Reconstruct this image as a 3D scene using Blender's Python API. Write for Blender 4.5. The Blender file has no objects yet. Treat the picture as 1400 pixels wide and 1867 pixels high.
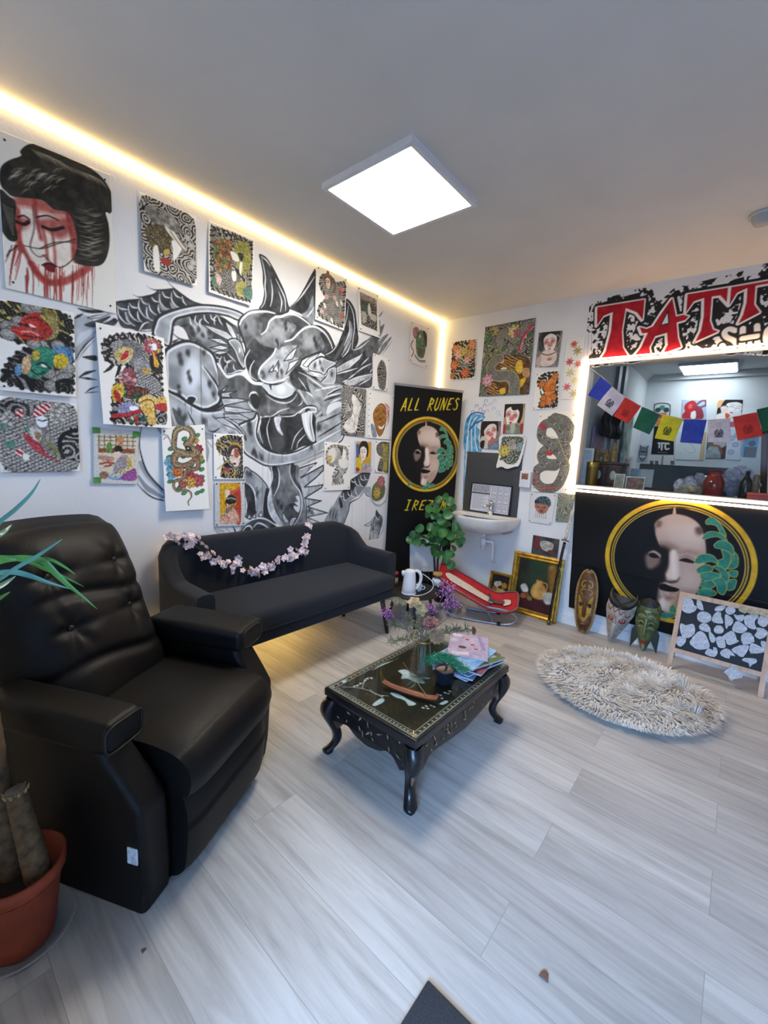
import bpy, math, random
import numpy as np
from mathutils import Vector, Matrix
from mathutils.geometry import tessellate_polygon
SC = bpy.context.scene
COL = SC.collection
PI = math.pi
RNG = random.Random(7)
# ------------------------------------------------------------------ survey of the room
# origin: far corner of the room at floor level; x along the right-hand wall, y along the left-hand wall (negative
# towards the viewer), z up; metres.
H = 2.55
FPX, PITCH, YAW, ROLL = 768.196593, 0.138857923, 0.696840262, 0.0570987877
EYE = np.array([2.34351253, -3.50935298, 1.28901690])
FW = np.array([-math.sin(YAW)*math.cos(PITCH), math.cos(YAW)*math.cos(PITCH), -math.sin(PITCH)])
_r = np.array([math.cos(YAW), math.sin(YAW), 0.]); _u = np.cross(_r, FW)
RT = _r*math.cos(ROLL)+_u*math.sin(ROLL); UP = -_r*math.sin(ROLL)+_u*math.cos(ROLL)
def ray(x, y): return FW+(x-700)/FPX*RT-(y-933.5)/FPX*UP
def on(x, y, axis, val):
    d = ray(x, y); t = (val-EYE[axis])/d[axis]; return Vector(EYE+t*d)
def onF(x, y, z=0.): return on(x, y, 2, z)
def onL(x, y, X=0.): return on(x, y, 0, X)
def onR(x, y, Y=0.): return on(x, y, 1, Y)
class Plane:
    def __init__(s, o, u, v):
        s.o = np.array(o, float); s.u = np.array(u, float); s.v = np.array(v, float)
        s.u /= np.linalg.norm(s.u); s.v /= np.linalg.norm(s.v); s.n = np.cross(s.u, s.v)
    def px(s, x, y):
        d = ray(x, y); t = ((s.o-EYE)@s.n)/(d@s.n); P = EYE+t*d-s.o
        return np.array([P@s.u, P@s.v])
    def pt(s, u, v, off=0.): return Vector(s.o+u*s.u+v*s.v+off*s.n)
LW = Plane((0, 0, 0), (0, 1, 0), (0, 0, 1))
RW = Plane((0, 0, 0), (1, 0, 0), (0, 0, 1))
# ------------------------------------------------------------------ tags and objects
def tag(o, label=None, cat=None, group=None, kind=None):
    if label: o['label'] = label
    if cat: o['category'] = cat
    if group: o['group'] = group
    if kind: o['kind'] = kind
    return o
def empty(name, loc=(0, 0, 0), rz=0., label=None, cat=None, group=None):
    o = bpy.data.objects.new(name, None); COL.objects.link(o); o.empty_display_size = .05
    o.location = loc; o.rotation_euler = (0, 0, rz)
    return tag(o, label, cat, group)
def children(o): return [c for c in COL.objects if c.parent == o]
def copy_tree(o, parent=None):
    c = o.copy(); COL.objects.link(c)
    if parent is not None: c.parent = parent
    for ch in children(o): copy_tree(ch, c)
    return c
# ------------------------------------------------------------------ colour and materials
def lin1(c): return c/12.92 if c <= .04045 else ((c+.055)/1.055)**2.4
def rgb(h):
    if isinstance(h, str): h = [int(h[i:i+2], 16)/255 for i in (0, 2, 4)]
    return tuple(lin1(c) for c in h)
def srgb(h):
    if isinstance(h, str): return np.array([int(h[i:i+2], 16)/255 for i in (0, 2, 4)])
    return np.array(h, float)
def hx(a): return srgb(a)
def newmat(name):
    m = bpy.data.materials.new(name); m.use_nodes = True
    nt = m.node_tree; b = nt.nodes['Principled BSDF']
    return m, nt, b
def nd(nt, t, **kw):
    n = nt.nodes.new(t)
    for k, v in kw.items():
        if k in n.inputs: n.inputs[k].default_value = v
        else: setattr(n, k, v)
    return n
def ramp(nt, fac, stops, interp='LINEAR'):
    r = nt.nodes.new('ShaderNodeValToRGB'); r.color_ramp.interpolation = interp
    e = r.color_ramp.elements
    while len(e) > 1: e.remove(e[-1])
    e[0].position = stops[0][0]; e[0].color = (*rgb(stops[0][1]), 1)
    for p, c in stops[1:]:
        k = e.new(p); k.color = (*rgb(c), 1)
    nt.links.new(fac, r.inputs['Fac']); return r
MATS = {}
def M(name, col='808080', rough=.5, metal=0., var=.12, scale=18., bump=0., bscale=120., spec=.5, sheen=0., trans=0., emit=None, estr=0., alpha=1., coat=0., ior=1.45, sss=0.):
    """One procedural material: base colour broken up by noise, optional bump, gloss, glass or glow."""
    if name in MATS: return MATS[name]
    m, nt, b = newmat(name); L = nt.links
    tc = nd(nt, 'ShaderNodeTexCoord')
    c = srgb(col)
    if var > 0:
        n = nd(nt, 'ShaderNodeTexNoise', Scale=scale, Detail=3.)
        L.new(tc.outputs['Object'], n.inputs['Vector'])
        r = ramp(nt, n.outputs['Fac'], [(.25, tuple(np.clip(c*(1-var), 0, 1))), (.75, tuple(np.clip(c*(1+var), 0, 1)))])
        L.new(r.outputs['Color'], b.inputs['Base Color'])
    else: b.inputs['Base Color'].default_value = (*rgb(col), 1)
    b.inputs['Roughness'].default_value = rough; b.inputs['Metallic'].default_value = metal
    b.inputs['Specular IOR Level'].default_value = spec; b.inputs['IOR'].default_value = ior
    b.inputs['Sheen Weight'].default_value = sheen; b.inputs['Transmission Weight'].default_value = trans
    b.inputs['Alpha'].default_value = alpha; b.inputs['Coat Weight'].default_value = coat
    if sss: b.inputs['Subsurface Weight'].default_value = sss; b.inputs['Subsurface Radius'].default_value = (.01, .01, .01)
    if emit:
        b.inputs['Emission Color'].default_value = (*rgb(emit), 1); b.inputs['Emission Strength'].default_value = estr
    if bump > 0:
        n2 = nd(nt, 'ShaderNodeTexNoise', Scale=bscale, Detail=4.)
        L.new(tc.outputs['Object'], n2.inputs['Vector'])
        bp = nd(nt, 'ShaderNodeBump', Strength=bump, Distance=.004); L.new(n2.outputs['Fac'], bp.inputs['Height'])
        L.new(bp.outputs['Normal'], b.inputs['Normal'])
    MATS[name] = m; return m
def wood(name, c1, c2, scale=6., rough=.45, axis=0, stretch=9.):
    if name in MATS: return MATS[name]
    m, nt, b = newmat(name); L = nt.links
    tc = nd(nt, 'ShaderNodeTexCoord'); mp = nd(nt, 'ShaderNodeMapping')
    s = [scale*stretch]*3; s[axis] = scale; mp.inputs['Scale'].default_value = s
    L.new(tc.outputs['Object'], mp.inputs['Vector'])
    n = nd(nt, 'ShaderNodeTexNoise', Scale=1., Detail=6., Distortion=.6); L.new(mp.outputs['Vector'], n.inputs['Vector'])
    r = ramp(nt, n.outputs['Fac'], [(.3, c1), (.7, c2)]); L.new(r.outputs['Color'], b.inputs['Base Color'])
    b.inputs['Roughness'].default_value = rough
    MATS[name] = m; return m
def inkmat(name, rough=.55, spec=.3, under=None, metal=0.):
    """Paint or print: colour comes from the surface's own pigment attribute, broken up by a fine grain."""
    if name in MATS: return MATS[name]
    m, nt, b = newmat(name); L = nt.links
    a = nd(nt, 'ShaderNodeVertexColor', layer_name='pigment'); tc = nd(nt, 'ShaderNodeTexCoord')
    n = nd(nt, 'ShaderNodeTexNoise', Scale=260., Detail=2.); L.new(tc.outputs['Object'], n.inputs['Vector'])
    mr = nd(nt, 'ShaderNodeMapRange'); mr.inputs['To Min'].default_value = .88; mr.inputs['To Max'].default_value = 1.1
    L.new(n.outputs['Fac'], mr.inputs['Value'])
    mx = nd(nt, 'ShaderNodeMix', data_type='RGBA', blend_type='MULTIPLY'); mx.inputs[0].default_value = 1
    L.new(a.outputs['Color'], mx.inputs[6]); L.new(mr.outputs['Result'], mx.inputs[7])
    src = mx.outputs[2]
    if under:
        m2 = nd(nt, 'ShaderNodeMix', data_type='RGBA'); m2.inputs[6].default_value = (*rgb(under), 1)
        L.new(a.outputs['Alpha'], m2.inputs[0]); L.new(src, m2.inputs[7]); src = m2.outputs[2]
    L.new(src, b.inputs['Base Color'])
    b.inputs['Roughness'].default_value = rough; b.inputs['Specular IOR Level'].default_value = spec; b.inputs['Metallic'].default_value = metal
    MATS[name] = m; return m
# ------------------------------------------------------------------ mesh builder
def cr(pts, n=6, closed=False):
    """Catmull-Rom through the points."""
    P = [np.array(p, float) for p in pts]; N = len(P)
    if N < 3: return P
    out = []
    for i in range(N if closed else N-1):
        if closed: a, b, c, d = P[i-1], P[i], P[(i+1) % N], P[(i+2) % N]
        else: a, b, c, d = P[max(i-1, 0)], P[i], P[i+1], P[min(i+2, N-1)]
        for k in range(n):
            t = k/n
            out.append(.5*((2*b)+(c-a)*t+(2*a-5*b+4*c-d)*t*t+(3*b-a-3*c+d)*t**3))
    if not closed: out.append(P[-1])
    return out
class MB:
    def __init__(s): s.v = []; s.f = []; s.mi = []; s.sm = []
    def add(s, V, F, mi=0, smooth=True):
        b = len(s.v); s.v += [tuple(map(float, p)) for p in V]
        s.f += [tuple(b+i for i in f) for f in F]; s.mi += [mi]*len(F); s.sm += [smooth]*len(F); return s
    def box(s, a, b, mi=0, mat=None, taper=None):
        (x0, y0, z0), (x1, y1, z1) = a, b
        V = [Vector(p) for p in ((x0, y0, z0), (x1, y0, z0), (x1, y1, z0), (x0, y1, z0), (x0, y0, z1), (x1, y0, z1), (x1, y1, z1), (x0, y1, z1))]
        if mat: V = [mat@p for p in V]
        return s.add(V, [(3, 2, 1, 0), (4, 5, 6, 7), (0, 1, 5, 4), (1, 2, 6, 5), (2, 3, 7, 6), (3, 0, 4, 7)], mi, False)
    def rbox(s, a, b, r=.01, seg=3, mi=0, mat=None, puff=(0, 0, 0)):
        """Box with rounded edges; puff swells the face along x, y, z."""
        a = np.array(a, float); b = np.array(b, float); c = (a+b)/2; h = (b-a)/2; r = min(r, *(h*.999))
        V = []; F = []; key = {}
        for ax in range(3):
            for sg in (-1, 1):
                e = [i for i in range(3) if i != ax]
                ks = []
                for k in range(2): ks.append(np.concatenate([-h[e[k]]+r*(np.linspace(0, 1, seg+1)), np.linspace(-h[e[k]]+r, h[e[k]]-r, 7)[1:-1], h[e[k]]-r*np.linspace(1, 0, seg+1)]))
                nu, nv = len(ks[0]), len(ks[1]); ix = np.zeros((nu, nv), int)
                for i in range(nu):
                    for j in range(nv):
                        p = np.zeros(3); p[ax] = sg*h[ax]; p[e[0]] = ks[0][i]; p[e[1]] = ks[1][j]
                        q = np.clip(p, -(h-r), h-r); d = p-q; L = np.linalg.norm(d)
                        p = q+d/L*r if L > 0 else p
                        uu = p/h
                        for k in range(3):
                            if puff[k]:
                                o = [m for m in range(3) if m != k]
                                p[k] += puff[k]*uu[k]*(1-min(1, abs(uu[o[0]]))**2)*(1-min(1, abs(uu[o[1]]))**2)
                        kk = tuple(np.round(p, 6))
                        if kk not in key: key[kk] = len(V); V.append(c+p)
                        ix[i, j] = key[kk]
                for i in range(nu-1):
                    for j in range(nv-1):
                        q = (int(ix[i, j]), int(ix[i+1, j]), int(ix[i+1, j+1]), int(ix[i, j+1]))
                        flip = (sg < 0) ^ (ax == 1)
                        F.append(q[::-1] if flip else q)
        V = [Vector(p) for p in V]
        if mat: V = [mat@p for p in V]
        return s.add(V, F, mi, True)
    def tube(s, path, r, seg=8, mi=0, closed=False, cap=True, flat=1.):
        P = [Vector(p) for p in path]; N = len(P)
        rs = r if isinstance(r, (list, tuple, np.ndarray)) else [r]*N
        if len(rs) != N: rs = np.interp(np.linspace(0, 1, N), np.linspace(0, 1, len(rs)), rs)
        T = []
        for i in range(N):
            a = P[i-1] if (i > 0 or closed) else P[i]; b = P[(i+1) % N] if (i < N-1 or closed) else P[i]
            t = (b-a); T.append(t.normalized() if t.length > 1e-9 else Vector((0, 0, 1)))
        n = T[0].orthogonal().normalized(); V = []; F = []
        if abs(T[0].z) < .9: n = (Vector((0, 0, 1))-T[0]*T[0].z).normalized()
        for i in range(N):
            n = (n-T[i]*n.dot(T[i])); n = n.normalized() if n.length > 1e-6 else T[i].orthogonal().normalized()
            b = T[i].cross(n)
            for k in range(seg):
                a = 2*PI*k/seg; V.append(P[i]+(n*math.cos(a)*flat+b*math.sin(a))*float(rs[i]))
        for i in range(N if closed else N-1):
            j = (i+1) % N
            for k in range(seg):
                l = (k+1) % seg; F.append((i*seg+k, i*seg+l, j*seg+l, j*seg+k))
        if cap and not closed:
            F.append(tuple(range(seg))[::-1]); F.append(tuple((N-1)*seg+k for k in range(seg)))
        return s.add(V, F, mi, True)
    def lathe(s, prof, seg=24, mi=0, c=(0, 0, 0), mat=None, sx=1., sy=1.):
        V = []; F = []; N = len(prof)
        for (r, z) in prof:
            for k in range(seg):
                a = 2*PI*k/seg; V.append(Vector((c[0]+r*math.cos(a)*sx, c[1]+r*math.sin(a)*sy, c[2]+z)))
        for i in range(N-1):
            for k in range(seg):
                l = (k+1) % seg; F.append((i*seg+k, i*seg+l, (i+1)*seg+l, (i+1)*seg+k))
        if mat: V = [mat@p for p in V]
        return s.add(V, F, mi, True)
    def ball(s, c, r, seg=10, rings=6, mi=0, sc=(1, 1, 1), mat=None):
        prof = [(max(1e-5, r*math.sin(PI*i/rings)), -r*math.cos(PI*i/rings)) for i in range(rings+1)]
        V = []; F = []
        for (q, z) in prof:
            for k in range(seg):
                a = 2*PI*k/seg; p = Vector((q*math.cos(a)*sc[0], q*math.sin(a)*sc[1], z*sc[2]))
                V.append((mat@p if mat else p)+Vector(c))
        for i in range(rings):
            for k in range(seg):
                l = (k+1) % seg; F.append((i*seg+k, i*seg+l, (i+1)*seg+l, (i+1)*seg+k))
        return s.add(V, F, mi, True)
    def prism(s, pts, fn0, fn1, mi=0, smooth=False, side=None):
        """Solid between two images of a 2-D outline (fn maps (a,b) to a 3-D point)."""
        N = len(pts); tri = tessellate_polygon([[Vector((p[0], p[1], 0)) for p in pts]])
        ar = sum(pts[i-1][0]*pts[i][1]-pts[i][0]*pts[i-1][1] for i in range(N))
        V = [fn0(*p) for p in pts]+[fn1(*p) for p in pts]
        F = []
        for t in tri:
            a, b, c = t
            o = (pts[b][0]-pts[a][0])*(pts[c][1]-pts[a][1])-(pts[c][0]-pts[a][0])*(pts[b][1]-pts[a][1])
            if o < 0: t = t[::-1]
            F.append(tuple(N+i for i in t)); F.append(tuple(t[::-1]))
        s.add(V, F, mi, smooth)
        b = len(s.v)-2*N
        for i in range(N):
            j = (i+1) % N
            q = (b+i, b+j, b+N+j, b+N+i)
            s.f.append(q if ar > 0 else q[::-1]); s.mi.append(mi if side is None else side); s.sm.append(smooth)
        return s
    def grid(s, P, mi=0, smooth=True, cu=False, cv=False, flip=False):
        nu = len(P); nv = len(P[0]); V = [p for row in P for p in row]; F = []
        for i in range(nu if cu else nu-1):
            for j in range(nv if cv else nv-1):
                a, b = (i+1) % nu, (j+1) % nv; q = (i*nv+j, a*nv+j, a*nv+b, i*nv+b)
                F.append(q[::-1] if flip else q)
        return s.add(V, F, mi, smooth)
    def build(s, name, mats, parent=None, loc=None):
        me = bpy.data.meshes.new(name); loc = Vector(loc) if loc is not None else Vector((0, 0, 0))
        me.from_pydata([(p[0]-loc.x, p[1]-loc.y, p[2]-loc.z) for p in s.v], [], s.f)
        for m in (mats if isinstance(mats, (list, tuple)) else [mats]): me.materials.append(m)
        me.polygons.foreach_set('material_index', s.mi); me.polygons.foreach_set('use_smooth', s.sm); me.update()
        o = bpy.data.objects.new(name, me); COL.objects.link(o); o.location = loc
        if parent is not None: o.parent = parent
        return o
def thing(mb, name, mats, loc, label, cat, group=None):
    return tag(mb.build(name, mats, None, loc), label, cat, group)
def soft(o, deg=40):
    try: o.data.set_sharp_from_angle(angle=math.radians(deg))
    except Exception: pass
    return o
def bev(o, w=.004, seg=2):
    m = o.modifiers.new('bevel', 'BEVEL'); m.width = w; m.segments = seg; m.limit_method = 'ANGLE'; return o
def sub(o, n=1):
    m = o.modifiers.new('subdivision', 'SUBSURF'); m.levels = n; m.render_levels = n; return o
# ------------------------------------------------------------------ paint: hand-painted and printed surfaces as pigment on a fine grid
def vnoise(x, y, s, seed=0):
    """Smooth value noise on metric coordinates; s = feature size."""
    rs = np.random.RandomState(seed); T = rs.rand(64, 64)
    x = x/s; y = y/s; xi = np.floor(x).astype(int); yi = np.floor(y).astype(int); fx = x-xi; fy = y-yi
    fx = fx*fx*(3-2*fx); fy = fy*fy*(3-2*fy); g = lambda a, b: T[a & 63, b & 63]
    return (g(xi, yi)*(1-fx)+g(xi+1, yi)*fx)*(1-fy)+(g(xi, yi+1)*(1-fx)+g(xi+1, yi+1)*fx)*fy
def vor(x, y, s, seed=0, jit=.9):
    rs = np.random.RandomState(seed); T = rs.rand(64, 64, 3)
    xi = np.floor(x/s).astype(int); yi = np.floor(y/s).astype(int)
    d1 = np.full(x.shape, 9.); d2 = np.full(x.shape, 9.); idv = np.zeros(x.shape)
    for a in (-1, 0, 1):
        for b in (-1, 0, 1):
            t = T[(xi+a) & 63, (yi+b) & 63]
            d = np.hypot(xi+a+.5+(t[..., 0]-.5)*jit-x/s, yi+b+.5+(t[..., 1]-.5)*jit-y/s)
            n = d < d1; d2 = np.where(n, d1, np.minimum(d2, d)); idv = np.where(n, t[..., 2], idv); d1 = np.minimum(d1, d)
    return d1, d2, idv
def mixc(a, b, t): return np.asarray(a)*(1-t[..., None])+np.asarray(b)*t[..., None]
def P_wash(a, b, s=.03, seed=0, k=1.6):
    a = hx(a); b = hx(b)
    def f(x, y): return mixc(a, b, np.clip((vnoise(x, y, s, seed)*.6+vnoise(x, y, s*.37, seed+1)*.4-.5)*k+.5, 0, 1))
    return f
def P_rings(fg='141414', bg='d8d6d0', per=.012, cell=.07, seed=0, duty=.35):
    """Finger waves: rings about scattered centres."""
    fg = hx(fg); bg = hx(bg)
    def f(x, y):
        xx = x+.012*(vnoise(x, y, .03, seed+5)-.5); yy = y+.012*(vnoise(x, y, .03, seed+6)-.5)
        d1, d2, i = vor(xx, yy, cell, seed); w = np.sin(d1*cell/per*2*PI)
        return mixc(fg, bg, np.clip((w-1+2*duty)*3, 0, 1))
    return f
def P_flow(fg='161616', bg='c9c7c2', per=.012, seed=0, duty=.35, warp=.05, ang=0., cell=.06):
    fg = hx(fg); bg = hx(bg)
    def f(x, y):
        q = x*math.cos(ang)+y*math.sin(ang)+warp*vnoise(x, y, cell, seed)+warp*.4*vnoise(x, y, cell*.4, seed+1)
        return mixc(fg, bg, np.clip((np.sin(q/per*2*PI)-1+2*duty)*3, 0, 1))
    return f
def P_scales(edge='161616', a='6e6e6e', b='a8a8a8', s=.014, seed=0, ang=0.):
    edge = hx(edge); a = hx(a); b = hx(b)
    def f(x, y):
        X = (x*math.cos(ang)+y*math.sin(ang))/s; Y = (-x*math.sin(ang)+y*math.cos(ang))/s
        r = np.floor(Y); best = np.full(x.shape, 9.)
        for k in (0, 1):
            rr = r+k; cx = np.floor(X-.5*(rr % 2))+.5+.5*(rr % 2); d = np.hypot(X-cx, (Y-rr)*1.)
            best = np.where((d < .72) & (best > 8), d, best)
        t = np.clip(best/.72, 0, 1); c = mixc(b, a, t)
        return mixc(c, edge, np.clip((t-.74)*8, 0, 1))
    return f
def P_cells(pal, s=.02, seed=0, line='1a1a1a', lw=.13):
    pal = np.array([hx(p) for p in pal]); line = hx(line)
    def f(x, y):
        xx = x+.5*s*(vnoise(x, y, s*1.3, seed+5)-.5); yy = y+.5*s*(vnoise(x, y, s*1.3, seed+6)-.5)
        d1, d2, i = vor(xx, yy, s, seed); c = pal[np.minimum((i*len(pal)).astype(int), len(pal)-1)]
        c = c*(1-.35*np.clip(d1, 0, 1))[..., None]
        return mixc(c, line, np.clip((lw-(d2-d1))/lw*2, 0, 1))
    return f
class Cv:
    """A painted sheet: a grid of pigment over a patch of a plane. Points are taken in survey sightings (see K) or metres."""
    def __init__(s, pl, box, res=.004, base='f2f1ee', alpha=1.):
        s.pl = pl; s.box = box; u0, v0, u1, v1 = box
        s.nu = max(2, int(round((u1-u0)/res))+1); s.nv = max(2, int(round((v1-v0)/res))+1); s.res = (u1-u0)/(s.nu-1)
        s.X, s.Y = np.meshgrid(np.linspace(u0, u1, s.nu), np.linspace(v0, v1, s.nv), indexing='ij')
        s.C = np.zeros((s.nu, s.nv, 3))+hx(base); s.A = np.full((s.nu, s.nv), float(alpha)); s.K = (0., 0., 1.)
        s.mm = None; s.clipm = None
    def frame(s, x0, y0, k): s.K = (x0, y0, k); return s
    def p(s, pts):
        x0, y0, k = s.K
        if s.mm is not None:
            return np.array([s.mm(*q) for q in pts])
        return np.array([s.pl.px(x0+q[0]/k, y0+q[1]/k) for q in pts])
    def unit(s):
        """Points given as fractions of the sheet, origin at the top left."""
        u0, v0, u1, v1 = s.box; s.mm = lambda a, b: (u0+a*(u1-u0), v1-b*(v1-v0)); return s
    def _bb(s, P, m):
        u0, v0, u1, v1 = s.box; r = s.res
        i0 = int(max(0, (P[:, 0].min()-m-u0)/r)); i1 = int(min(s.nu, (P[:, 0].max()+m-u0)/r+2))
        j0 = int(max(0, (P[:, 1].min()-m-v0)/r)); j1 = int(min(s.nv, (P[:, 1].max()+m-v0)/r+2))
        return slice(i0, max(i0, i1)), slice(j0, max(j0, j1))
    def _put(s, sl, m, col):
        if m.size == 0: return
        if s.clipm is not None: m = m*s.clipm[sl]
        c = col(s.X[sl], s.Y[sl]) if callable(col) else hx(col)
        s.C[sl] = s.C[sl]*(1-m[..., None])+c*m[..., None]; s.A[sl] = np.maximum(s.A[sl], m) if True else 0
    @staticmethod
    def _dist(x, y, P, closed):
        d = np.full(x.shape, 1e9); tt = np.zeros(x.shape); n = len(P); L = 0.
        seg = [(P[i], P[(i+1) % n]) for i in range(n if closed else n-1)]
        lens = [np.hypot(*(b-a)) for a, b in seg]; tot = sum(lens) or 1.
        for (a, b), l in zip(seg, lens):
            if l < 1e-9: continue
            e = (b-a); t = np.clip(((x-a[0])*e[0]+(y-a[1])*e[1])/(l*l), 0, 1)
            q = np.hypot(x-a[0]-t*e[0], y-a[1]-t*e[1]); m = q < d
            d = np.where(m, q, d); tt = np.where(m, (L+t*l)/tot, tt); L += l
        return d, tt
    def cov(s, pts, smooth=True, soft=1.):
        P = s.p(pts)
        if smooth: P = np.array(cr(P, 5, True))
        sl = s._bb(P, s.res*2*soft); x, y = s.X[sl], s.Y[sl]
        if x.size == 0: return sl, x
        ins = np.zeros(x.shape, bool); n = len(P)
        for i in range(n):
            a, b = P[i-1], P[i]
            if a[1] == b[1]: continue
            c = ((a[1] > y) != (b[1] > y)) & (x < (b[0]-a[0])*(y-a[1])/(b[1]-a[1])+a[0]); ins ^= c
        d, _ = s._dist(x, y, P, True); sd = np.where(ins, d, -d)
        return sl, np.clip(sd/(s.res*soft)+.5, 0, 1)
    def fill(s, pts, col, a=1., smooth=True, soft=1., line=None, lw=.004):
        sl, m = s.cov(pts, smooth, soft); s._put(sl, m*a, col)
        if line is not None: s.stroke(list(pts)+[pts[0]] if not smooth else pts, lw, line, closed=smooth, smooth=smooth)
        return s
    def stroke(s, pts, w, col, a=1., taper=(1., 1.), smooth=True, closed=False, soft=1.):
        P = s.p(pts)
        if smooth and len(P) > 2: P = np.array(cr(P, 5, closed))
        sl = s._bb(P, w+s.res*2); x, y = s.X[sl], s.Y[sl]
        if x.size == 0: return s
        d, t = s._dist(x, y, P, closed)
        ww = w*.5*np.interp(t, [0, .5, 1], [taper[0], 1., taper[1]])
        s._put(sl, np.clip((ww-d)/(s.res*soft)+.5, 0, 1)*a*np.clip(ww/(s.res*.35), 0, 1), col); return s
    def ell(s, c, rx, ry, col, a=1., rot=0., soft=1., glow=None):
        """Ellipse; rx, ry in metres; soft > 1 feathers it (fraction of the radius when glow is given)."""
        q = s.p([c])[0]; P = np.array([[q[0]-max(rx, ry)*1.6, q[1]-max(rx, ry)*1.6], [q[0]+max(rx, ry)*1.6, q[1]+max(rx, ry)*1.6]])
        sl = s._bb(P, 0); x, y = s.X[sl]-q[0], s.Y[sl]-q[1]; cc, ss = math.cos(rot), math.sin(rot)
        d = np.hypot((x*cc+y*ss)/rx, (-x*ss+y*cc)/ry)
        m = np.clip((1-d)*min(rx, ry)/(s.res*soft)+.5, 0, 1) if glow is None else np.clip((1+glow-d)/(2*glow), 0, 1)
        if glow is not None: m = m*m*(3-2*m)
        s._put(sl, m*a, col); return s
    def clip(s, pts=None, smooth=True):
        if pts is None: s.clipm = None; return s
        sl, m = s.cov(pts, smooth); s.clipm = np.zeros((s.nu, s.nv)); s.clipm[sl] = m; return s
    def all(s, col): s._put((slice(0, s.nu), slice(0, s.nv)), np.ones((s.nu, s.nv)), col); return s
    def mesh(s, name, mat, off=.0005, parent=None, cut=None, bend=None, thick=0.):
        """Link the sheet as a mesh; cut keeps only painted cells (alpha above it)."""
        keep = s.A > (cut if cut is not None else -1)
        u0, v0, u1, v1 = s.box; c = s.pl.pt((u0+u1)/2, (v0+v1)/2, off)
        U = s.X.ravel(); V = s.Y.ravel()
        O = off+(bend(U, V) if bend else 0)
        P = s.pl.o+U[:, None]*s.pl.u+V[:, None]*s.pl.v+np.outer(np.broadcast_to(O, U.shape), s.pl.n)-np.array(c)
        I = np.arange(s.nu*s.nv).reshape(s.nu, s.nv)
        q = np.stack([I[:-1, :-1], I[1:, :-1], I[1:, 1:], I[:-1, 1:]], -1).reshape(-1, 4)
        k = (keep[:-1, :-1] | keep[1:, :-1] | keep[1:, 1:] | keep[:-1, 1:]).ravel(); q = q[k]
        used = np.unique(q); mp = np.full(s.nu*s.nv, -1); mp[used] = np.arange(len(used)); P = P[used]; q = mp[q]
        me = bpy.data.meshes.new(name); F4 = q.tolist(); me.from_pydata(P.tolist(), [], F4)
        C = np.clip(s.C, 0, 1); Ln = np.where(C <= .04045, C/12.92, ((C+.055)/1.055)**2.4).reshape(-1, 3)
        at = me.color_attributes.new('pigment', 'FLOAT_COLOR', 'POINT')
        at.data.foreach_set('color', np.concatenate([Ln, s.A.reshape(-1, 1)], 1)[used].astype(np.float32).ravel())
        me.materials.append(mat); me.polygons.foreach_set('use_smooth', [True]*len(F4)); me.update()
        o = bpy.data.objects.new(name, me); COL.objects.link(o); o.location = c
        if parent is not None: o.parent = parent
        if thick > 0:
            m = o.modifiers.new('sheet', 'SOLIDIFY'); m.thickness = thick; m.offset = -1
        return o
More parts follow.
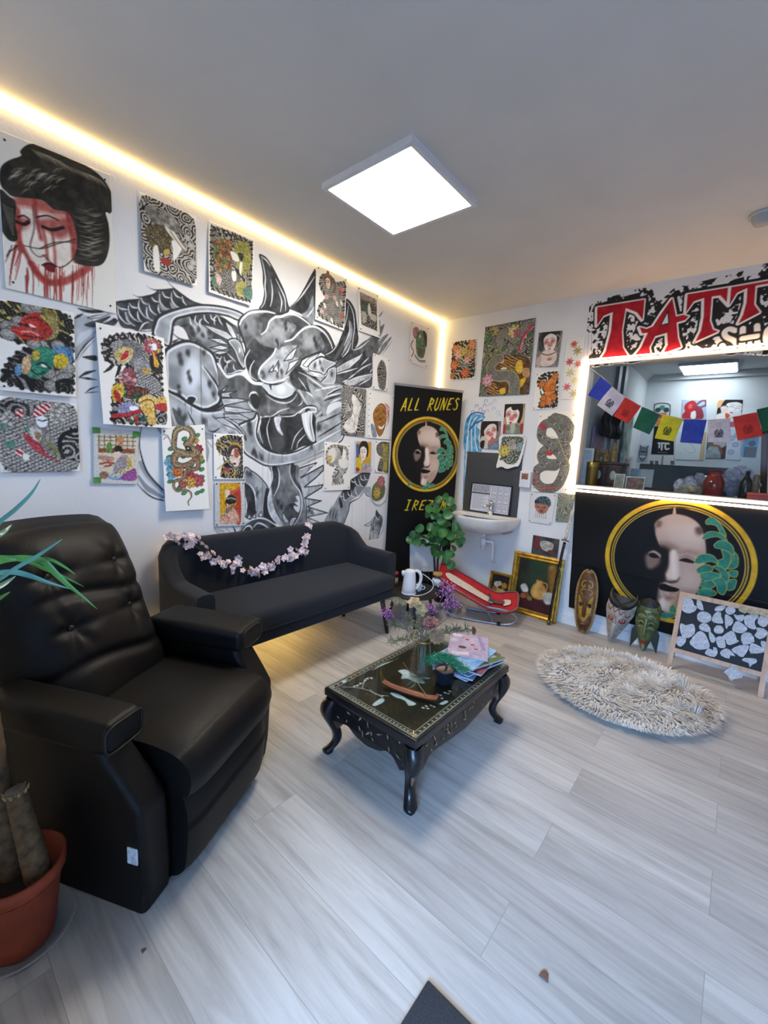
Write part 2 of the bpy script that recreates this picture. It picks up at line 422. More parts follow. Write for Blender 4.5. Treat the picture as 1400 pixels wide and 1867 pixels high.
# ------------------------------------------------------------------ the room shell
WALLC = 'dcdcdc'
def wallmat():
    m, nt, b = newmat('white_wall_paint'); L = nt.links
    tc = nd(nt, 'ShaderNodeTexCoord'); n = nd(nt, 'ShaderNodeTexNoise', Scale=3., Detail=4.)
    L.new(tc.outputs['Object'], n.inputs['Vector'])
    r = ramp(nt, n.outputs['Fac'], [(.3, 'd6d6d7'), (.7, 'e0e0df')]); L.new(r.outputs['Color'], b.inputs['Base Color'])
    b.inputs['Roughness'].default_value = .75
    n2 = nd(nt, 'ShaderNodeTexNoise', Scale=70., Detail=3.); L.new(tc.outputs['Object'], n2.inputs['Vector'])
    bp = nd(nt, 'ShaderNodeBump', Strength=.35, Distance=.004); L.new(n2.outputs['Fac'], bp.inputs['Height']); L.new(bp.outputs['Normal'], b.inputs['Normal'])
    return m
def floormat():
    m, nt, b = newmat('grey_oak_planks'); L = nt.links
    tc = nd(nt, 'ShaderNodeTexCoord')
    br = nd(nt, 'ShaderNodeTexBrick', offset=.37, offset_frequency=2, squash=1.)
    br.inputs['Scale'].default_value = 1.; br.inputs['Mortar Size'].default_value = .0009; br.inputs['Mortar Smooth'].default_value = .3
    br.inputs['Brick Width'].default_value = 1.22; br.inputs['Row Height'].default_value = .185; br.inputs['Bias'].default_value = 0.
    br.inputs['Color1'].default_value = (0, 0, 0, 1); br.inputs['Color2'].default_value = (1, 1, 1, 1); br.inputs['Mortar'].default_value = (.5, .5, .5, 1)
    L.new(tc.outputs['Object'], br.inputs['Vector'])
    # each plank gets its own grain: shift the grain by the plank's tone
    mp = nd(nt, 'ShaderNodeMapping'); mp.inputs['Scale'].default_value = (1.6, 22., 1.)
    cb = nd(nt, 'ShaderNodeCombineXYZ'); ml = nd(nt, 'ShaderNodeMath', operation='MULTIPLY'); ml.inputs[1].default_value = 37.
    L.new(br.outputs['Color'], ml.inputs[0]); L.new(ml.outputs[0], cb.inputs['Z']); L.new(ml.outputs[0], cb.inputs['X'])
    ad = nd(nt, 'ShaderNodeVectorMath', operation='ADD'); L.new(tc.outputs['Object'], mp.inputs['Vector']); L.new(mp.outputs['Vector'], ad.inputs[0]); L.new(cb.outputs['Vector'], ad.inputs[1])
    g = nd(nt, 'ShaderNodeTexNoise', Scale=1.3, Detail=7., Roughness=.62, Distortion=.9); L.new(ad.outputs['Vector'], g.inputs['Vector'])
    r = ramp(nt, g.outputs['Fac'], [(.22, '97928d'), (.42, 'b1ada8'), (.58, 'c0bdb8'), (.8, 'cac7c3')])
    mp2 = nd(nt, 'ShaderNodeMapping'); mp2.inputs['Scale'].default_value = (.8, 3., 1.)
    ad2 = nd(nt, 'ShaderNodeVectorMath', operation='ADD'); L.new(tc.outputs['Object'], mp2.inputs['Vector']); L.new(mp2.outputs['Vector'], ad2.inputs[0]); L.new(cb.outputs['Vector'], ad2.inputs[1])
    bl = nd(nt, 'ShaderNodeTexNoise', Scale=1.6, Detail=3.); L.new(ad2.outputs['Vector'], bl.inputs['Vector'])
    mr = nd(nt, 'ShaderNodeMapRange'); mr.inputs['From Min'].default_value = .3; mr.inputs['From Max'].default_value = .7
    mr.inputs['To Min'].default_value = .78; mr.inputs['To Max'].default_value = 1.08; L.new(bl.outputs['Fac'], mr.inputs['Value'])
    mx = nd(nt, 'ShaderNodeMix', data_type='RGBA', blend_type='MULTIPLY'); mx.inputs[0].default_value = 1.
    L.new(r.outputs['Color'], mx.inputs[6]); L.new(mr.outputs['Result'], mx.inputs[7])
    tn = nd(nt, 'ShaderNodeMapRange'); tn.inputs['To Min'].default_value = .84; tn.inputs['To Max'].default_value = 1.04; L.new(br.outputs['Color'], tn.inputs['Value'])
    m2 = nd(nt, 'ShaderNodeMix', data_type='RGBA', blend_type='MULTIPLY'); m2.inputs[0].default_value = 1.
    L.new(mx.outputs[2], m2.inputs[6]); L.new(tn.outputs['Result'], m2.inputs[7])
    m3 = nd(nt, 'ShaderNodeMix', data_type='RGBA'); m3.inputs[7].default_value = (*rgb('8d8985'), 1)
    L.new(br.outputs['Fac'], m3.inputs[0]); L.new(m2.outputs[2], m3.inputs[6]); L.new(m3.outputs[2], b.inputs['Base Color'])
    b.inputs['Roughness'].default_value = .42; b.inputs['Specular IOR Level'].default_value = .4
    bp = nd(nt, 'ShaderNodeBump', Strength=.15, Distance=.002); L.new(g.outputs['Fac'], bp.inputs['Height']); L.new(bp.outputs['Normal'], b.inputs['Normal'])
    return m
WALL = wallmat(); FLOOR = floormat()
CEIL = M('ceiling_paint', 'c6c4c0', rough=.85, var=.03, scale=2.)
WHITE = M('white_gloss_paint', 'dcdcdc', rough=.4, var=.03)
X1, Y0 = 4.3, -5.8          # the right-hand and viewer-side ends of the room
WX0, WX1, WZ0, WZ1 = 1.343, 3.25, 1.116, 2.048   # internal window in the right-hand wall
def struct(name, mb, mats, parent=None):
    return tag(mb.build(name, mats, parent), kind='structure')
struct('floor', MB().box((-.12, Y0-.12, -.1), (X1+.12, .12, 0)), FLOOR)
struct('ceiling', MB().box((-.12, Y0-.12, H), (X1+.12, .12, H+.1)), CEIL)
wl = struct('wall_left', MB().box((-.12, Y0-.12, 0), (0, .12, H)), WALL)
b = MB(); b.box((0, 0, 0), (WX0, .12, H)); b.box((WX1, 0, 0), (X1+.12, .12, H)); b.box((WX0, 0, 0), (WX1, .12, WZ0)); b.box((WX0, 0, WZ1), (WX1, .12, H))
wr = struct('wall_right', b, WALL)
struct('wall_side', MB().box((X1, Y0-.12, 0), (X1+.12, 0, H)), WALL)
# viewer-side wall with the shop window the daylight comes through
b = MB(); b.box((0, Y0-.12, 0), (2.0, Y0, H)); b.box((4.2, Y0-.12, 0), (X1, Y0, H)); b.box((2.0, Y0-.12, 0), (4.2, Y0, .85)); b.box((2.0, Y0-.12, 2.45), (4.2, Y0, H))
struct('wall_front', b, WALL)
b = MB(); 
for a, c in (((2.0, Y0-.09, .85), (2.06, Y0-.03, 2.45)), ((4.14, Y0-.09, .85), (4.2, Y0-.03, 2.45)), ((2.06, Y0-.09, .85), (4.14, Y0-.03, .91)), ((2.06, Y0-.09, 2.39), (4.14, Y0-.03, 2.45))): b.box(a, c)
struct('window_2', b, WHITE)
struct('wall_daylight_blocker', MB().box((0, -3.95, 0), (1.85, -3.8, 1.1)), WALL)   # unseen half-height wall, added to keep window daylight off the pot corner
def skirt(name, a, b_):
    return struct(name, MB().box(a, b_), WHITE)
skirt('baseboard_right', (.014, -.014, 0), (X1, 0, .075)); skirt('baseboard_left', (0, Y0, 0), (.014, -.0, .075))
# ------------------------------------------------------------------ the internal window
def glassmat(ior=1.22):
    m = bpy.data.materials.new('clear_pane'); m.use_nodes = True; nt = m.node_tree; nt.nodes.clear(); L = nt.links
    o = nt.nodes.new('ShaderNodeOutputMaterial'); t = nd(nt, 'ShaderNodeBsdfTransparent', Color=(.93, .96, .96, 1)); g = nd(nt, 'ShaderNodeBsdfGlossy', Roughness=.02)
    f = nd(nt, 'ShaderNodeFresnel', IOR=ior); mx = nt.nodes.new('ShaderNodeMixShader')
    gm = nt.nodes.new('ShaderNodeNewGeometry'); iv = nd(nt, 'ShaderNodeMath', operation='SUBTRACT'); iv.inputs[0].default_value = 1.; L.new(gm.outputs['Backfacing'], iv.inputs[1])
    pr = nd(nt, 'ShaderNodeMath', operation='MULTIPLY'); L.new(f.outputs[0], pr.inputs[0]); L.new(iv.outputs[0], pr.inputs[1]); L.new(pr.outputs[0], mx.inputs[0]); L.new(t.outputs[0], mx.inputs[1]); L.new(g.outputs[0], mx.inputs[2]); L.new(mx.outputs[0], o.inputs[0]); return m
PANE = glassmat()
b = MB(); w = .012
b.box((WX0-.012, -.008, WZ0-.012), (WX0+w, .13, WZ1+.012)); b.box((WX1-w, -.008, WZ0-.012), (WX1+.012, .13, WZ1+.012)); b.box((WX0+w, -.008, WZ0-.012), (WX1-w, .13, WZ0+w)); b.box((WX0+w, -.008, WZ1-w), (WX1-w, .13, WZ1+.012))
win = struct('window_1', b, M('window_frame_white', 'cfcac6', rough=.4, var=.03))
struct('window_pane', MB().box((WX0, .05, WZ0), (WX1, .054, WZ1)), PANE, win)
# ------------------------------------------------------------------ lamps
LED = M('warm_led', 'fff0c8', var=0, emit='ffd584', estr=24.)
LEDP = M('pinkish_led', 'fff0e0', var=0, emit='ffd2a4', estr=24.)
def strip(name, path, r, mat, label, cat='light strip'):
    o = MB().tube(path, r, 6, 0).build(name, mat, None, path[0]); return tag(o, label, cat)
e = .013
strip('mounted_light_strip', [(e, -3.42, H-e), (e, -e, H-e), (e, -e, .08)], .0065, LED, 'warm glowing strip along the top of the left wall and down the corner')
strip('mounted_light_strip', [(e, -3.42, H-.05), (e, -3.42, .08)], .008, LED, 'warm glowing strip standing upright on the left wall behind the recliner')
a = -.02
strip('mounted_light_strip', [(WX0-.022, a, WZ0-.022), (WX0-.022, a, WZ1+.022), (WX1+.022, a, WZ1+.022), (WX1+.022, a, WZ0-.022)], .0065, LEDP, 'glowing strip framing the sides and top of the internal window')
strip('mounted_light_strip', [(WX0-.03, a-.012, WZ0-.03), (WX1+.03, a-.012, WZ0-.03)], .008, LEDP, 'glowing strip along the bottom edge of the internal window')
# square ceiling panel
PX0, PX1, PY0, PY1 = .628, 1.168, -2.062, -1.522
t = empty('ceiling_light', ((PX0+PX1)/2, (PY0+PY1)/2, H), 0, 'square white light panel fixed flat to the ceiling', 'ceiling light')
b = MB(); hw = .27; f = .022; dz = -.028
for x0, y0, x1, y1 in ((-hw, -hw, hw, -hw+f), (-hw, hw-f, hw, hw), (-hw, -hw+f, -hw+f, hw-f), (hw-f, -hw+f, hw, hw-f)): b.box((x0, y0, dz), (x1, y1, 0))
b.build('frame', M('panel_frame', 'd0d2d6', rough=.4, var=.02), t)
MB().box((-hw+f, -hw+f, dz+.006), (hw-f, hw-f, dz+.012)).build('diffuser', M('panel_diffuser', 'ffffff', var=0, emit='fff6e8', estr=44.), t)
# smoke detector at the right of the ceiling
q = onF(1392, 398, H-.02)
t = empty('smoke_detector', (q.x, q.y, H), 0, 'small round grey smoke detector on the ceiling above the painted sign', 'smoke detector')
MB().lathe([(1e-4, -.045), (.035, -.045), (.045, -.03), (.05, -.012)], 28).build('cover', M('detector_grey', '9c9fa3', rough=.5, var=.04), t)
MB().lathe([(.05, -.012), (.06, -.012), (.06, 0), (1e-4, 0)], 28).build('base', M('detector_base', 'b8babd', rough=.5, var=.04), t)
# daylight and camera
w = bpy.data.worlds.new('daylight'); SC.world = w; w.use_nodes = True
wn = w.node_tree; bg = wn.nodes['Background']; bg.inputs[1].default_value = 1.
tc = nd(wn, 'ShaderNodeTexCoord'); sx = nd(wn, 'ShaderNodeSeparateXYZ'); wn.links.new(tc.outputs['Generated'], sx.inputs[0])
rp = ramp(wn, sx.outputs['Z'], [(.0, '000000'), (.02, '707070'), (.2, '808080'), (.48, 'ffffff')]); mv = nd(wn, 'ShaderNodeMix', data_type='RGBA'); wn.links.new(rp.outputs['Color'], mv.inputs[0])
mv.inputs[6].default_value = (.5, .6, .75, 1); mv.inputs[7].default_value = (15., 29., 53., 1); wn.links.new(mv.outputs[2], bg.inputs[0])   # ground, hazy horizon, blue sky higher up
pl = bpy.data.lights.new('shop_window_daylight', 'AREA'); pl.shape = 'RECTANGLE'; pl.size = 2.18; pl.size_y = 1.58; pl.cycles.is_portal = True
po = bpy.data.objects.new('shop_window_daylight', pl); COL.objects.link(po); po.location = (3.1, Y0-.02, 1.65); po.rotation_euler = (PI/2, 0, 0)
cd = bpy.data.cameras.new('camera'); cam = bpy.data.objects.new('camera', cd); COL.objects.link(cam); SC.camera = cam
cd.sensor_fit = 'HORIZONTAL'; cd.sensor_width = 36.; cd.lens = FPX/1400*36.; cd.clip_start = .02
cam.matrix_world = Matrix(((RT[0], UP[0], -FW[0], EYE[0]), (RT[1], UP[1], -FW[1], EYE[1]), (RT[2], UP[2], -FW[2], EYE[2]), (0, 0, 0, 1)))
SC.view_settings.view_transform = 'Standard'; SC.view_settings.look = 'None'; SC.view_settings.gamma = 1.; SC.view_settings.use_curve_mapping = False
SC.view_settings.exposure = .13
cy = SC.cycles; cy.use_denoising = True; cy.max_bounces = 8; cy.diffuse_bounces = 5; cy.glossy_bounces = 4; cy.transmission_bounces = 6; cy.transparent_max_bounces = 12
cy.caustics_reflective = False; cy.caustics_refractive = False; cy.sample_clamp_indirect = 4.
# ------------------------------------------------------------------ the dragon painted straight onto the left wall
PAINT = inkmat('wall_paint_strokes', rough=.7, spec=.2, under='dbdbdc')
PRINT = inkmat('printed_paper', rough=.6, spec=.25)
mu = Cv(LW, (-3.02, .55, -.36, 2.5), .0045, 'dbdbdc', 0.)
DK, MD, LT, WH = '2b2d30', '5d6165', '9ba0a6', 'd9dee6'
WD = P_wash('26282b', '4c5054', .05, 3); WM = P_wash('4a4d51', '878c91', .07, 5); WL = P_wash('7c8186', 'b9bfc7', .08, 8); WX = P_wash('45494c', 'a2a8ae', .09, 9, 2.2)
FRA = {'A': (120, 500, 6.364), 'B': (290, 520, 7.183), 'C': (430, 450, 7.183), 'D': (560, 520, 7.781), 'E': (380, 660, 5.833), 'F': (240, 740, 8.4875), 'G': (380, 820, 6.364), 'T': (560, 780, 8.119)}
def fr(k): mu.frame(*FRA[k])
def W(t):
    q = [float(x) for x in t.replace(';', ' ').replace(',', ' ').split()]; return list(zip(q[::2], q[1::2]))
def fl(t, c, a=1., sm=True): mu.fill(W(t), c, a, sm)
def st(t, c=DK, w=.009, tp=(.35, .35), a=1.): mu.stroke(W(t), w, c, a, tp)
def wt(*ts, w=.0075):
    for t in ts: mu.stroke(W(t), w, WH, 1., (.4, .4))
def body(t, c, out=.011, wi=.008, sm=True):
    P = W(t); mu.fill(P, c, 1, sm)
    if wi: mu.clip(P, sm); mu.stroke(P, out+2*wi, WH, .9, closed=True, smooth=sm); mu.clip()
    if out: mu.stroke(P, out, DK, closed=True, smooth=sm)
def spike(t, c=None): body(t, c or P_wash('8f959b', 'd3d8df', .05, 4), .006, .004, False)
def blot(*cs, r=.012, c='2e3134', a=.8):   # ragged dabs of dark paint
    R = random.Random(len(cs)*7+int(cs[0][0]))
    for i, (x, y) in enumerate(cs):
        for k in range(3): mu.ell((x+R.uniform(-14, 14), y+R.uniform(-22, 22)), r*R.uniform(.35, .7), r*R.uniform(.6, 1.2), c, a*.75, R.uniform(-.6, .6), 3.)
# grey ground washes under the head
fr('E')
fl('860,180;1400,200;1420,720;1150,860;1000,600;900,400', P_wash('6c7176', 'a2a8ae', .06, 40)); fl('90,240;300,300;540,540;500,660;200,680;60,560', P_wash('6f757b', 'a8aeb5', .07, 41)); fl('60,700;360,740;400,960;200,760', P_wash('7c8187', 'b4bac1', .07, 42))
fr('B'); fl('-40,1380;100,1390;420,1590;850,1650;900,1990;200,1990;-40,1860', P_wash('777c82', 'b3b9c1', .07, 43))
# tail over the top left, fur and stray spikes
fr('A')
fl('90,520;200,460;330,540;345,700;200,860;110,1010;92,700', WL); st('90,515;200,455', DK, .012); st('340,720;220,830;110,990', DK, .008); st('340,760;230,870;130,1010', '70747a', .007); st('330,640;200,720;110,830', WH, .03, a=.6)
for t in ('125,385;260,408;400,415;440,445;300,458;190,435', '245,500;350,470;520,460;400,510;290,520', '220,580;350,530;530,478;430,570;320,615;240,605', '420,572;540,500;604,540;560,600;480,590', '180,960;350,940;352,1010'): fl(t, WD)
wt('280,505;380,490;480,465', '440,560;520,520;570,490'); st('150,1200;230,1150;350,1115', DK, .016); st('150,1200;250,1210;360,1225', DK, .014); st('220,1380;290,1330;380,1300', DK, .01); st('220,1382;300,1370;380,1365', DK, .008)
fl('580,318;860,285;1060,205;1255,165;1374,260;1480,320;1605,350;1400,380;1215,425;1080,500;1020,650;860,668;760,640;640,610;588,470', WD)
for t in ('590,365;640,400;720,410', '600,380;612,470;680,556;740,580', '735,335;770,380;850,395', '725,365;738,450;790,520;850,550', '870,280;900,330;950,350', '850,295;846,390;900,480;950,515', '990,260;1030,310;1080,320', '960,340;985,420;1050,475', '940,380;937,450;960,510;1010,540', '1115,200;1150,260;1210,275', '1085,230;1092,320;1150,390;1210,410', '1245,190;1280,250;1340,280', '1225,215;1228,300;1280,370;1330,390', '830,430;842,510;880,555', '1350,260;1365,320;1400,360', '690,440;720,540;800,600', '1075,350;1075,420;1100,460', '850,660;900,580;960,555', '880,650;940,650;1010,640'): wt(t)
for t in ('1090,330;1110,410;1180,415;1120,360', '1210,320;1230,400;1290,390', '700,440;720,540;800,598;740,540'): fl(t, LT, .8)
st('580,320;700,316;860,287', DK, .016); st('775,235;860,267;1000,245;1075,188', DK, .014, (.2, .5)); st('935,135;1000,175;1110,186;1255,165', DK, .012, (.2, .6)); st('1175,60;1210,120;1374,255;1480,318;1605,352', DK, .012); st('1010,700;1035,560;1080,495;1215,425', DK, .016, (1, 1))
# arching horn and the body beneath it
fr('B')
fl('205,460;350,405;600,375;800,400;960,500;1030,560;1100,800;1130,1100;900,1180;800,1100;720,930;640,830;480,740;380,700;310,550;200,530', WX)
fl('400,400;600,378;790,400;960,500;1030,560;1040,640;900,600;760,560;560,510;470,480', WD)
for t in ('400,420;420,510;470,560', '480,400;470,470;520,520', '590,380;600,450;650,500', '560,440;530,480;545,560', '670,375;690,440;740,465', '760,400;720,440;730,520', '770,410;800,480;830,520', '900,500;960,560;1010,650'): wt(t)
st('310,555;370,650;440,720', DK, .012); st('200,535;300,540;390,510', DK, .011); fl('200,545;310,560;380,690;300,720;170,760', 'dbdbdc'); st('190,640;250,690;330,720;440,712', DK, .01); st('150,760;260,705', DK, .01)
blot((420,580), (440,650), (520,590), (570,650), (660,610), (730,670), r=.016)
body('-76,647;-50,500;0,410;150,340;350,285;560,258;800,278;1000,330;1110,395;1050,462;900,405;700,370;500,375;350,405;205,460;170,620;140,790;60,770', WL, .012, .008)
fl('740,900;900,890;1000,980;1110,1090;1060,1130;900,1180;860,1130;790,1050', WD)
wt('720,890;740,940;790,960', '820,935;790,1000;820,1080', '850,940;870,1000;930,1010', '960,990;900,1000;890,1090', '880,1050;860,1090;880,1140', '970,1040;980,1090;1010,1120', '900,900;960,960;1000,1000', w=.007)
for t in ('560,510;700,545;880,610;1010,720;950,745;840,685;700,610', '640,695;800,700;920,780;800,765', '660,820;800,785;935,820;830,850', '690,890;790,860;940,870;800,910', '860,470;950,540;1010,660;1045,790;965,700;900,580', '1048,590;1085,650;1115,760;1065,730'): spike(t)
body('900,730;1000,700;1080,780;1130,1000;1112,1095;1040,1000;980,850', P_wash('565a5e', '8f959a', .04, 6), .008, .006)
mu.ell((1055, 850), .006, .014, WH, 1.)
# the big swirl at the left
body('70,900;140,810;300,740;440,740;600,820;710,910;770,1080;805,1200;805,1400;795,1530;700,1600;590,1632;420,1560;250,1440;90,1370;75,1150', P_wash('6f747a', 'a8aeb5', .1, 12, 1.8), .016, .012)
mu.ell((430, 1160), .05, .10, 'ccd5e2', .95, -.15, glow=.45); mu.ell((600, 1320), .025, .07, 'c3ccd8', .8, .3, glow=.5)
wt('560,1060;640,1160;730,1290;770,1400', w=.012); st('590,1075;680,1190;770,1330;790,1450', DK, .014)
blot((380,900), (270,930), (290,1000), (580,890), (655,1290), (720,1440), r=.015); blot((250,1340), (270,1400), (385,1140), (400,1200), (410,1245), r=.012)
mu.ell((430, 1500), .026, .02, DK, 1., .3); st('345,1490;380,1455;450,1450;490,1490;450,1550', WH, .009)
st('560,1620;700,1620;810,1580;840,1540', DK, .022)
# lower left body, running down behind the papers
fl('90,1385;250,1470;420,1585;600,1665;850,1645;880,1700;1040,1790;1250,1867;1300,2060;900,1990;500,1900;100,1850', P_wash('777c82', 'c3c9d1', .07, 14, 2.))
st('90,1372;250,1450;420,1572;600,1645;760,1640;840,1600', DK, .014, (1, .5)); wt('160,1600;190,1720;220,1820', '400,1650;420,1720;450,1800', '120,1410;260,1490;430,1600;600,1680;840,1660', w=.009)
fl('170,1600;300,1720;340,1840;230,1800', WD, .8); st('380,1660;420,1740;480,1860', DK, .011); blot((270,1650), (330,1740), (700,1760), (580,1790), r=.02, a=.6)
# snout, mouth, jaw
fr('E')
fl('100,20;190,145;230,152;370,140;480,230;600,250;640,330;800,385;930,310;1010,420;1055,475;930,560;740,585;570,585;520,530;440,440;130,385;105,260', P_wash('35383b', '6d7175', .06, 15))
st('100,20;190,150;235,155;300,130;370,140;470,225;580,245;650,330', WH, .013, (1, 1)); st('190,125;250,120;330,90;400,110;450,190;520,205', WH, .008)
spike('130,310;205,250;170,312'); spike('135,330;300,310;215,345;245,375;140,372')
spike('135,388;300,388;432,405;320,430;160,462'); spike('165,468;330,490;505,527;300,540;172,530'); spike('160,552;330,555;505,640;330,612;180,602')
fl('570,585;700,580;740,560;1000,540;1050,480;1150,620;1140,860;1000,900;860,965;680,955;570,890;530,760;555,650', P_wash('232527', '3f4245', .05, 17))
mu.ell((730, 860), .06, .06, '5a5d60', .6, 0, glow=.6)
wt('655,600;622,700;640,830;672,922', '540,690;550,790;578,862', '1000,700;920,800;880,930', '1030,770;955,850;940,915', '640,590;700,560;760,520;860,490', '740,565;790,580;900,572;960,530;1055,470', '580,585;650,575', w=.008)
body('510,540;535,600;512,760;560,880;660,950;800,975;930,950;1060,890;1220,810;1420,700;1420,830;1220,950;1000,1050;800,1100;620,1105;480,1035;370,945;345,770;300,690;380,640;480,600', P_wash('83888d', 'b0b6bd', .07, 19), .012, .010)
spike('70,600;200,590;310,655;385,750;402,835;300,720;150,660'); st('70,650;140,700;200,760', WH, .02); st('150,590;250,650;350,740;405,835', DK, .012)
fl('0,560;60,600;150,660;210,750;40,750;0,700', P_wash('777c82', 'c3c9d1', .05, 21)); st('0,730;60,740;120,700', DK, .01)
blot((480,965), (500,985), (560,1010), (1090,900), (440,690), (440,745), (430,660), r=.02)
fl('700,590;772,588;758,680;795,782;740,742;706,665', P_wash('aab0b8', 'dfe3ea', .03, 2)); st('700,590;706,665;740,742;795,782', '55585c', .004)
fl('990,552;1105,535;1100,650;1132,832;1078,832;1022,740;1000,640', 'ccd2da'); st('1085,550;1080,660;1112,830', '6c7075', .012); st('1030,560;1040,680;1090,820', 'eef1f6', .01); st('985,550;1000,660;1030,750;1085,835', DK, .007); st('1108,535;1110,660;1140,835', DK, .009)
st('970,540;1020,495;1090,478;1140,495;1135,530;1060,525', WH, .013, (.6, .6)); st('990,490;1060,465;1140,475;1160,520', DK, .012)
st('970,250;1060,330;1160,400;1212,440;1205,520;1140,580', WH, .011, (.6, .4)); st('1000,240;1100,330;1190,395;1240,450;1230,540;1150,610', DK, .016, (.5, .4)); st('930,240;980,330;1052,455', WH, .009)
fl('440,345;480,325;530,350;545,430;520,500;470,470', DK); st('435,370;452,332;500,325;532,362', WH, .014); st('425,420;450,470;500,520', WH, .012)
fl('565,232;680,222;830,208;905,280;880,345;800,378;690,352;610,302', 'b9c1ca'); mu.ell((770, 290), .036, .03, 'd6dee6', .9, .3, glow=.6); fl('645,238;672,236;668,262;672,305;652,270', DK)
st('600,270;660,342;780,382;880,348;917,290', WH, .008); st('590,285;650,360;780,402;895,362;940,290', DK, .016); st('610,350;700,412;820,437;900,402;940,340', WH, .008); wt('1000,410;985,445;955,465')
mu.ell((640, 500), .012, .03, '8c9196', .6, 0, glow=.5); mu.ell((560, 390), .04, .04, '2a2c2e', .6, 0, glow=.4)
# horns and brow
fr('C')
fl('690,800;800,700;900,540;980,380;1035,285;1045,420;1020,960;980,1025;880,900;780,850', WD); fl('860,900;940,820;1010,640;1020,960;985,1020', P_wash('6c7176', '9da2a9', .04, 3)); wt('710,790;820,690;920,560;1030,390', '930,920;1000,830;1020,790', w=.01); st('690,800;800,700;900,540;980,380;1035,285', DK, .009)
body('310,105;400,150;490,290;560,430;630,580;670,720;690,840;560,880;400,840;310,812;350,740;375,600;360,480;355,330;330,200', WD, .01, 0); wt('335,150;360,250;385,400;380,520;390,640;370,740;330,800', '455,430;476,560;470,700;450,780', '520,420;580,540;640,680;650,840', '560,590;600,720;582,850', '330,125;400,180;450,250', w=.009); fl('400,300;440,340;470,450;450,600;420,560', MD, .4)
body('30,1020;60,940;150,865;250,835;420,832;520,880;650,880;780,890;900,950;980,1025;1100,1045;1200,1120;1270,1250;1292,1345;1180,1412;1100,1380;880,1470;830,1560;700,1700;620,1730;480,1790;340,1762;230,1740;150,1600;110,1480;130,1330;60,1130', P_wash('4b4f53', '8d9297', .06, 23, 1.9), .014, 0)
fl('300,930;420,850;540,880;470,930;430,1010;380,1100;330,1140;350,1020', WD); fl('130,1340;240,1200;330,1280;500,1330;520,1345;400,1480;310,1620;280,1745;170,1610;115,1470', WD); fl('640,960;780,900;900,960;970,1030;860,1090;760,1190;700,1190;790,1040', WD, .85); fl('1100,1130;1190,1150;1285,1340;1180,1412;1120,1390;1160,1280', WD, .9)
mu.ell((560, 1120), .05, .035, 'a0a6ac', .7, .5, glow=.5); mu.ell((960, 1250), .05, .04, '9da3a8', .7, .6, glow=.5); mu.ell((180, 1020), .045, .05, '7c8186', .6, 0, glow=.5)
blot((650,1010), (660,1070), (545,1240), (1030,1210), (1050,1290), (290,1290), (330,1330), (130,1050), r=.015, a=.9); st('520,1220;550,1260;550,1330', DK, .012); st('1010,1190;1050,1260;1070,1330', DK, .014); st('290,1290;370,1350;440,1370', DK, .014)
for t in ('50,1020;80,950;170,872;260,852;400,848;510,872', '640,1240;740,1210;830,1120;930,1052;1050,1052;1170,1140;1240,1260;1262,1330'): st(t, WH, .015, (.6, .5))
st('330,1150;400,1090;440,980;520,920;600,912;680,882;780,892;880,950;970,1022', WH, .015, (.4, .6)); wt('182,1350;120,1470;130,1580;165,1645', '240,1490;190,1580;192,1690;270,1752', w=.009); st('1180,1415;1240,1400;1290,1350', WH, .01)
body('300,1645;340,1560;450,1460;520,1330;560,1350;620,1305;810,1300;750,1440;840,1470;740,1585;660,1715;480,1790;340,1768', P_wash('7f858b', 'b7bdc5', .05, 25, 2.), 0, 0)
st('520,1330;480,1420;340,1560;300,1650;312,1722;400,1772;520,1772;700,1700', WH, .013, (.6, .6)); st('290,1680;330,1760;430,1800;560,1795;720,1715', DK, .01)
for t in ('625,1495;700,1400;812,1298;740,1470', '700,1520;842,1463;760,1565;650,1670;690,1580', '430,1640;490,1550;485,1620;560,1490;552,1665;520,1620', '870,1555;960,1450;1102,1388;1020,1500;920,1580'): spike(t, P_wash('a6adb5', 'dfe4ea', .03, 4))
blot((350,1640), (370,1700), (540,1700), (600,1640), (560,1560), r=.014, a=.7)
fl('700,1690;800,1560;880,1590;980,1640;1160,1850;1000,1900;860,1880;760,1830', WD); body('955,1590;1090,1440;1200,1460;1292,1500;1200,1600;1150,1682;1000,1640', WL, .009, .006); blot((1110,1510), (1120,1590), (1030,1560), r=.014, a=.7)
wt('820,1640;1000,1730;1170,1850', '820,1720;880,1800;930,1880', '870,1600;1000,1640;1150,1690', '900,1620;1000,1680;1150,1700', '640,1770;700,1820;760,1850', w=.008)
# mane to the right
fr('D')
fl('400,1100;640,930;800,800;910,750;1000,760;1000,980;930,985;925,1330;870,1460;520,1425;390,1402', P_wash('2c2e31', '5d6064', .05, 27))
for t, w_ in (('760,900;900,800;1080,590', .06), ('860,960;960,880;1140,700', .06), ('980,980;1060,900;1190,740', .045), ('1005,720;1040,640;1090,560', .05), ('1000,600;1030,500', .04)): st(t, P_wash('4a4c4e', '77797c', .03, 3), w_, (1., .25), .92)
st('1060,990;1140,880;1210,780', '55585b', .009); st('1010,460;1080,362', '55585b', .012, (.8, .2))
wt('1000,960;1050,870', '770,1130;870,1030', '1020,790;1060,740', w=.011)
body('545,205;610,240;670,350;690,480;710,660;720,780;680,880;640,930;500,1030;360,1072;250,992;380,900;460,780;500,680;540,480;552,330', WD, .012, 0)
fl('600,500;640,600;632,750;560,900;480,1010;540,860;592,700', P_wash('7d8287', 'aab0b6', .04, 2)); fl('420,1040;520,880;570,760;590,640;560,700;460,880;370,1060', MD, .7)
wt('560,225;615,300;655,420;670,600;650,760;635,900', '585,290;562,440;530,570;480,700;420,850;350,940;265,985', '592,510;600,640;565,760;520,860', '640,900;660,920;760,880;880,780', '500,1020;570,940;620,820', w=.010)
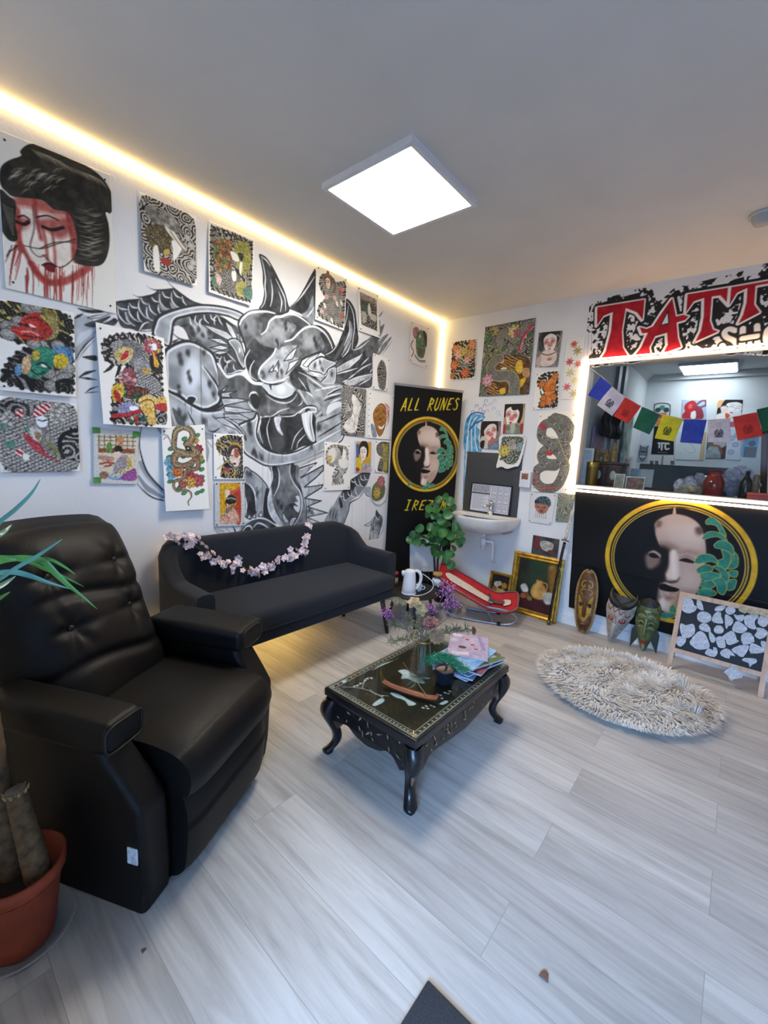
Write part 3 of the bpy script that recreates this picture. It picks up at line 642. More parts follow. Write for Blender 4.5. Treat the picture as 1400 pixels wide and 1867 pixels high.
st('720,790;780,750;830,720', WH, .012)
spike('410,1170;560,1080;700,1010;792,968;740,1060;600,1180;412,1250'); wt('410,1262;560,1222;710,1178', '600,1170;700,1060;780,970', '690,1242;800,1165;910,1112', '580,1330;690,1250', '500,1372;580,1342', '740,1412;900,1322', '890,1240;920,1190', w=.011)
fl('520,1385;740,1290;922,1252;922,1300;760,1365;640,1425', P_wash('84898f', 'c6ccd3', .04, 4)); st('580,1370;700,1310;900,1270', WH, .01); st('740,1450;870,1440', '3a3c3f', .02)
body('190,1020;300,1060;417,1105;300,1190;242,1272;180,1240;20,1200;50,1100', P_wash('8c9298', 'c9d0d8', .05, 5), .008, .006); body('300,1190;402,1160;412,1260;392,1392;290,1412;180,1402;270,1290', WL, .008, .006); blot((185,1100), (110,1150), (210,1190), (350,1260), r=.014, a=.75)
fl('0,1290;240,1400;490,1430;490,1850;250,1867;180,1700;60,1540', P_wash('6c7176', 'a2a8ae', .06, 6))
for t, c, w_ in (('110,1500;250,1460;480,1420', WH, .012), ('280,1545;380,1490;485,1440', WH, .011), ('230,1612;300,1572;475,1530', WH, .012), ('320,1672;400,1630;480,1600', WH, .011), ('290,1565;400,1500;485,1475', DK, .013), ('240,1640;330,1605;475,1560', DK, .016), ('330,1700;420,1660;480,1635', DK, .012), ('0,1290;120,1380;260,1475', WH, .011), ('0,1250;100,1250;240,1285', WH, .011), ('0,1330;90,1410;200,1480', DK, .008)): st(t, c, w_)
fl('300,1705;475,1652;475,1792;290,1867', 'cfd4db'); st('295,1867;390,1830;480,1800', DK, .01)
fr('E')
fl('1150,600;1260,560;1420,480;1420,720;1220,815;1150,850;1140,700', P_wash('7f848a', 'b0b6bd', .05, 7)); st('1160,650;1260,610;1420,535', DK, .012); st('1170,795;1260,740;1420,640', DK, .014); st('1150,860;1260,800;1420,715', WH, .012); blot((1180,690), (1170,705), r=.02)
# neck, tusks, lower coils
fr('G')
Z = '1045,215;1255,150;1075,322;1332,180;1332,240;1240,330;1115,432;1328,405;1312,440;1115,562;1312,592;1150,660;1385,732;1148,782;1335,862'
mu.fill(W('1000,190;'+Z+';1130,870;1080,700;1060,400'), P_wash('868b91', 'bcc2ca', .05, 31), 1, False); mu.stroke(W(Z), .011, DK, 1, (1, .6), smooth=False)
st('1050,235;1230,175;1090,300', WH, .007); st('1130,425;1310,400', WH, .006); st('1140,700;1330,735', WH, .008); blot((1165,720), (1205,720), r=.014); st('1060,150;1330,40', WH, .012); st('1060,190;1200,120;1335,70', DK, .011); fl('1000,130;1300,10;1335,60;1080,190', '9a9fa5', .8)
body('415,225;500,245;600,320;690,440;690,560;660,790;440,790;412,600', WL, .01, .004); fl('415,380;480,400;540,520;562,720;440,780;428,560', WD); wt('420,370;490,420;540,520;556,710', '430,560;442,640;430,760', w=.011); blot((560,470), (575,530), (455,280), (485,290), r=.013, a=.8); fl('660,480;700,440;700,560;720,760;800,860;640,790', DK)
fl('710,190;950,180;1050,190;1040,330;1080,450;1110,600;1142,760;1132,860;1060,892;870,900;800,780;740,640;690,560;720,420;740,300', P_wash('4b4e52', '83888d', .06, 33))
fl('735,205;810,205;822,330;795,460;752,525;732,420', WD); fl('950,180;1010,185;1010,330;1066,430;1095,560;1050,480;960,340', WD); fl('880,680;980,620;1060,700;1040,820;960,860;900,800', WD)
wt('805,210;822,300;812,420;760,532', '950,180;945,280;990,390;1050,470;1080,560;1082,680;1040,800;980,890', '725,200;742,300;725,390;690,440', w=.010); st('1120,560;1140,700;1130,860', DK, .01)
fl('725,440;752,560;770,680;835,800;885,895;800,862;722,765;688,645;692,540', P_wash('8d9399', 'cfd5dc', .05, 3)); st('725,440;692,540;688,645;722,765;800,862', WH, .009); st('730,450;770,680;885,895', DK, .007); st('715,440;680,540;676,650;705,770', DK, .012)
spike('865,720;900,790;942,842;890,852;858,790'); body('940,880;960,800;1020,785;995,832;965,885', WL, .006, .005)
fl('1010,545;1052,540;1062,640;1045,725;1000,690;990,650;1040,660;1000,610;1040,600', 'c9cfd7'); blot((800,590), (840,660), r=.02, a=.8)
fl('330,985;400,870;500,810;600,795;720,830;820,912;835,930;700,945;500,965;340,1005', WD); wt('350,960;430,860;540,800;650,800;760,862;830,922', '390,952;440,890;490,890;512,950', '520,902;570,852;640,870;712,922', w=.011)
for t in ('445,795;480,738;492,802', '508,785;540,728;548,792', '578,772;610,712;632,782'): spike(t)
st('60,920;180,945;150,995', DK, .006); st('60,920;140,1000', DK, .006); st('180,900;270,965', DK, .006); st('280,880;330,990', DK, .014); fl('70,925;180,950;145,990', LT, .7)
for t in ('630,180;620,700', '690,170;690,460', '1165,130;1160,800', '1235,0;1235,330', '1282,370;1272,530', '705,30;690,170', '855,30;855,170'): st(t, '4a4d52', .0045, (1, .4), .8)
# tail at the lower right, claw, drips
fr('T')
fl('630,780;820,670;920,650;962,575;935,700;890,830;850,935;790,1005;640,1112;620,1200;580,1330;520,1435;260,1405;330,1230;400,1120;490,960;540,910;630,900', P_wash('7c8187', 'a4aab1', .05, 35))
fl('630,780;820,670;925,655;890,800;820,880;720,860;650,990;560,1060;500,1020;540,915;630,900', WD); fl('720,860;820,850;790,960;680,1040;650,990', '777c82', .9)
wt('640,780;690,805;720,795', '700,750;720,830;770,860', '790,700;800,760;850,780', '760,760;790,850;830,870', '840,690;860,760;900,770', '650,920;660,1010;720,1030', '600,940;610,990;645,1010', '530,960;545,1060;580,1080', '490,990;510,1020;530,1010', '720,880;715,950;750,1000', w=.009)
st('625,785;720,725;820,668;925,650', DK, .012); st('830,965;760,1045;640,1112;612,1230;562,1370;518,1438', DK, .012); st('822,940;750,1020;640,1085', WH, .012); st('840,950;880,1002;950,1030', DK, .01); fl('468,1040;490,1182;525,1160;500,1050', DK)
fl('850,900;930,870;960,1000;900,1010;840,950', P_wash('8d9298', 'b6bcc3', .03, 2))
for i in range(7): st('%d,%d;%d,%d;%d,%d' % (350+i*18, 1150+i*14, 320+i*20, 1260+i*12, 300+i*26, 1350+i*8), DK if i % 2 else '74797e', .010, (.4, .4))
fl('1020,1210;1060,1260;1112,1320;1112,1430;1080,1535;1052,1640;1042,1790;925,1790;925,1560;950,1420;1000,1310', P_wash('3a3d40', '85898e', .04, 37, 2.2)); fl('930,1545;1040,1545;1045,1790;922,1790', P_wash('8a8f95', 'b4bac1', .03, 1)); wt('960,1550;962,1790', '1005,1560;1008,1790', '1005,1290;1030,1340;1060,1360', w=.008)
spike('840,1442;930,1395;1000,1310;960,1420;900,1462'); wt('970,1420;950,1520', '1000,1420;985,1530', '1020,1440;1015,1530', w=.006); st('1112,1430;1125,1500;1052,1640', DK, .008); st('925,1560;922,1790', DK, .008); st('1045,1560;1045,1790', DK, .008)
for t in ('670,1120;655,1640', '880,1060;862,1730', '805,1020;805,1100', '925,1040;920,1210', '650,1120;645,1200'): st(t, '6b6e73', .004, (1, .5), .8)
for t in ('1100,1160;1180,1300;1150,1430;1210,1560', '1130,1100;1230,1105', '1120,940;1210,1020', '1140,1500;1200,1640'): st(t, '8fa3b5', .012, (.4, .4), .5)
# loop behind the hanging papers at the lower left
fr('F')
for t, c, w_ in (('130,870;200,1040;330,1190;480,1335', '92979d', .035), ('105,1090;250,1280;480,1400', '8a8f95', .03), ('120,960;210,1110;340,1260;480,1375', 'c9ced6', .012), ('150,320;120,560;140,740;220,980;330,1140;480,1295', DK, .011), ('80,1200;200,1330;330,1420;490,1465', DK, .011), ('1100,450;1240,640', DK, .006), ('1120,480;1175,690;1150,850', '9a9fa6', .022)): st(t, c, w_, (.5, .9))
fr('B')
for t in ('540,790;550,1300;560,1867', '1105,1200;1105,1540', '418,1590;420,1720', '343,1530;343,1580'): st(t, '4a4d52', .0045, (1, .4), .8)
mural = mu.mesh('dragon_mural', PAINT, .0008, wl, cut=.01); mural['label'] = 'grey and black dragon painted on the wall'; mural['kind'] = 'structure'
# ------------------------------------------------------------------ papers pinned to the walls
PAPER = 'e9e7e2'
class Sheet(Cv):
    """A sheet of paper with four measured corners (top left, top right, bottom right, bottom left)."""
    def __init__(s, pl, quad, res=.0036, base=PAPER, metric=False):
        q = [np.array(p, float) if metric else pl.px(*p) for p in quad]; s.q = q
        w = max(np.hypot(*(q[1]-q[0])), np.hypot(*(q[2]-q[3]))); h = max(np.hypot(*(q[3]-q[0])), np.hypot(*(q[2]-q[1])))
        s.w, s.h = w, h; s.nu = max(3, int(w/res)+2); s.nv = max(3, int(h/res)+2)
        a, b = np.meshgrid(np.linspace(0, 1, s.nu), np.linspace(0, 1, s.nv), indexing='ij'); a = a[..., None]; b = b[..., None]
        P = (q[3]*(1-a)+q[2]*a)*(1-b)+(q[0]*(1-a)+q[1]*a)*b
        s.pl = pl; s.X, s.Y = P[..., 0].copy(), P[..., 1].copy(); s.res = res
        s.box = (s.X.min(), s.Y.min(), s.X.max(), s.Y.max()); s.C = np.zeros((s.nu, s.nv, 3))+hx(base); s.A = np.ones((s.nu, s.nv)); s.K = (0., 0., 1.); s.mm = None; s.clipm = None
        s.a, s.b = a[..., 0], b[..., 0]
    def _bb(s, P, m): return slice(0, s.nu), slice(0, s.nv)
    def unit(s):
        q = s.q
        def f(a, b): return (q[0]*(1-a)+q[1]*a)*(1-b)+(q[3]*(1-a)+q[2]*a)*b
        s.mm = f; return s
    def px(s, k=None):
        s.mm = None
        if k: s.frame(*k)
        return s
PIN = M('pin_head', '2a2a2c', rough=.3, var=0)
CLIPG = M('green_tape', '4f8a3c', rough=.5)
OUTL = {'sleeve': [(.13, .14), (.35, .045), (.65, .03), (.92, .07), (.96, .3), (.96, .6), (.95, .95), (.6, .965), (.25, .95), (.24, .8), (.32, .64), (.46, .52), (.3, .47), (.14, .38), (.08, .25)],
        'round': [(.1, .05), (.5, .03), (.9, .05), (.96, .12), (.97, .5), (.96, .88), (.9, .95), (.5, .97), (.1, .95), (.04, .88), (.03, .5), (.04, .12)],
        'full': [(.05, .04), (.95, .04), (.95, .96), (.05, .96)]}
def fingers(s, pts, n, l, w=.010, c='141414', bg=None, smooth=True):
    """Fringe of dark wind bars round an outline."""
    P = np.array(cr(s.p(pts), 8, True)); o = s.mm; k = s.K; s.mm = lambda a, b: np.array((a, b)); cen = P.mean(0)
    d = np.concatenate([[0], np.cumsum(np.hypot(*np.diff(P, axis=0).T))])
    for t in np.linspace(0, d[-1], n, endpoint=False):
        i = min(np.searchsorted(d, t, 'right')-1, len(P)-2); a = P[i]; tg = P[i+1]-P[i]; tg = tg/(np.hypot(*tg)+1e-9); nn = np.array((-tg[1], tg[0]))
        if nn@(cen-a) < 0: nn = -nn
        s.stroke([a+nn*.002, a+nn*l*.5+tg*l*.2, a+nn*l+tg*l*.55], w, c, 1, (1.2, .3))
    s.mm = o; s.K = k
def scatter(s, pts, pal, n, r, seed=0, line='1c1c1c'):
    """Loose petals and leaves inside an outline."""
    R = np.random.RandomState(seed); s.clip(pts); o = s.mm; u0, v0, u1, v1 = s.box; s.mm = lambda a, b: np.array((a, b))
    for i in range(n):
        c = np.array((R.uniform(u0, u1), R.uniform(v0, v1))); a = R.uniform(0, PI); q = r*R.uniform(.6, 1.3); col = pal[R.randint(len(pal))]
        if line: s.ell(c, q+.002, q*.55+.002, line, .9, a)
        s.ell(c, q, q*.55, col, 1, a); s.ell(c+np.array((math.cos(a), math.sin(a)))*q*.3, q*.45, q*.22, np.clip(hx(col)*1.3, 0, 1), .7, a, 2)
    s.mm = o; s.clip()
def flower(s, c, r, pal, n=7, line='2a1a1a'):
    q = s.p([c])[0]; o = s.mm; s.mm = lambda a, b: np.array((a, b))
    for k in range(2):
        for i in range(n):
            a = 2*PI*i/n+k*.4; rr = r*(.62 if k == 0 else .33); p = q+np.array((math.cos(a), math.sin(a)))*rr
            s.ell(p, r*(.42-.14*k)+.0018, r*(.3-.08*k)+.0018, line, .9, a); s.ell(p, r*(.42-.14*k), r*(.3-.08*k), pal[k % len(pal)], 1, a)
    s.ell(q, r*.16, r*.16, pal[-1], 1); s.mm = o
def face(s, c, w, h, rot=0., skin='e4d6cc', hair='1d1c1d', tint=None, mirror=1, hairdo=True):
    """Small drawn head in three-quarter view, of no one in particular."""
    q = s.p([c])[0]; o = s.mm; cc, ss = math.cos(rot), math.sin(rot); s.mm = lambda a, b: q+np.array(((a*cc*mirror-b*ss)*w, (a*ss*mirror+b*cc)*h))
    if hairdo:
        s.fill([(-.62, .1), (-.6, .55), (-.25, .85), (.2, .88), (.6, .6), (.68, .05), (.5, -.3), (.2, .1), (-.3, .3), (-.5, -.1)], hair)
        s.ell((.1, .95), w*.22, h*.14, hair, 1)
    s.fill([(-.45, .35), (0, .5), (.4, .35), (.45, -.05), (.25, -.42), (-.05, -.6), (-.3, -.4), (-.46, 0)], skin, 1, True, 1., '4a3a38', .0025)
    if hairdo: s.fill([(-.5, .25), (-.3, .6), (.1, .72), (.5, .5), (.55, .1), (.4, .3), (.0, .48), (-.35, .4)], hair)
    for x in (-.25, .12): s.stroke([(x-.11, .06), (x, .1), (x+.11, .05)], .0035, '1c1617'); s.stroke([(x-.12, .2), (x, .25), (x+.12, .2)], .003, '2c2322')
    s.stroke([(-.1, .05), (-.16, -.14), (-.06, -.16)], .0025, '6a524c'); s.fill([(-.16, -.3), (-.06, -.27), (.06, -.3), (-.05, -.36)], 'a83232')
    if tint:
        for p in ((-.3, .08), (.2, .06), (.0, -.1)): s.ell(p, w*.16, h*.12, tint, .65, 0, glow=.6)
    s.mm = o
def detail(s, seed):
    """Fine pen work over everything inked: broken dark outlines and pale scratches."""
    m = np.clip((np.abs(s.C-hx(PAPER)).sum(-1)-.25)*4, 0, 1); d1, d2, _ = vor(s.X+.006*vnoise(s.X, s.Y, .012, seed), s.Y, .017, seed)
    l = np.clip((.13-(d2-d1))/.09, 0, 1)*.55*m; s.C = s.C*(1-l[..., None])+hx('1c1b1a')*l[..., None]
    f = np.sin((s.X+s.Y*.6+.05*vnoise(s.X, s.Y, .05, seed+1))*2*PI/.013); g = np.clip((f-.8)*6, 0, 1)*.38*m*(vnoise(s.X, s.Y, .03, seed+2) > .45); s.C = s.C*(1-g[..., None])+hx('dcd8d0')*g[..., None]
def poster(pl, quad, label, draw, base=PAPER, lift=.0, off=.008, pins='tb', group=None, cat='drawing', name='hanging_drawing', res=.0036, K=None, mat=None, metric=False, cut=None):
    s = Sheet(pl, quad, res, base, metric)
    if K: s.frame(*K)
    draw(s)
    if res < .005 and cat == 'drawing' and 'portrait' not in label and 'streaked' not in label: detail(s, len(label))
    vt = max(s.q[0][1], s.q[1][1]); hh = s.h
    o = s.mesh(name, mat or PRINT, off, None, cut, (lambda U, V: lift*np.clip((vt-V)/hh, 0, 1)**1.5) if lift else None, .0006)
    tag(o, label, cat, group)
    if pins:
        o0 = o.location
        for a, b, k in ((.06, .05, 't'), (.94, .05, 't'), (.06, .95, 'b'), (.94, .95, 'b')):
            if k in pins:
                p = (s.q[0]*(1-a)+s.q[1]*a)*(1-b)+(s.q[3]*(1-a)+s.q[2]*a)*b
                P = pl.pt(p[0], p[1], off+lift*np.clip((vt-p[1])/hh, 0, 1)**1.5+.002); d = MB().ball(P, .0045, 8, 5); po = d.build('push_pin', PIN, None, P); po.parent = o; po.location = P-o0
    return o
def silo(s, kind, pat, pts=None): s.unit(); s.fill(pts or OUTL[kind], pat); return pts or OUTL[kind]
C1 = (0, 200, 3.5); C2 = (0, 530, 4.375); C3 = (280, 440, 3.182); C4 = (560, 460, 3.4567); R1 = (800, 560, 5.); R3 = (680, 860, 3.684)
# 1 -- the large head with bleeding eyes
def d_head(s):
    s.frame(*C1)
    s.fill(W('95,560;200,545;330,600;430,640;480,800;470,960;420,1060;340,1105;270,1080;200,960;130,860;95,740'), P_wash('d5c9bd', 'ece2d6', .03, 3))
    red = P_wash('6d1512', 'a8362c', .02, 5)
    for t in ('90,560;200,550;330,605;440,660;380,680;260,655;160,625;100,620', '100,690;180,700;190,735;140,770;105,750', '240,710;330,695;430,700;440,790;380,830;300,780;255,755'): s.fill(W(t), red, .7, soft=6)
    for t, w in (('215,560;230,700;260,830', .014), ('130,860;200,990;270,1080', .016), ('440,680;470,830;480,960', .03), ('200,990;280,1095;420,1095;560,1010', .026), ('105,640;120,860;130,900', .02), ('270,760;290,860;300,960', .010), ('330,780;345,900;350,1000', .008)): s.stroke(W(t), w, red, .8, soft=3)
    R = np.random.RandomState(4)
    for i in range(52):
        x = R.uniform(70, 600); y0 = 870 if x < 140 else (980+R.uniform(-20, 90)); y1 = y0+R.uniform(90, 260)
        s.stroke([(x, y0), (x+R.uniform(-8, 8)-(20 if x < 140 else 0), (y0+y1)/2), (x+R.uniform(-6, 6)-(40 if x < 140 else 0), y1)], R.uniform(.002, .006), ['8e2a22', 'a34238', '76201b'][i % 3], .8, (1, .5))
    for t in ('110,690;150,680;185,705', '230,690;300,680;370,710'): s.stroke(W(t), .006, '241a18')
    for t in ('105,720;150,735;180,720', '270,750;330,770;400,755'): s.stroke(W(t), .012, '1a1313')
    s.stroke(W('205,610;215,760;190,880;240,940;290,930'), .006, '5a4a44', .7); s.fill(W('270,990;310,975;350,1000;345,1040;300,1030'), '6d1a18'); s.stroke(W('265,995;310,985;355,1005'), .005, '2a0f0f')
    hair = P_wash('171613', '33312b', .03, 7)
    s.fill(W('130,300;125,270;170,230;240,225;340,270;450,320;560,370;650,440;710,540;720,620;700,665;670,660;690,740;695,860;670,960;620,1000;520,995;470,960;490,860;470,740;430,660;340,640;260,580;90,560;40,530;0,480;0,380;50,330'), hair)
    s.fill(W('-10,520;60,560;100,600;95,720;110,830;60,840;10,780;-10,740'), hair)
    for i in range(90):
        a = i/90; k = i % 3
        if k == 0: x, y = 190+a*440, 250+a*200; p = [(x, y), (x+50, y+20+30*R.rand()), (x+80, y+70)]
        elif k == 1: x, y = 560+R.uniform(-60, 60), 620+a*340; p = [(x-40, y), (x+10, y+14), (x+60, y+4)]
        else: x, y = 40+a*330, 400+R.uniform(0, 150); p = [(x, y), (x+22, y-24), (x+60, y-34)]
        s.stroke(p, R.uniform(.003, .008), ['a09a84', '77725f', 'c6c0aa'][R.randint(3)], .55, (.3, .2))
    for i in range(12): s.stroke([(10+i*6, 600+i*18), (40+i*4, 625+i*16), (80, 640+i*14)], .004, '8d8773', .6)
    for t in ('150,870;260,890;360,860;480,830', '250,890;350,850;470,850', '270,930;380,1010;470,950', '60,900;40,940', '110,870;60,910'): s.stroke(W(t), .004, '1b1815', .8)
poster(LW, [(-8, 236), (200, 320), (211, 573), (10, 526)], 'large sheet with a face streaked in red under piled black hair', d_head, 'e0ddd4', res=.0034)
# 2, 3 -- two panels beside it
def d_stag(s):
    silo(s, 'full', P_rings('141312', 'a8a59e', .013, .06, 11, .66))
    s.px(C1)
    s.fill(W('920,640;980,620;1060,720;1120,800;1180,880;1140,930;1060,830;1000,770'), P_wash('4a4845', '96928c', .02, 2)); s.fill(W('920,760;1020,740;1090,830;1060,910;960,890'), P_cells(['6d6146', '8a7c58', '5a4f38'], .012, 3, '332c20', .2))
    s.fill(W('970,890;1000,880;1010,1030;975,1020'), 'e4e1da'); s.fill(W('1090,840;1140,850;1150,900;1100,970;1095,900'), 'e4e1da'); s.fill(W('1040,700;1080,740;1140,840;1180,900;1140,870;1060,780'), 'd9d6ce')
    s.fill(W('1000,690;1060,660;1130,720;1150,790;1080,770'), P_wash('5c5955', 'a8a49d', .02, 6)); s.fill(W('1020,950;1080,960;1075,1000;1030,990'), '8c2f22'); s.fill(W('1040,900;1070,895;1075,925;1045,930'), 'b59a44')
    s.stroke(W('1080,780;1150,880;1200,940'), .006, '8a6a48')
    for c in ((1190, 820), (1210, 870), (1225, 980), (1210, 1010)): s.ell(c, .016, .015, '9a9691', 1); s.ell(c, .012, .011, 'c3bfb8', .6, 0, 3)
poster(LW, [(251, 350), (355.7, 397), (355.7, 524), (260, 495.7)], 'black and grey wave panel with a pale figure, next to the streaked face', d_stag, lift=.012)
def d_bird(s):
    P = silo(s, 'round', P_flow('1b1a18', 'a8a49b', .015, 4, .6, .07, .9)); fingers(s, P, 40, .03, .008)
    s.px(C3)
    s.fill(W('350,0;440,0;450,90;440,190;380,200;345,100'), P_cells(['8c5a34', 'a9743e', 'c0894a', '6e7a3c', '7d3b2c'], .022, 9, '3c2415', .12)); s.fill(W('470,20;540,10;560,120;520,200;470,120'), P_wash('7a7a34', 'a39c4e', .02, 3)); s.fill(W('400,170;480,190;500,270;420,290;380,240'), P_rings('3b3b39', '8e8c88', .010, .04, 3, .4))
    s.fill(W('440,60;480,80;490,120;455,110'), 'dedad0'); s.fill(W('355,190;385,220;375,260;355,240'), 'd8b6b0'); s.fill(W('445,180;470,180;470,230;450,230'), 'e4dfd6'); s.fill(W('495,125;510,130;500,190;490,180'), 'e4dfd6'); s.fill(W('470,250;520,240;530,310;480,320'), P_wash('8c8a3e', 'b0a850', .02, 5)); s.fill(W('510,280;560,270;560,340;520,330'), '4f7268')
    s.fill(W('330,220;350,210;360,270;335,260'), '4f7a60')
    s.unit(); flower(s, (.3, .3), .018, ['a9743e', 'd09a54', '5a3a20']); flower(s, (.45, .2), .018, ['a9743e', 'd09a54', '5a3a20']); flower(s, (.42, .42), .018, ['96663a', 'd09a54', '5a3a20']); s.fill([(.62, .3), (.75, .28), (.72, .4)], '1a1a1a')
poster(LW, [(378.6, 402.9), (463, 437), (456, 559.4), (377.4, 534)], 'rounded panel of an orange-flecked bird among waves above the dragon', d_bird, lift=.012)
# 4 -- two dragon heads, red over green
def d_twins(s):
    s.px(C2)
    a = W('-20,130;60,90;200,95;340,120;480,170;570,250;575,330;480,400;400,430;250,430;140,420;60,380;-20,340'); b = W('20,640;100,520;250,440;400,400;560,380;575,560;575,780;540,810;420,805;250,795;90,760;0,700')
    s.fill(a, P_flow('16140f', 'b8a64c', .045, 3, .62, .06, 1.2)); s.fill(b, P_flow('1a1a1b', '8d8b8a', .05, 8, .5, .05, .7)); fingers(s, b, 26, .05, .016); fingers(s, a, 26, .04, .014)
    for i, c in enumerate(((60, 290), (100, 330), (150, 250), (220, 140), (290, 135), (60, 350), (330, 440), (270, 430), (470, 680), (520, 660), (440, 720), (380, 660), (540, 620), (460, 440), (400, 760), (500, 700))): s.ell(c, .026, .024, '4a4947', 1); s.ell(c, .023, .021, '8a8884', 1); s.ell((c[0]+6, c[1]-6), .014, .012, 'b0aeaa', .7, 0, 3)
    s.fill(W('320,150;430,170;470,260;440,380;330,390;400,280'), P_wash('6e6230', 'a89a5e', .02, 4)); s.fill(W('190,200;300,180;340,240;420,330;340,400;230,390;180,340;150,270'), P_wash('8f1d1a', 'c8372c', .03, 6)); s.fill(W('80,300;140,290;200,330;240,390;160,380'), 'b3261f'); s.stroke(W('150,270;220,280;270,300'), .01, '3a0d0c'); s.fill(W('225,265;265,280;285,300;240,290'), 'eeddd8'); s.stroke(W('170,330;250,330;300,360'), .007, 'e79a8e'); s.stroke(W('200,230;280,215;330,250'), .006, '5a1210'); s.stroke(W('180,360;260,370;340,380'), .006, '4a0f0e')
    s.fill(W('420,450;560,460;575,560;520,580;440,520'), P_wash('2d5c8e', '6da0c4', .025, 3)); s.fill(W('260,480;330,440;420,480;420,580;380,650;300,700;230,690;200,620;240,560'), P_wash('145c4a', '3f9c80', .03, 5)); s.fill(W('430,520;500,510;545,560;500,620;430,610'), P_wash('b39a18', 'd9c23c', .02, 4)); s.fill(W('250,500;300,470;310,540;270,560'), P_wash('a88f28', 'd0b64c', .02, 6)); s.fill(W('180,540;240,530;230,650;170,660'), P_wash('b38a5a', 'd9bd94', .02, 7)); s.fill(W('115,610;165,600;160,670;120,670'), '5c93bd'); s.fill(W('310,580;350,590;380,610;340,610'), 'e7e4da'); s.stroke(W('290,590;340,580;390,620'), .008, '0d3328'); s.stroke(W('240,640;300,670;350,650'), .007, '0d3328')
    for r in (.075, .055, .035): s.stroke([(430+r*600, 800), (440+r*300, 730), (540, 690+r*600), (575, 690+r*700)], .012, '17171a')
poster(LW, [(-6, 545), (133.7, 571), (137, 725), (-3, 711.7)], 'sheet with a red dragon head above a green one', d_twins, lift=.01, res=.0034)
# 5 -- grey scaled coils with red stripes
def d_coils(s):
    silo(s, 'full', P_scales('232323', '6c6b69', 'c9c6c0', .014, 0, .5)); s.px(C2)
    s.fill(W('-10,880;160,890;280,920;240,1000;100,980;-10,1000'), P_rings('1d1d1e', '8b8987', .022, .09, 4, .5)); s.fill(W('520,1130;620,1080;630,1330;540,1340;480,1250'), P_rings('1c1c1d', 'a5a3a0', .022, .1, 7, .45))
    s.fill(W('400,910;540,900;540,1020;440,1060;380,1000'), P_cells(['d8d5cc', 'c4c1b8', 'e0ddd5'], .018, 3, '6f6d69', .2)); s.fill(W('20,980;100,970;90,1080;10,1080'), P_cells(['d8d5cc', 'c4c1b8'], .018, 5, '55534f', .2))
    strp = lambda x, y: mixc(hx('a81f2c'), hx('e8d6d0'), (np.sin((x*.8+y)*2*PI/.022) > .35).astype(float))
    for t in ('300,920;395,895;395,940;330,1000;260,1000;270,950', '120,970;170,940;185,1000;140,1015', '110,1275;170,1260;190,1310;140,1320'): s.fill(W(t), strp)
    s.fill(W('250,1050;330,1060;420,1180;440,1290;360,1280;290,1190'), P_wash('6f6d6a', '9d9b97', .02, 3)); s.fill(W('290,1010;340,1000;375,1030;365,1080;320,1090;290,1060'), 'e8ebee'); s.stroke(W('300,1030;340,1040;365,1030'), .005, '2a2a2c'); s.fill(W('180,1140;240,1160;320,1230;380,1310;480,1370;420,1350;300,1290;220,1220'), P_wash('9c1f2a', 'c24450', .02, 5)); s.fill(W('340,1180;420,1220;500,1330;440,1320'), P_wash('6a6a48', '93936a', .02, 3)); s.fill(W('240,1090;320,1110;320,1190;260,1180'), P_wash('b0aca4', 'e0dcd5', .02, 8)); s.fill(W('280,1130;320,1140;310,1190;285,1180'), '8c7250')
    for t in ('30,1215;80,1195;120,1220;80,1260', '0,1060;40,1070;40,1110;10,1110', '180,1100;230,1095;220,1125'): s.fill(W(t), '4f8472')
    s.fill(W('180,1300;230,1310;220,1350;180,1345'), 'e9e7e1'); s.stroke(W('500,1330;470,1230;500,1150;600,1110'), .016, '1b1b1c')
poster(LW, [(-4, 722), (139.4, 737), (145, 859), (0, 861)], 'grey scale-covered panel with red stripes below the two dragon heads', d_coils, lift=.006)
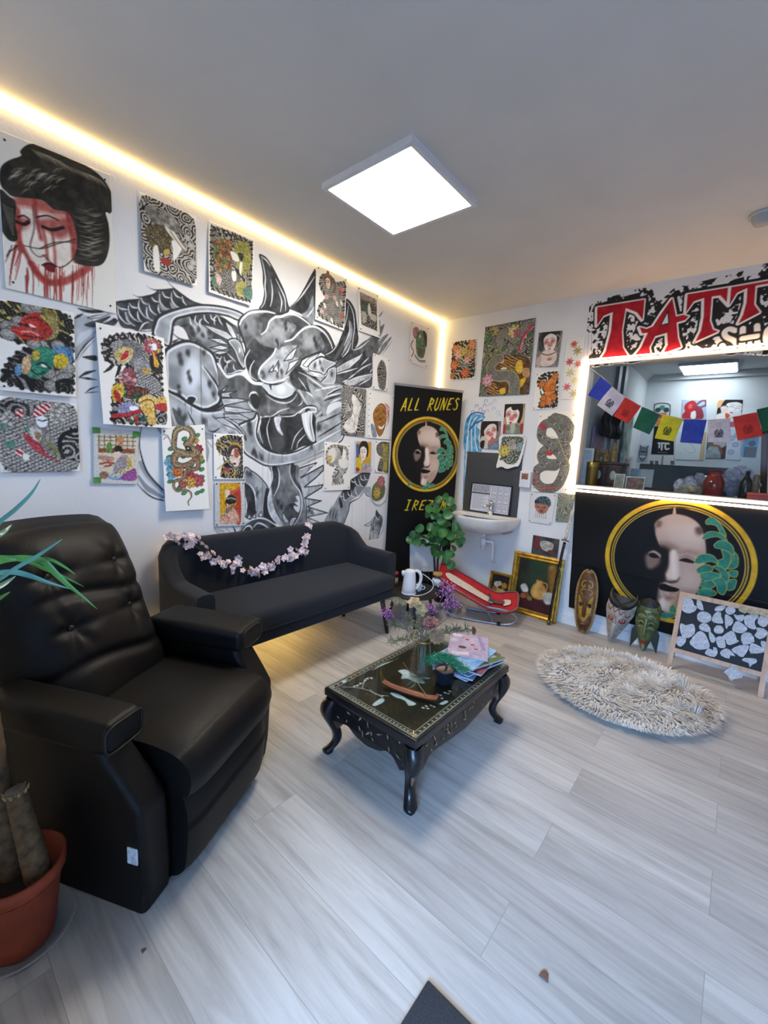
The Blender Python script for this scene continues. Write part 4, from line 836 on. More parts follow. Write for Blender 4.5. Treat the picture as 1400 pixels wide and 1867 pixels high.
# 6 -- big sleeve sheet with gold carp
def d_sleeve(s):
    s.px(C2)
    P = W('805,430;840,380;940,345;1080,345;1200,370;1275,420;1285,520;1280,700;1290,880;1300,1010;1180,1075;1000,1060;870,1050;870,960;880,820;920,700;1010,600;930,605;850,575;810,520')
    s.fill(P, P_flow('151516', 'b9b6b0', .017, 5, .6, .07, .6)); fingers(s, P, 44, .05, .012)
    s.fill(W('900,420;1000,390;1100,420;1130,520;1060,620;1000,560;900,540'), P_wash('56565a', '93949a', .03, 3)); s.fill(W('930,570;900,500;980,450;1050,470;1040,540;980,590'), P_wash('b8a15c', 'dcd0a4', .02, 3)); s.fill(W('950,545;985,490;1015,480;1010,530;970,555'), 'b5222c'); s.fill(W('880,420;960,400;960,450;900,470'), P_scales('202022', '77777a', 'd0d0d0', .009))
    s.fill(W('1160,380;1230,390;1270,430;1260,500;1200,510;1140,480;1140,430'), P_cells(['d88b98', 'e6b84a', 'c9566a', 'e9cdd0'], .018, 4, '4a2428', .14)); s.fill(W('1200,430;1235,425;1240,470;1215,475'), 'e9eaec'); s.fill(W('1190,520;1260,540;1285,640;1230,660;1185,610'), '17171a'); s.fill(W('1205,490;1230,520;1258,590;1245,615;1218,600;1215,550'), 'd9a23c'); s.fill(W('1050,570;1150,540;1190,620;1180,690;1090,660'), P_wash('707276', 'a2a4a8', .02, 9)); s.ell((1155, 645), .02, .014, 'c0963a', .9)
    s.fill(W('960,640;1040,620;1080,700;1060,760;960,750;930,700'), P_cells(['d3929c', 'e3b5b8', 'b05f70'], .02, 6, '5a2a30', .16)); s.fill(W('1080,680;1200,680;1270,760;1240,820;1130,780'), P_scales('1d1d1f', '696b6e', 'b9bbbd', .011, 0, .6)); s.fill(W('930,750;1100,770;1180,800;1100,860;960,850'), P_cells(['3d6a3c', '5c8a54', '8a3a3c', '2e4f34'], .022, 7, '1a1a1a', .16))
    s.fill(W('880,770;960,740;970,830;920,880;880,870'), P_wash('c49a2c', 'e0bf54', .015, 3)); s.fill(W('890,800;930,810;950,900;900,860'), 'a8262a'); s.fill(W('1085,870;1160,830;1220,860;1300,850;1305,960;1250,900;1215,930;1215,1030;1150,1000;1100,940'), P_wash('c89a38', 'e9cd86', .02, 4)); s.stroke(W('1090,900;1160,870;1210,900;1220,1010'), .006, '6a4416'); s.fill(W('1225,910;1300,900;1305,960;1230,950'), 'b3292c'); s.fill(W('920,930;1000,890;1080,920;1080,960;1000,990;930,980'), P_wash('6a6f9c', 'a9add0', .02, 3)); s.fill(W('1010,930;1060,920;1080,945;1030,960'), 'e4e8ee'); s.stroke(W('880,1000;980,990;1100,960'), .018, 'a8242c'); s.fill(W('1220,1000;1300,970;1300,1060;1240,1060'), P_rings('2a2a2c', '9c9a98', .016, .05, 4)); s.fill(W('1000,1010;1140,1000;1140,1060;1010,1050'), P_cells(['3b6a4c', 'c24a40', '7ea0b4', 'd8d3c8'], .02, 9, '1c1c1c', .16)); s.fill(W('1150,1010;1220,1020;1215,1070;1160,1060'), 'c9a356')
poster(LW, [(172.6, 588), (297, 617), (307.4, 781.4), (183, 773.4)], 'large white sheet with a curved sleeve design of gold carp, curling off the wall', d_sleeve, lift=.03, off=.012, pins='t', res=.0032)
# 7 -- seated figure
def d_seat(s):
    s.px(C2); s.fill(W('775,1140;1075,1155;1075,1510;790,1510'), 'd9cdb4', 1, False)
    for i in range(7): s.stroke([(785+i*45, 1150), (785+i*45, 1265)], .004, '7c6446', smooth=False)
    for y in (1165, 1195, 1230): s.stroke([(775, y), (1075, y+8)], .004, '7c6446', smooth=False)
    s.fill(W('780,1255;1070,1262;1070,1300;780,1290'), '8c5230', 1, False); s.fill(W('845,1230;880,1210;890,1270;845,1285'), '5c8f3c'); s.fill(W('930,1165;980,1170;970,1240;940,1235'), 'c98a5c'); s.fill(W('790,1310;900,1330;890,1360;790,1345'), 'b98c78'); s.stroke(W('800,1380;850,1370;900,1375'), .009, 'a8403a'); s.stroke(W('830,1400;880,1390;860,1360'), .008, 'a8403a')
    s.fill(W('860,1500;900,1450;980,1420;1060,1420;1075,1505'), P_wash('7ea0c4', 'b9c9dc', .03, 3)); s.fill(W('1000,1440;1075,1420;1075,1508;960,1505'), '9a4f94'); s.fill(W('900,1440;940,1330;1000,1310;1035,1350;1040,1400;960,1440'), P_wash('8f858a', 'b9a9ac', .02, 3)); s.fill(W('880,1480;960,1440;1040,1390;1050,1420;950,1470'), 'd8d08c'); s.fill(W('910,1280;945,1270;960,1310;930,1330;912,1310'), 'e2cdb8'); s.fill(W('900,1260;930,1235;965,1245;970,1285;940,1280;915,1285'), '24211f'); s.ell((955, 1450), .009, .008, 'd0a890'); s.ell((825, 1470), .02, .018, '94705a'); s.fill(W('1005,1330;1040,1350;1045,1400;1020,1410'), 'd9b45c')
o = poster(LW, [(169, 780), (251, 786), (249, 883), (170, 882)], 'coloured drawing of a person in a robe seated indoors, held by green tape', d_seat, 'cfcdc8', pins='')
for a, b in ((.06, .04), (.95, .06), (.07, .93)):
    q0 = [LW.px(*p) for p in ((169, 780), (251, 786), (249, 883), (170, 882))]; p = (q0[0]*(1-a)+q0[1]*a)*(1-b)+(q0[3]*(1-a)+q0[2]*a)*b
    P = LW.pt(p[0], p[1], .009); c = MB().box((P.x, P.y-.016, P.z-.014), (P.x+.001, P.y+.016, P.z+.014)).build('tape', CLIPG, None, P); c.parent = o; c.location = P-o.location
# 8 -- snake
def d_snake(s):
    s.px(FRA['F'])
    for c in ((590,660), (560,790), (560,1050), (570,1160), (1000,455), (800,510), (790,780), (900,920), (1070,860), (1060,980), (1060,1100), (985,1340), (1055,1310), (710,1260), (780,1340)):
        s.ell(c, .017, .011, '1f4a2c', 1, .5); s.ell(c, .014, .008, '3f8a52', 1, .5)
    for c in ((545,860), (575,960), (600,1080)): s.ell(c, .026, .018, '6fa3bd', 1, .8); s.stroke([(c[0]-30, c[1]-25), (c[0]+40, c[1]+30)], .004, '3f6a84')
    for c, r, p in (((960,530), .022, ['e3b54c', 'd89a3a', 'b8742c']), ((1030,800), .022, ['e0b04c', 'd08f3a', 'b8742c']), ((1015,670), .026, ['a31f2c', 'c23440', '7a1420']), ((690,1010), .03, ['dc6a24', 'e88a38', '9c3f14']), ((1000,1150), .036, ['b0484e', 'c96a6c', '8a2a34']), ((860,1060), .034, ['b52c36', 'd0565a', '7a1a24']), ((880,1180), .03, ['e0a234', 'ecc05c', '9a6a1c']), ((760,1210), .022, ['c0503c', 'd87a58', '8a3024'])): flower(s, c, r, p)
    path = W('990,680;1010,720;940,770;820,720;700,690;640,640;650,470;680,380;790,330;900,380;930,470;880,560;830,590;900,640;960,690;930,750;800,740;680,740;640,820;660,900;780,930;900,880;970,820;1010,880;990,960;880,990;800,1030;790,1090;740,1130;640,1160;620,1240;680,1310;800,1290;880,1330;890,1400;840,1470;850,1530')
    s.stroke(path, .040, '241f1a', 1, (.6, .1)); s.stroke(path, .034, P_scales('1d1a16', '5e5544', 'a8966e', .009), 1, (.6, .1)); 
    s.stroke([(x-9, y+8) for x, y in path], .011, 'b9a676', .9, (.4, .1)); s.stroke([(x-16, y+12) for x, y in path[8:]], .006, '9c3f38', .8, (.4, .1))
    s.ell((860, 660), .020, .014, '2a261f', 1, -.5); s.ell((855, 655), .006, .004, 'e0dccc', 1); s.stroke(W('590,600;570,520;520,480;480,520'), .004, '7c6c6c'); s.stroke(W('580,540;540,460;485,450'), .004, '7c6c6c')
poster(LW, [(292, 779), (371, 774), (377, 927), (298, 931.5)], 'white sheet with a coiled snake among orange and red flowers', d_snake, 'e8e6e0', lift=.02, off=.011, pins='t', res=.0030)
# 9, 10 -- small sheets between snake and dragon jaw
def d_mask(s):
    P = silo(s, 'sleeve', P_flow('1c1a18', '97948c', .017, 6, .5, .05, .5)); fingers(s, P, 34, .03, .007)
    s.px(FRA['E'])
    for t in ('60,870;130,900;190,900', '110,990;130,880;100,830', '190,790;200,850;240,870', '90,1140;160,1080;220,1040', '250,860;300,870;330,910'): s.stroke(W(t), .006, 'c4a83a')
    s.fill(W('215,900;280,870;330,930;320,1080;280,1115;240,1080;215,1010'), P_wash('cbb9ae', 'ece4de', .02, 3)); s.fill(W('270,920;320,950;310,1010;270,1010'), '9c3a22', .8); s.fill(W('200,940;240,880;300,880;340,930;330,1000;300,920;250,930;215,1010'), '332a26'); s.stroke(W('255,870;300,875;335,900'), .014, 'b98f2c'); s.fill(W('250,1075;280,1070;285,1090;255,1090'), '6a1a1c'); s.stroke(W('225,990;250,1000'), .005, '1a1515')
    s.px(FRA['G']); s.fill(W('170,210;240,220;230,260;160,260'), 'a8453c'); s.stroke(W('290,210;300,260;290,330'), .008, 'c0a23c'); s.stroke(W('130,300;180,250;250,310;330,230'), .006, 'c0a23c')
poster(LW, [(387.7, 790), (442.6, 792), (443.6, 874), (388.6, 874)], 'small dark sleeve design with a pale mask face and gold lines', d_mask)
def d_yel(s):
    s.px(FRA['G']); s.fill(W('120,385;360,380;365,835;130,852'), P_wash('c28f12', 'e0ad28', .02, 3), 1, False); s.fill(W('210,500;300,460;362,450;365,835;300,840;270,700;320,600'), P_wash('a8301e', 'd2563a', .03, 4)); s.fill(W('185,470;240,480;230,560;200,580'), 'e0cdb8'); s.fill(W('190,590;240,520;310,550;310,610;250,630;195,650'), '22211f'); s.stroke(W('210,570;260,560;310,575'), .006, 'b9b6a8'); s.fill(W('195,620;240,640;290,680;330,740;340,840;130,850;160,740;210,690'), P_wash('c98f78', 'e3c0a8', .02, 5)); s.fill(W('190,690;230,660;300,620;260,690;200,740'), '5c5148', .7); s.stroke(W('150,760;200,760;230,800'), .005, '8a4a38')
poster(LW, [(390, 878), (444.4, 877), (445, 958), (390, 960.6)], 'small picture with a yellow ground and red hair in a clear sleeve', d_yel, 'c9c8c9', pins='tb')
# 11-13 -- under the light strip near the corner
def d_lady(s):
    P = [(.12, .2), (.25, .1), (.5, .1), (.65, .16), (.95, .1), (.97, .5), (.95, .93), (.6, .96), (.2, .93), (.06, .86), (.12, .7), (.3, .54), (.2, .46), (.1, .34)]
    silo(s, '', P_scales('2b2a2a', '77746f', 'b0aca4', .012, 0, .4), P); fingers(s, P, 30, .028, .009)
    face(s, (.38, .24), .05, .07, .2, 'e3cdbc', '4a382a'); s.stroke([(.2, .16), (.4, .1), (.6, .2), (.58, .36)], .02, '6d5a46'); s.stroke([(.3, .62), (.55, .5), (.75, .66), (.6, .85), (.4, .74)], .03, P_scales('2b2a2a', '5e5c58', 'a5a29c', .01))
    for c, k in (((.8, .3), 'c85a4c'), ((.86, .24), 'c98a84'), ((.62, .46), 'd8a8a4'), ((.35, .5), 'd4a6a4'), ((.9, .74), 'c0604f'), ((.2, .8), 'cdb0aa')): s.ell(c, .018, .016, k)
    for c in ((.7, .55), (.3, .68), (.55, .9), (.85, .5)): s.ell(c, .011, .02, 'd9d6cc', 1, .5)
poster(LW, [(575.4, 482.4), (632, 507.6), (624, 603.4), (571.6, 583)], 'grey and pink sheet of a long-necked lady hung beside the dragon horn', d_lady, lift=.01)
def d_dark(s):
    s.unit(); P = [(.1, .12), (.9, .14), (.88, .86), (.12, .84)]; s.fill(P, P_rings('23221f', '8a8780', .018, .06, 5, .5), 1, False); s.fill([(.1, .12), (.9, .14), (.9, .28), (.1, .26)], P_wash('8a8074', 'b5a898', .02, 3), .8, False)
    s.fill([(.15, .3), (.6, .26), (.62, .4), (.45, .5), (.15, .48)], P_wash('2f3a38', '566460', .02, 3)); s.fill([(.45, .36), (.58, .36), (.6, .55), (.48, .56)], 'd5d0c2'); s.fill([(.55, .52), (.85, .52), (.8, .66), (.55, .62)], 'c9c4b6'); s.fill([(.15, .55), (.35, .54), (.36, .7), (.2, .8)], 'b9b4a6'); s.ell((.53, .32), .01, .012, 'd8cdb8')
poster(LW, [(650, 521), (688.5, 536.7), (689.8, 617), (652.5, 603.5)], 'narrow dark grey sheet with a pale standing figure under the light strip', d_dark, lift=.008)
def d_green(s):
    s.unit(); s.fill([(.15, .15), (.4, .12), (.42, .32), (.25, .4), (.12, .3)], P_wash('9c5c6c', 'c08a94', .02, 3)); s.fill([(.35, .25), (.6, .14), (.8, .3), (.85, .6), (.7, .8), (.4, .76), (.3, .5)], P_wash('3c5c44', '6f8f6c', .025, 4)); s.fill([(.65, .15), (.88, .2), (.9, .5), (.78, .4)], '2b2a2c'); s.stroke([(.15, .45), (.05, .6), (.2, .72), (.1, .85)], .012, '8a5c60'); s.stroke([(.3, .8), (.55, .88), (.85, .84)], .02, '8b8494'); s.ell((.5, .3), .012, .015, 'd8c8b4'); s.stroke([(.45, .45), (.6, .52), (.75, .48)], .008, '27402e'); s.fill([(.42, .6), (.6, .58), (.65, .7), (.48, .72)], '5c4a34')
poster(LW, [(748, 584.4), (781.3, 596), (777, 672.6), (745, 659.6)], 'small sheet with a green robed figure nearest the corner light strip', d_green, 'e4dfd4')
# 14-20 -- cluster left of the tall banner
def d_oval(s):
    P = [(.45, .13), (.65, .14), (.82, .35), (.86, .6), (.8, .95), (.45, .95), (.3, .7), (.25, .42), (.3, .3)]
    silo(s, '', P_rings('222120', '9a9792', .014, .05, 6, .5), P)
poster(LW, [(680, 644), (709, 655), (705, 713.4), (678, 709)], 'small white sheet with a dark swirled oval above the brown mask drawing', d_oval)
def d_ghost(s):
    silo(s, '', P_flow('191919', 'a9a7a2', .017, 9, .6, .09, .8, .08), [(.01, .01), (.99, .01), (.99, .99), (.01, .99)]); s.fill([(.42, .15), (.55, .18), (.78, .35), (.7, .6), (.6, .9), (.3, .95), (.1, .85), (.2, .7), (.4, .6), (.45, .4), (.38, .25)], P_wash('c4c1ba', 'e6e3dc', .03, 4)); s.stroke([(.4, .5), (.55, .6), (.5, .8)], .005, '8a8883')
    for k in range(5): s.stroke([(.1, .6-k*.06), (.25, .5-k*.03), (.38, .48)], .005, 'cfccc5')
poster(LW, [(623, 702.5), (666.7, 710), (664, 796.6), (620, 791.7)], 'black swirling sheet with a white ghostly figure', d_ghost)
def d_brown(s):
    s.unit(); s.fill([(.3, .32), (.5, .22), (.68, .3), (.72, .55), (.65, .8), (.48, .94), (.3, .75), (.2, .5)], P_wash('8f5a24', 'bd8238', .02, 3), 1, True, 1, '4a2a10', .004); s.stroke([(.3, .42), (.42, .36), (.5, .45), (.6, .38), (.68, .44)], .006, '4a2a12'); s.stroke([(.28, .55), (.4, .5), (.48, .58), (.6, .52)], .006, '4a2a12'); s.ell((.48, .56), .014, .012, '6d3f18'); s.fill([(.4, .7), (.55, .72), (.68, .64), (.62, .76), (.48, .79)], 'ece6d8', 1, True, 1, '3a1c10', .003); s.stroke([(.32, .3), (.5, .26), (.62, .32)], .004, 'd9a85c')
    for k in range(9): s.stroke([(.62+k*.02, .2+k*.02), (.78+.03*(k % 3), .24+k*.04), (.74+.05*(k % 2), .34+k*.045)], .004, 'b8443c')
    s.fill([(.12, .7), (.25, .72), (.38, .94), (.2, .96)], P_wash('6f87a4', '9db0c4', .02, 3))
    for k in range(6): s.ell((.04, .15+k*.12), .004, .004, '333333')
poster(LW, [(670.5, 712.8), (718, 722), (712, 802), (668.4, 798.5)], 'drawing of a grinning brown mask with red cords next to the banner', d_brown)
def d_pale(s):
    P = [(.06, .2), (.25, .06), (.6, .04), (.9, .1), (.92, .4), (.85, .6), (.7, .7), (.75, .85), (.4, .86), (.3, .7), (.45, .5), (.3, .5), (.08, .42)]
    silo(s, '', P_wash('8d8b87', 'c9c7c1', .03, 5), P); fingers(s, P, 26, .02, .006, '2c2b2a'); s.fill([(.15, .18), (.4, .12), (.4, .35), (.2, .42)], 'd5d2ca'); s.fill([(.14, .3), (.26, .28), (.26, .4), (.17, .4)], 'd0aa3c'); s.fill([(.66, .12), (.82, .16), (.8, .32), (.66, .3)], 'e6e3dc'); s.fill([(.5, .08), (.7, .1), (.66, .28), (.6, .16)], '4a4846'); s.fill([(.55, .34), (.9, .34), (.85, .52), (.6, .5)], 'dcd9d2'); s.stroke([(.4, .55), (.55, .6), (.4, .72)], .01, '3c3a38')
    for k in range(4): s.stroke([(.35+.06*k, .75), (.3+.06*k, .88)], .006, '4c4a48')
poster(LW, [(590, 805), (637, 809.6), (637, 892.7), (589, 895)], 'pale grey pencil sheet with a touch of yellow near the tall banner', d_pale, 'e2dfda')
def d_port(s):
    s.unit(); s.all('b6c2d8'); s.fill([(.1, .03), (.97, .03), (.97, .98), (.08, .98)], 'c9982c', 1, False); s.fill([(.08, .1), (.26, .1), (.26, .5), (.1, .55)], '4a5c86', 1, False); face(s, (.52, .38), .085, .11, 0, 'e9ded2', '2a2322'); s.fill([(.1, .6), (.35, .55), (.45, .75), (.4, .96), (.1, .96)], P_wash('b3a02c', 'd6c44a', .02, 3)); s.fill([(.55, .64), (.95, .55), (.95, .7), (.6, .75)], 'b59c2e'); s.fill([(.5, .74), (.95, .7), (.95, .96), (.45, .96)], P_cells(['cdbfc4', 'b9a7ae', 'd8ccd0'], .014, 4, '7c6c74', .1)); s.fill([(.1, .85), (.3, .88), (.25, .97), (.09, .97)], '9c2c30'); s.ell((.42, .66), .01, .012, 'e0c8b4')
poster(LW, [(645, 803.4), (676.4, 804.6), (674.5, 862), (645, 860.7)], 'small bright portrait of a dark-haired sitter in yellow', d_port, pins='')
def d_lines(s):
    P = silo(s, 'sleeve', P_flow('2a2824', '98948a', .013, 12, .5, .04, .5))
    for k in range(6): s.stroke([(.45+.08*k, .1), (.6+.05*k, .3), (.5+.08*k, .5), (.65+.04*k, .75), (.55+.06*k, .95)], .006, 'c0b23c')
    fingers(s, P, 26, .02, .005)
poster(LW, [(683, 803), (710, 804), (707, 863.8), (681, 860)], 'small sleeve design with yellow zigzag lines', d_lines)
def d_rose(s):
    s.A[:] = 0; s.px(FRA['T']); s.fill(W('960,720;1040,695;1165,695;1180,800;1170,950;1140,1070;1060,1135;985,1110;935,1030;935,900'), 'dcd9d4'); s.fill(W('980,830;1090,760;1140,880;1120,1010;1040,1080;950,1060;940,930'), P_wash('4c5a3c', '6f7a5a', .02, 3)); flower(s, (1080, 800), .05, ['b8686a', 'cf8a88', '94444c'], 9); flower(s, (1020, 960), .05, ['c2a23a', 'd8bd5c', '94742a'], 9)
poster(LW, [(672, 863), (708, 863), (704, 923), (672, 923)], 'cut-out rose drawing, red over yellow, lowest by the banner', d_rose, cut=.4, off=.010, pins='')
# ---- right-hand wall
def d_orange(s):
    P = [(.1, .1), (.3, .04), (.85, .04), (.97, .1), (.97, .5), (.95, .92), (.6, .97), (.12, .97), (.04, .88), (.04, .5)]
    silo(s, '', P_flow('27241f', 'b9b09c', .028, 4, .45, .06, 1.1), P); fingers(s, P, 30, .045, .012)
    for c, r, p in (((.2, .22), .045, ['d8763a', 'e8a06a', 'b05020']), ((.32, .35), .05, ['e0a898', 'eec4b4', 'c07868']), ((.55, .3), .045, ['b8b04c', 'd0c870', '8a8434']), ((.8, .38), .05, ['b88a54', 'd0a878', '8a6438']), ((.15, .62), .045, ['d86a2c', 'e89050', 'a84a18']), ((.6, .85), .045, ['dc6030', 'e88850', 'a84418']), ((.85, .15), .045, ['d88a4c', 'e6a870', 'a8602c']), ((.65, .52), .04, ['d8a0a0', 'e8c0bc', 'b07070']), ((.1, .88), .03, ['d86a2c', 'e89050', 'a84a18'])): flower(s, c, r, p, 6)
    s.fill([(.4, .5), (.6, .62), (.75, .72), (.55, .66)], '5c8490')
poster(RW, [(824, 622), (869, 617), (867, 690), (821, 694)], 'rounded panel of orange and pink flowers nearest the corner light strip', d_orange, 'e6dfd0', cat='drawing')
def d_tiger(s):
    s.px(R1); s.fill(W('430,185;885,100;825,795;370,815'), P_flow('24231f', '9c988c', .017, 5, .55, .10, .4, .07), 1, False)
    P = W('430,190;880,105;855,450;400,470'); s.clip(W('435,190;880,105;828,790;375,812'), False); scatter(s, P, ['3f5f3e', '5a7c50', '7c8a54', '8f8a78', '6a6a64'], 60, .03, 5)
    for t in ('620,430;700,300;800,180;880,150', '600,400;560,300;600,240;700,300;760,380'): s.stroke(W(t), .085, '2a2a28'); s.stroke(W(t), .076, P_scales('302f2c', '6a6962', 'aba99f', .018, 0, .5))
    s.stroke(W('740,390;770,280;860,170'), .026, 'b5344a'); s.stroke(W('750,390;780,290;865,185'), .008, 'e3a0a8')
    flower(s, (690, 220), .055, ['d8c87a', 'e6dca0', 'b04a6a']); flower(s, (720, 235), .03, ['c05c7c', 'd888a0', '8a2c4c']); flower(s, (510, 220), .045, ['b59a5c', 'cdb984', '8a6a34'])
    for c in ((480,240), (450,330), (470,290), (600,380), (730,330), (840,240), (850,400), (430,560), (400,720), (410,620)): s.ell(c, .03, .018, '24402a', 1, .6); s.ell(c, .026, .014, '4a7048', 1, .6)
    s.fill(W('450,480;560,460;640,440;740,440;830,480;835,620;828,790;700,795;560,790;470,770;440,640'), P_wash('3a2614', '6a4420', .03, 6))
    st_ = lambda x, y: mixc(hx('2a1a10'), hx('b0803c'), (np.sin((x*.6+y*1.2+.02*vnoise(x, y, .03, 3))*2*PI/.028) > -.2).astype(float))
    s.fill(W('560,470;660,440;720,470;740,540;690,580;600,570;555,520'), st_); s.fill(W('550,480;600,470;590,510;560,510'), 'ddd2b8'); s.fill(W('570,560;620,550;620,585;580,580'), 'd9d2c0')
    s.fill(W('720,500;760,490;770,570;740,610;700,570'), P_wash('d8a818', 'f0ca3c', .02, 3)); s.fill(W('800,650;780,700;720,770;700,760;720,690;770,650'), P_wash('d8a818', 'f0ca3c', .02, 3)); s.fill(W('760,570;830,560;825,640;780,640'), P_wash('a87848', 'd0a070', .02, 3)); s.fill(W('560,750;610,740;605,790;560,790'), 'e0b428'); s.fill(W('450,690;520,700;560,790;460,790'), st_)
    t = W('690,790;690,690;650,630;560,630;490,610;480,540;530,480;560,470'); s.stroke(t, .105, '2b2a27', 1, (1, .8)); s.stroke(t, .099, 'b0a468', 1, (1, .8)); s.stroke(t, .082, P_scales('3a3936', '5f5e5a', '8f8d87', .010, 0, .3), 1, (1, .8))
    flower(s, (450, 670), .055, ['cf8ca0', 'e0b4c0', 'a05470']); s.clip()
poster(RW, [(886, 597), (977, 580), (965, 719), (874, 723)], 'large crowded panel of a grey snake around a tiger with yellow patches', d_tiger, '8a857a', res=.0042, off=.012)
def d_gl(s):
    silo(s, '', P_wash('6a625e', '9c948c', .05, 3), [(.0, .0), (1, 0), (1, 1), (0, 1)]); s.fill([(.05, .05), (.4, .05), (.3, .5), (.1, .5)], P_wash('2c3038', '4c5058', .04, 4)); face(s, (.55, .32), .11, .15, .1, 'e6dcd4', '2a2524', 'a8403c'); s.fill([(.25, .58), (.55, .5), (.85, .6), (.9, .8), (.7, .95), (.3, .97), (.15, .8)], P_wash('c9b8ac', 'e4d8ce', .04, 5)); s.stroke([(.2, .6), (.5, .66), (.8, .6)], .008, '7c3c38'); s.fill([(.05, .75), (.25, .7), (.2, 1), (.03, 1)], 'b9a49c'); s.ell((.6, .78), .02, .012, '9c5048', .7); s.stroke([(.8, .1), (.95, .2), (.85, .4)], .01, '8f8a82')
poster(RW, [(983, 607), (1026, 603), (1017, 669), (976, 670)], 'muted portrait of a pale reclining sitter, top right of the tiger panel', d_gl, '9a938c')
def d_koi(s):
    P = silo(s, 'sleeve', P_flow('24231f', 'c9c4b8', .03, 6, .45, .06, .8)); fingers(s, P, 28, .04, .010); s.clip(P)
    for t in ([(.65, .3), (.5, .45), (.65, .6), (.5, .75), (.7, .85)], [(.85, .15), (.7, .3), (.6, .4)], [(.25, .35), (.4, .3)]): s.stroke(t, .06, P_wash('b85c1c', 'dc8a3c', .02, 3), 1, (.6, .5))
    for c in ((.3, .32), (.85, .16), (.75, .45), (.4, .7), (.8, .7), (.4, .85)): flower(s, c, .03, ['c8641f', 'e0903c', '8f3f10'], 6)
    s.clip()
poster(RW, [(978, 680), (1021, 674), (1018, 744), (971, 748)], 'sleeve design of orange carp under the muted portrait', d_koi, 'e6e2d8')
def d_kab(s):
    s.unit(); s.all('b89468'); s.fill([(0, 0), (1, 0), (1, .12), (0, .14)], '8a6a48', 1, False); s.fill([(.55, .2), (1, .15), (1, .6), (.7, .6)], 'c9a676', 1, False); face(s, (.42, .42), .13, .17, -.1, 'ece2da', '1f1b1b', 'b03438'); s.fill([(.35, .05), (.6, .04), (.62, .2), (.4, .2)], '1f1b1b'); s.fill([(.1, .75), (.35, .66), (.65, .66), (.9, .78), (.95, 1), (.05, 1)], P_wash('5c6458', '8c9484', .03, 3)); s.fill([(.38, .68), (.6, .68), (.55, .98), (.42, .98)], 'a8b0a0'); s.fill([(0, .7), (.14, .72), (.1, 1), (0, 1)], 'a02c2c'); s.fill([(.86, .7), (1, .68), (1, 1), (.9, 1)], '9c2a2a')
poster(RW, [(921, 737), (958, 736), (953, 791), (917, 791)], 'stage portrait with red face paint and a black topknot', d_kab, pins='')
def d_kab2(s):
    s.unit(); s.all('6c5e58'); s.fill([(.6, .3), (1, .2), (1, .8), (.8, .7)], '8c7a70'); face(s, (.52, .42), .13, .16, .35, 'e4d4cc', '241f20', 'b04444', -1); s.fill([(.05, .6), (.3, .55), (.45, .75), (.4, 1), (0, 1)], 'c8beb4'); s.fill([(.45, .72), (.8, .62), (.98, .75), (.95, 1), (.5, 1)], P_wash('586a80', '8090a4', .03, 3)); s.fill([(.45, .7), (.7, .6), (.75, .7), (.5, .85)], 'b86a50'); s.fill([(.05, .75), (.25, .7), (.22, .98), (.06, .95)], '22201f')
poster(RW, [(878, 768), (914, 768), (911, 820), (874, 818)], 'portrait of a leaning sitter with dark hair beside the blue wave', d_kab2, pins='')
def d_lion(s):
    s.A[:] = 0; s.px(R1); s.fill(W('560,1190;600,1180;700,1172;795,1185;775,1330;745,1440;700,1455;640,1472;590,1452;545,1460;562,1350'), 'e0ddd6', 1, True); s.fill(W('590,1190;640,1180;730,1180;780,1200;760,1320;720,1420;640,1430;590,1380;570,1300'), P_rings('3a3c38', '9a9a90', .020, .06, 7, .45)); flower(s, (610, 1310), .05, ['c6b440', 'ddd070', '8f8428'], 8); s.fill(W('640,1230;700,1210;710,1290;660,1310'), P_wash('8c8478', 'b8b0a4', .02, 4)); s.fill(W('720,1250;770,1240;760,1310;720,1310'), '7c94a0')
    for c in ((600,1200), (730,1200), (590,1380), (700,1400), (740,1330)): s.ell(c, .022, .014, '4c6048', 1, .6)
poster(RW, [(905, 793), (961, 793), (953, 858), (905, 856)], 'curling cut-out of a grey and yellow blossom over the black splashback', d_lion, cut=.4, lift=.03, off=.016, pins='t')
def d_long(s):
    s.px(R1)
    path = W('1060,1010;1150,1040;1200,1130;1150,1220;1020,1240;940,1180;960,1080;1050,1060;1120,1140;1150,1250;1160,1340;1100,1420;980,1420;940,1350;1000,1290;1090,1320;1150,1440;1120,1560;1060,1640;960,1650;890,1590;890,1500;960,1450;1060,1450')
    s.stroke([(x+26, y+14) for x, y in path], .03, 'c85a4a', .75, (.4, .4)); s.stroke(path, .075, '2c2c2a'); s.stroke(path, .07, P_scales('24241f', '50514a', '9a9b92', .011, 0, .4))
    for i in range(2, len(path)-1): x, y = path[i]; s.stroke([(x-24, y-16), (x, y), (x+22, y+16)], .007, '23231f', .8); s.ell((x+8, y+6), .012, .006, 'c4c0b2', .7, i)
    s.fill(W('1000,1000;1080,990;1100,1040;1020,1060'), '6a6a5c'); s.fill(W('920,1070;970,1060;980,1110;930,1120'), 'a83c48'); s.fill(W('980,1310;1040,1320;1030,1350;990,1350'), 'b83430'); s.stroke(W('900,1520;890,1600;960,1655;1080,1630'), .016, 'b8524a'); s.stroke(W('960,1180;1080,1200;1140,1330;1200,1440'), .005, 'c9b87a')
poster(RW, [(983, 752), (1051, 749), (1035, 900), (969, 896)], 'tall sheet with a looping grey and red scaled creature next to the window light', d_long, 'e6e0d2', res=.004)
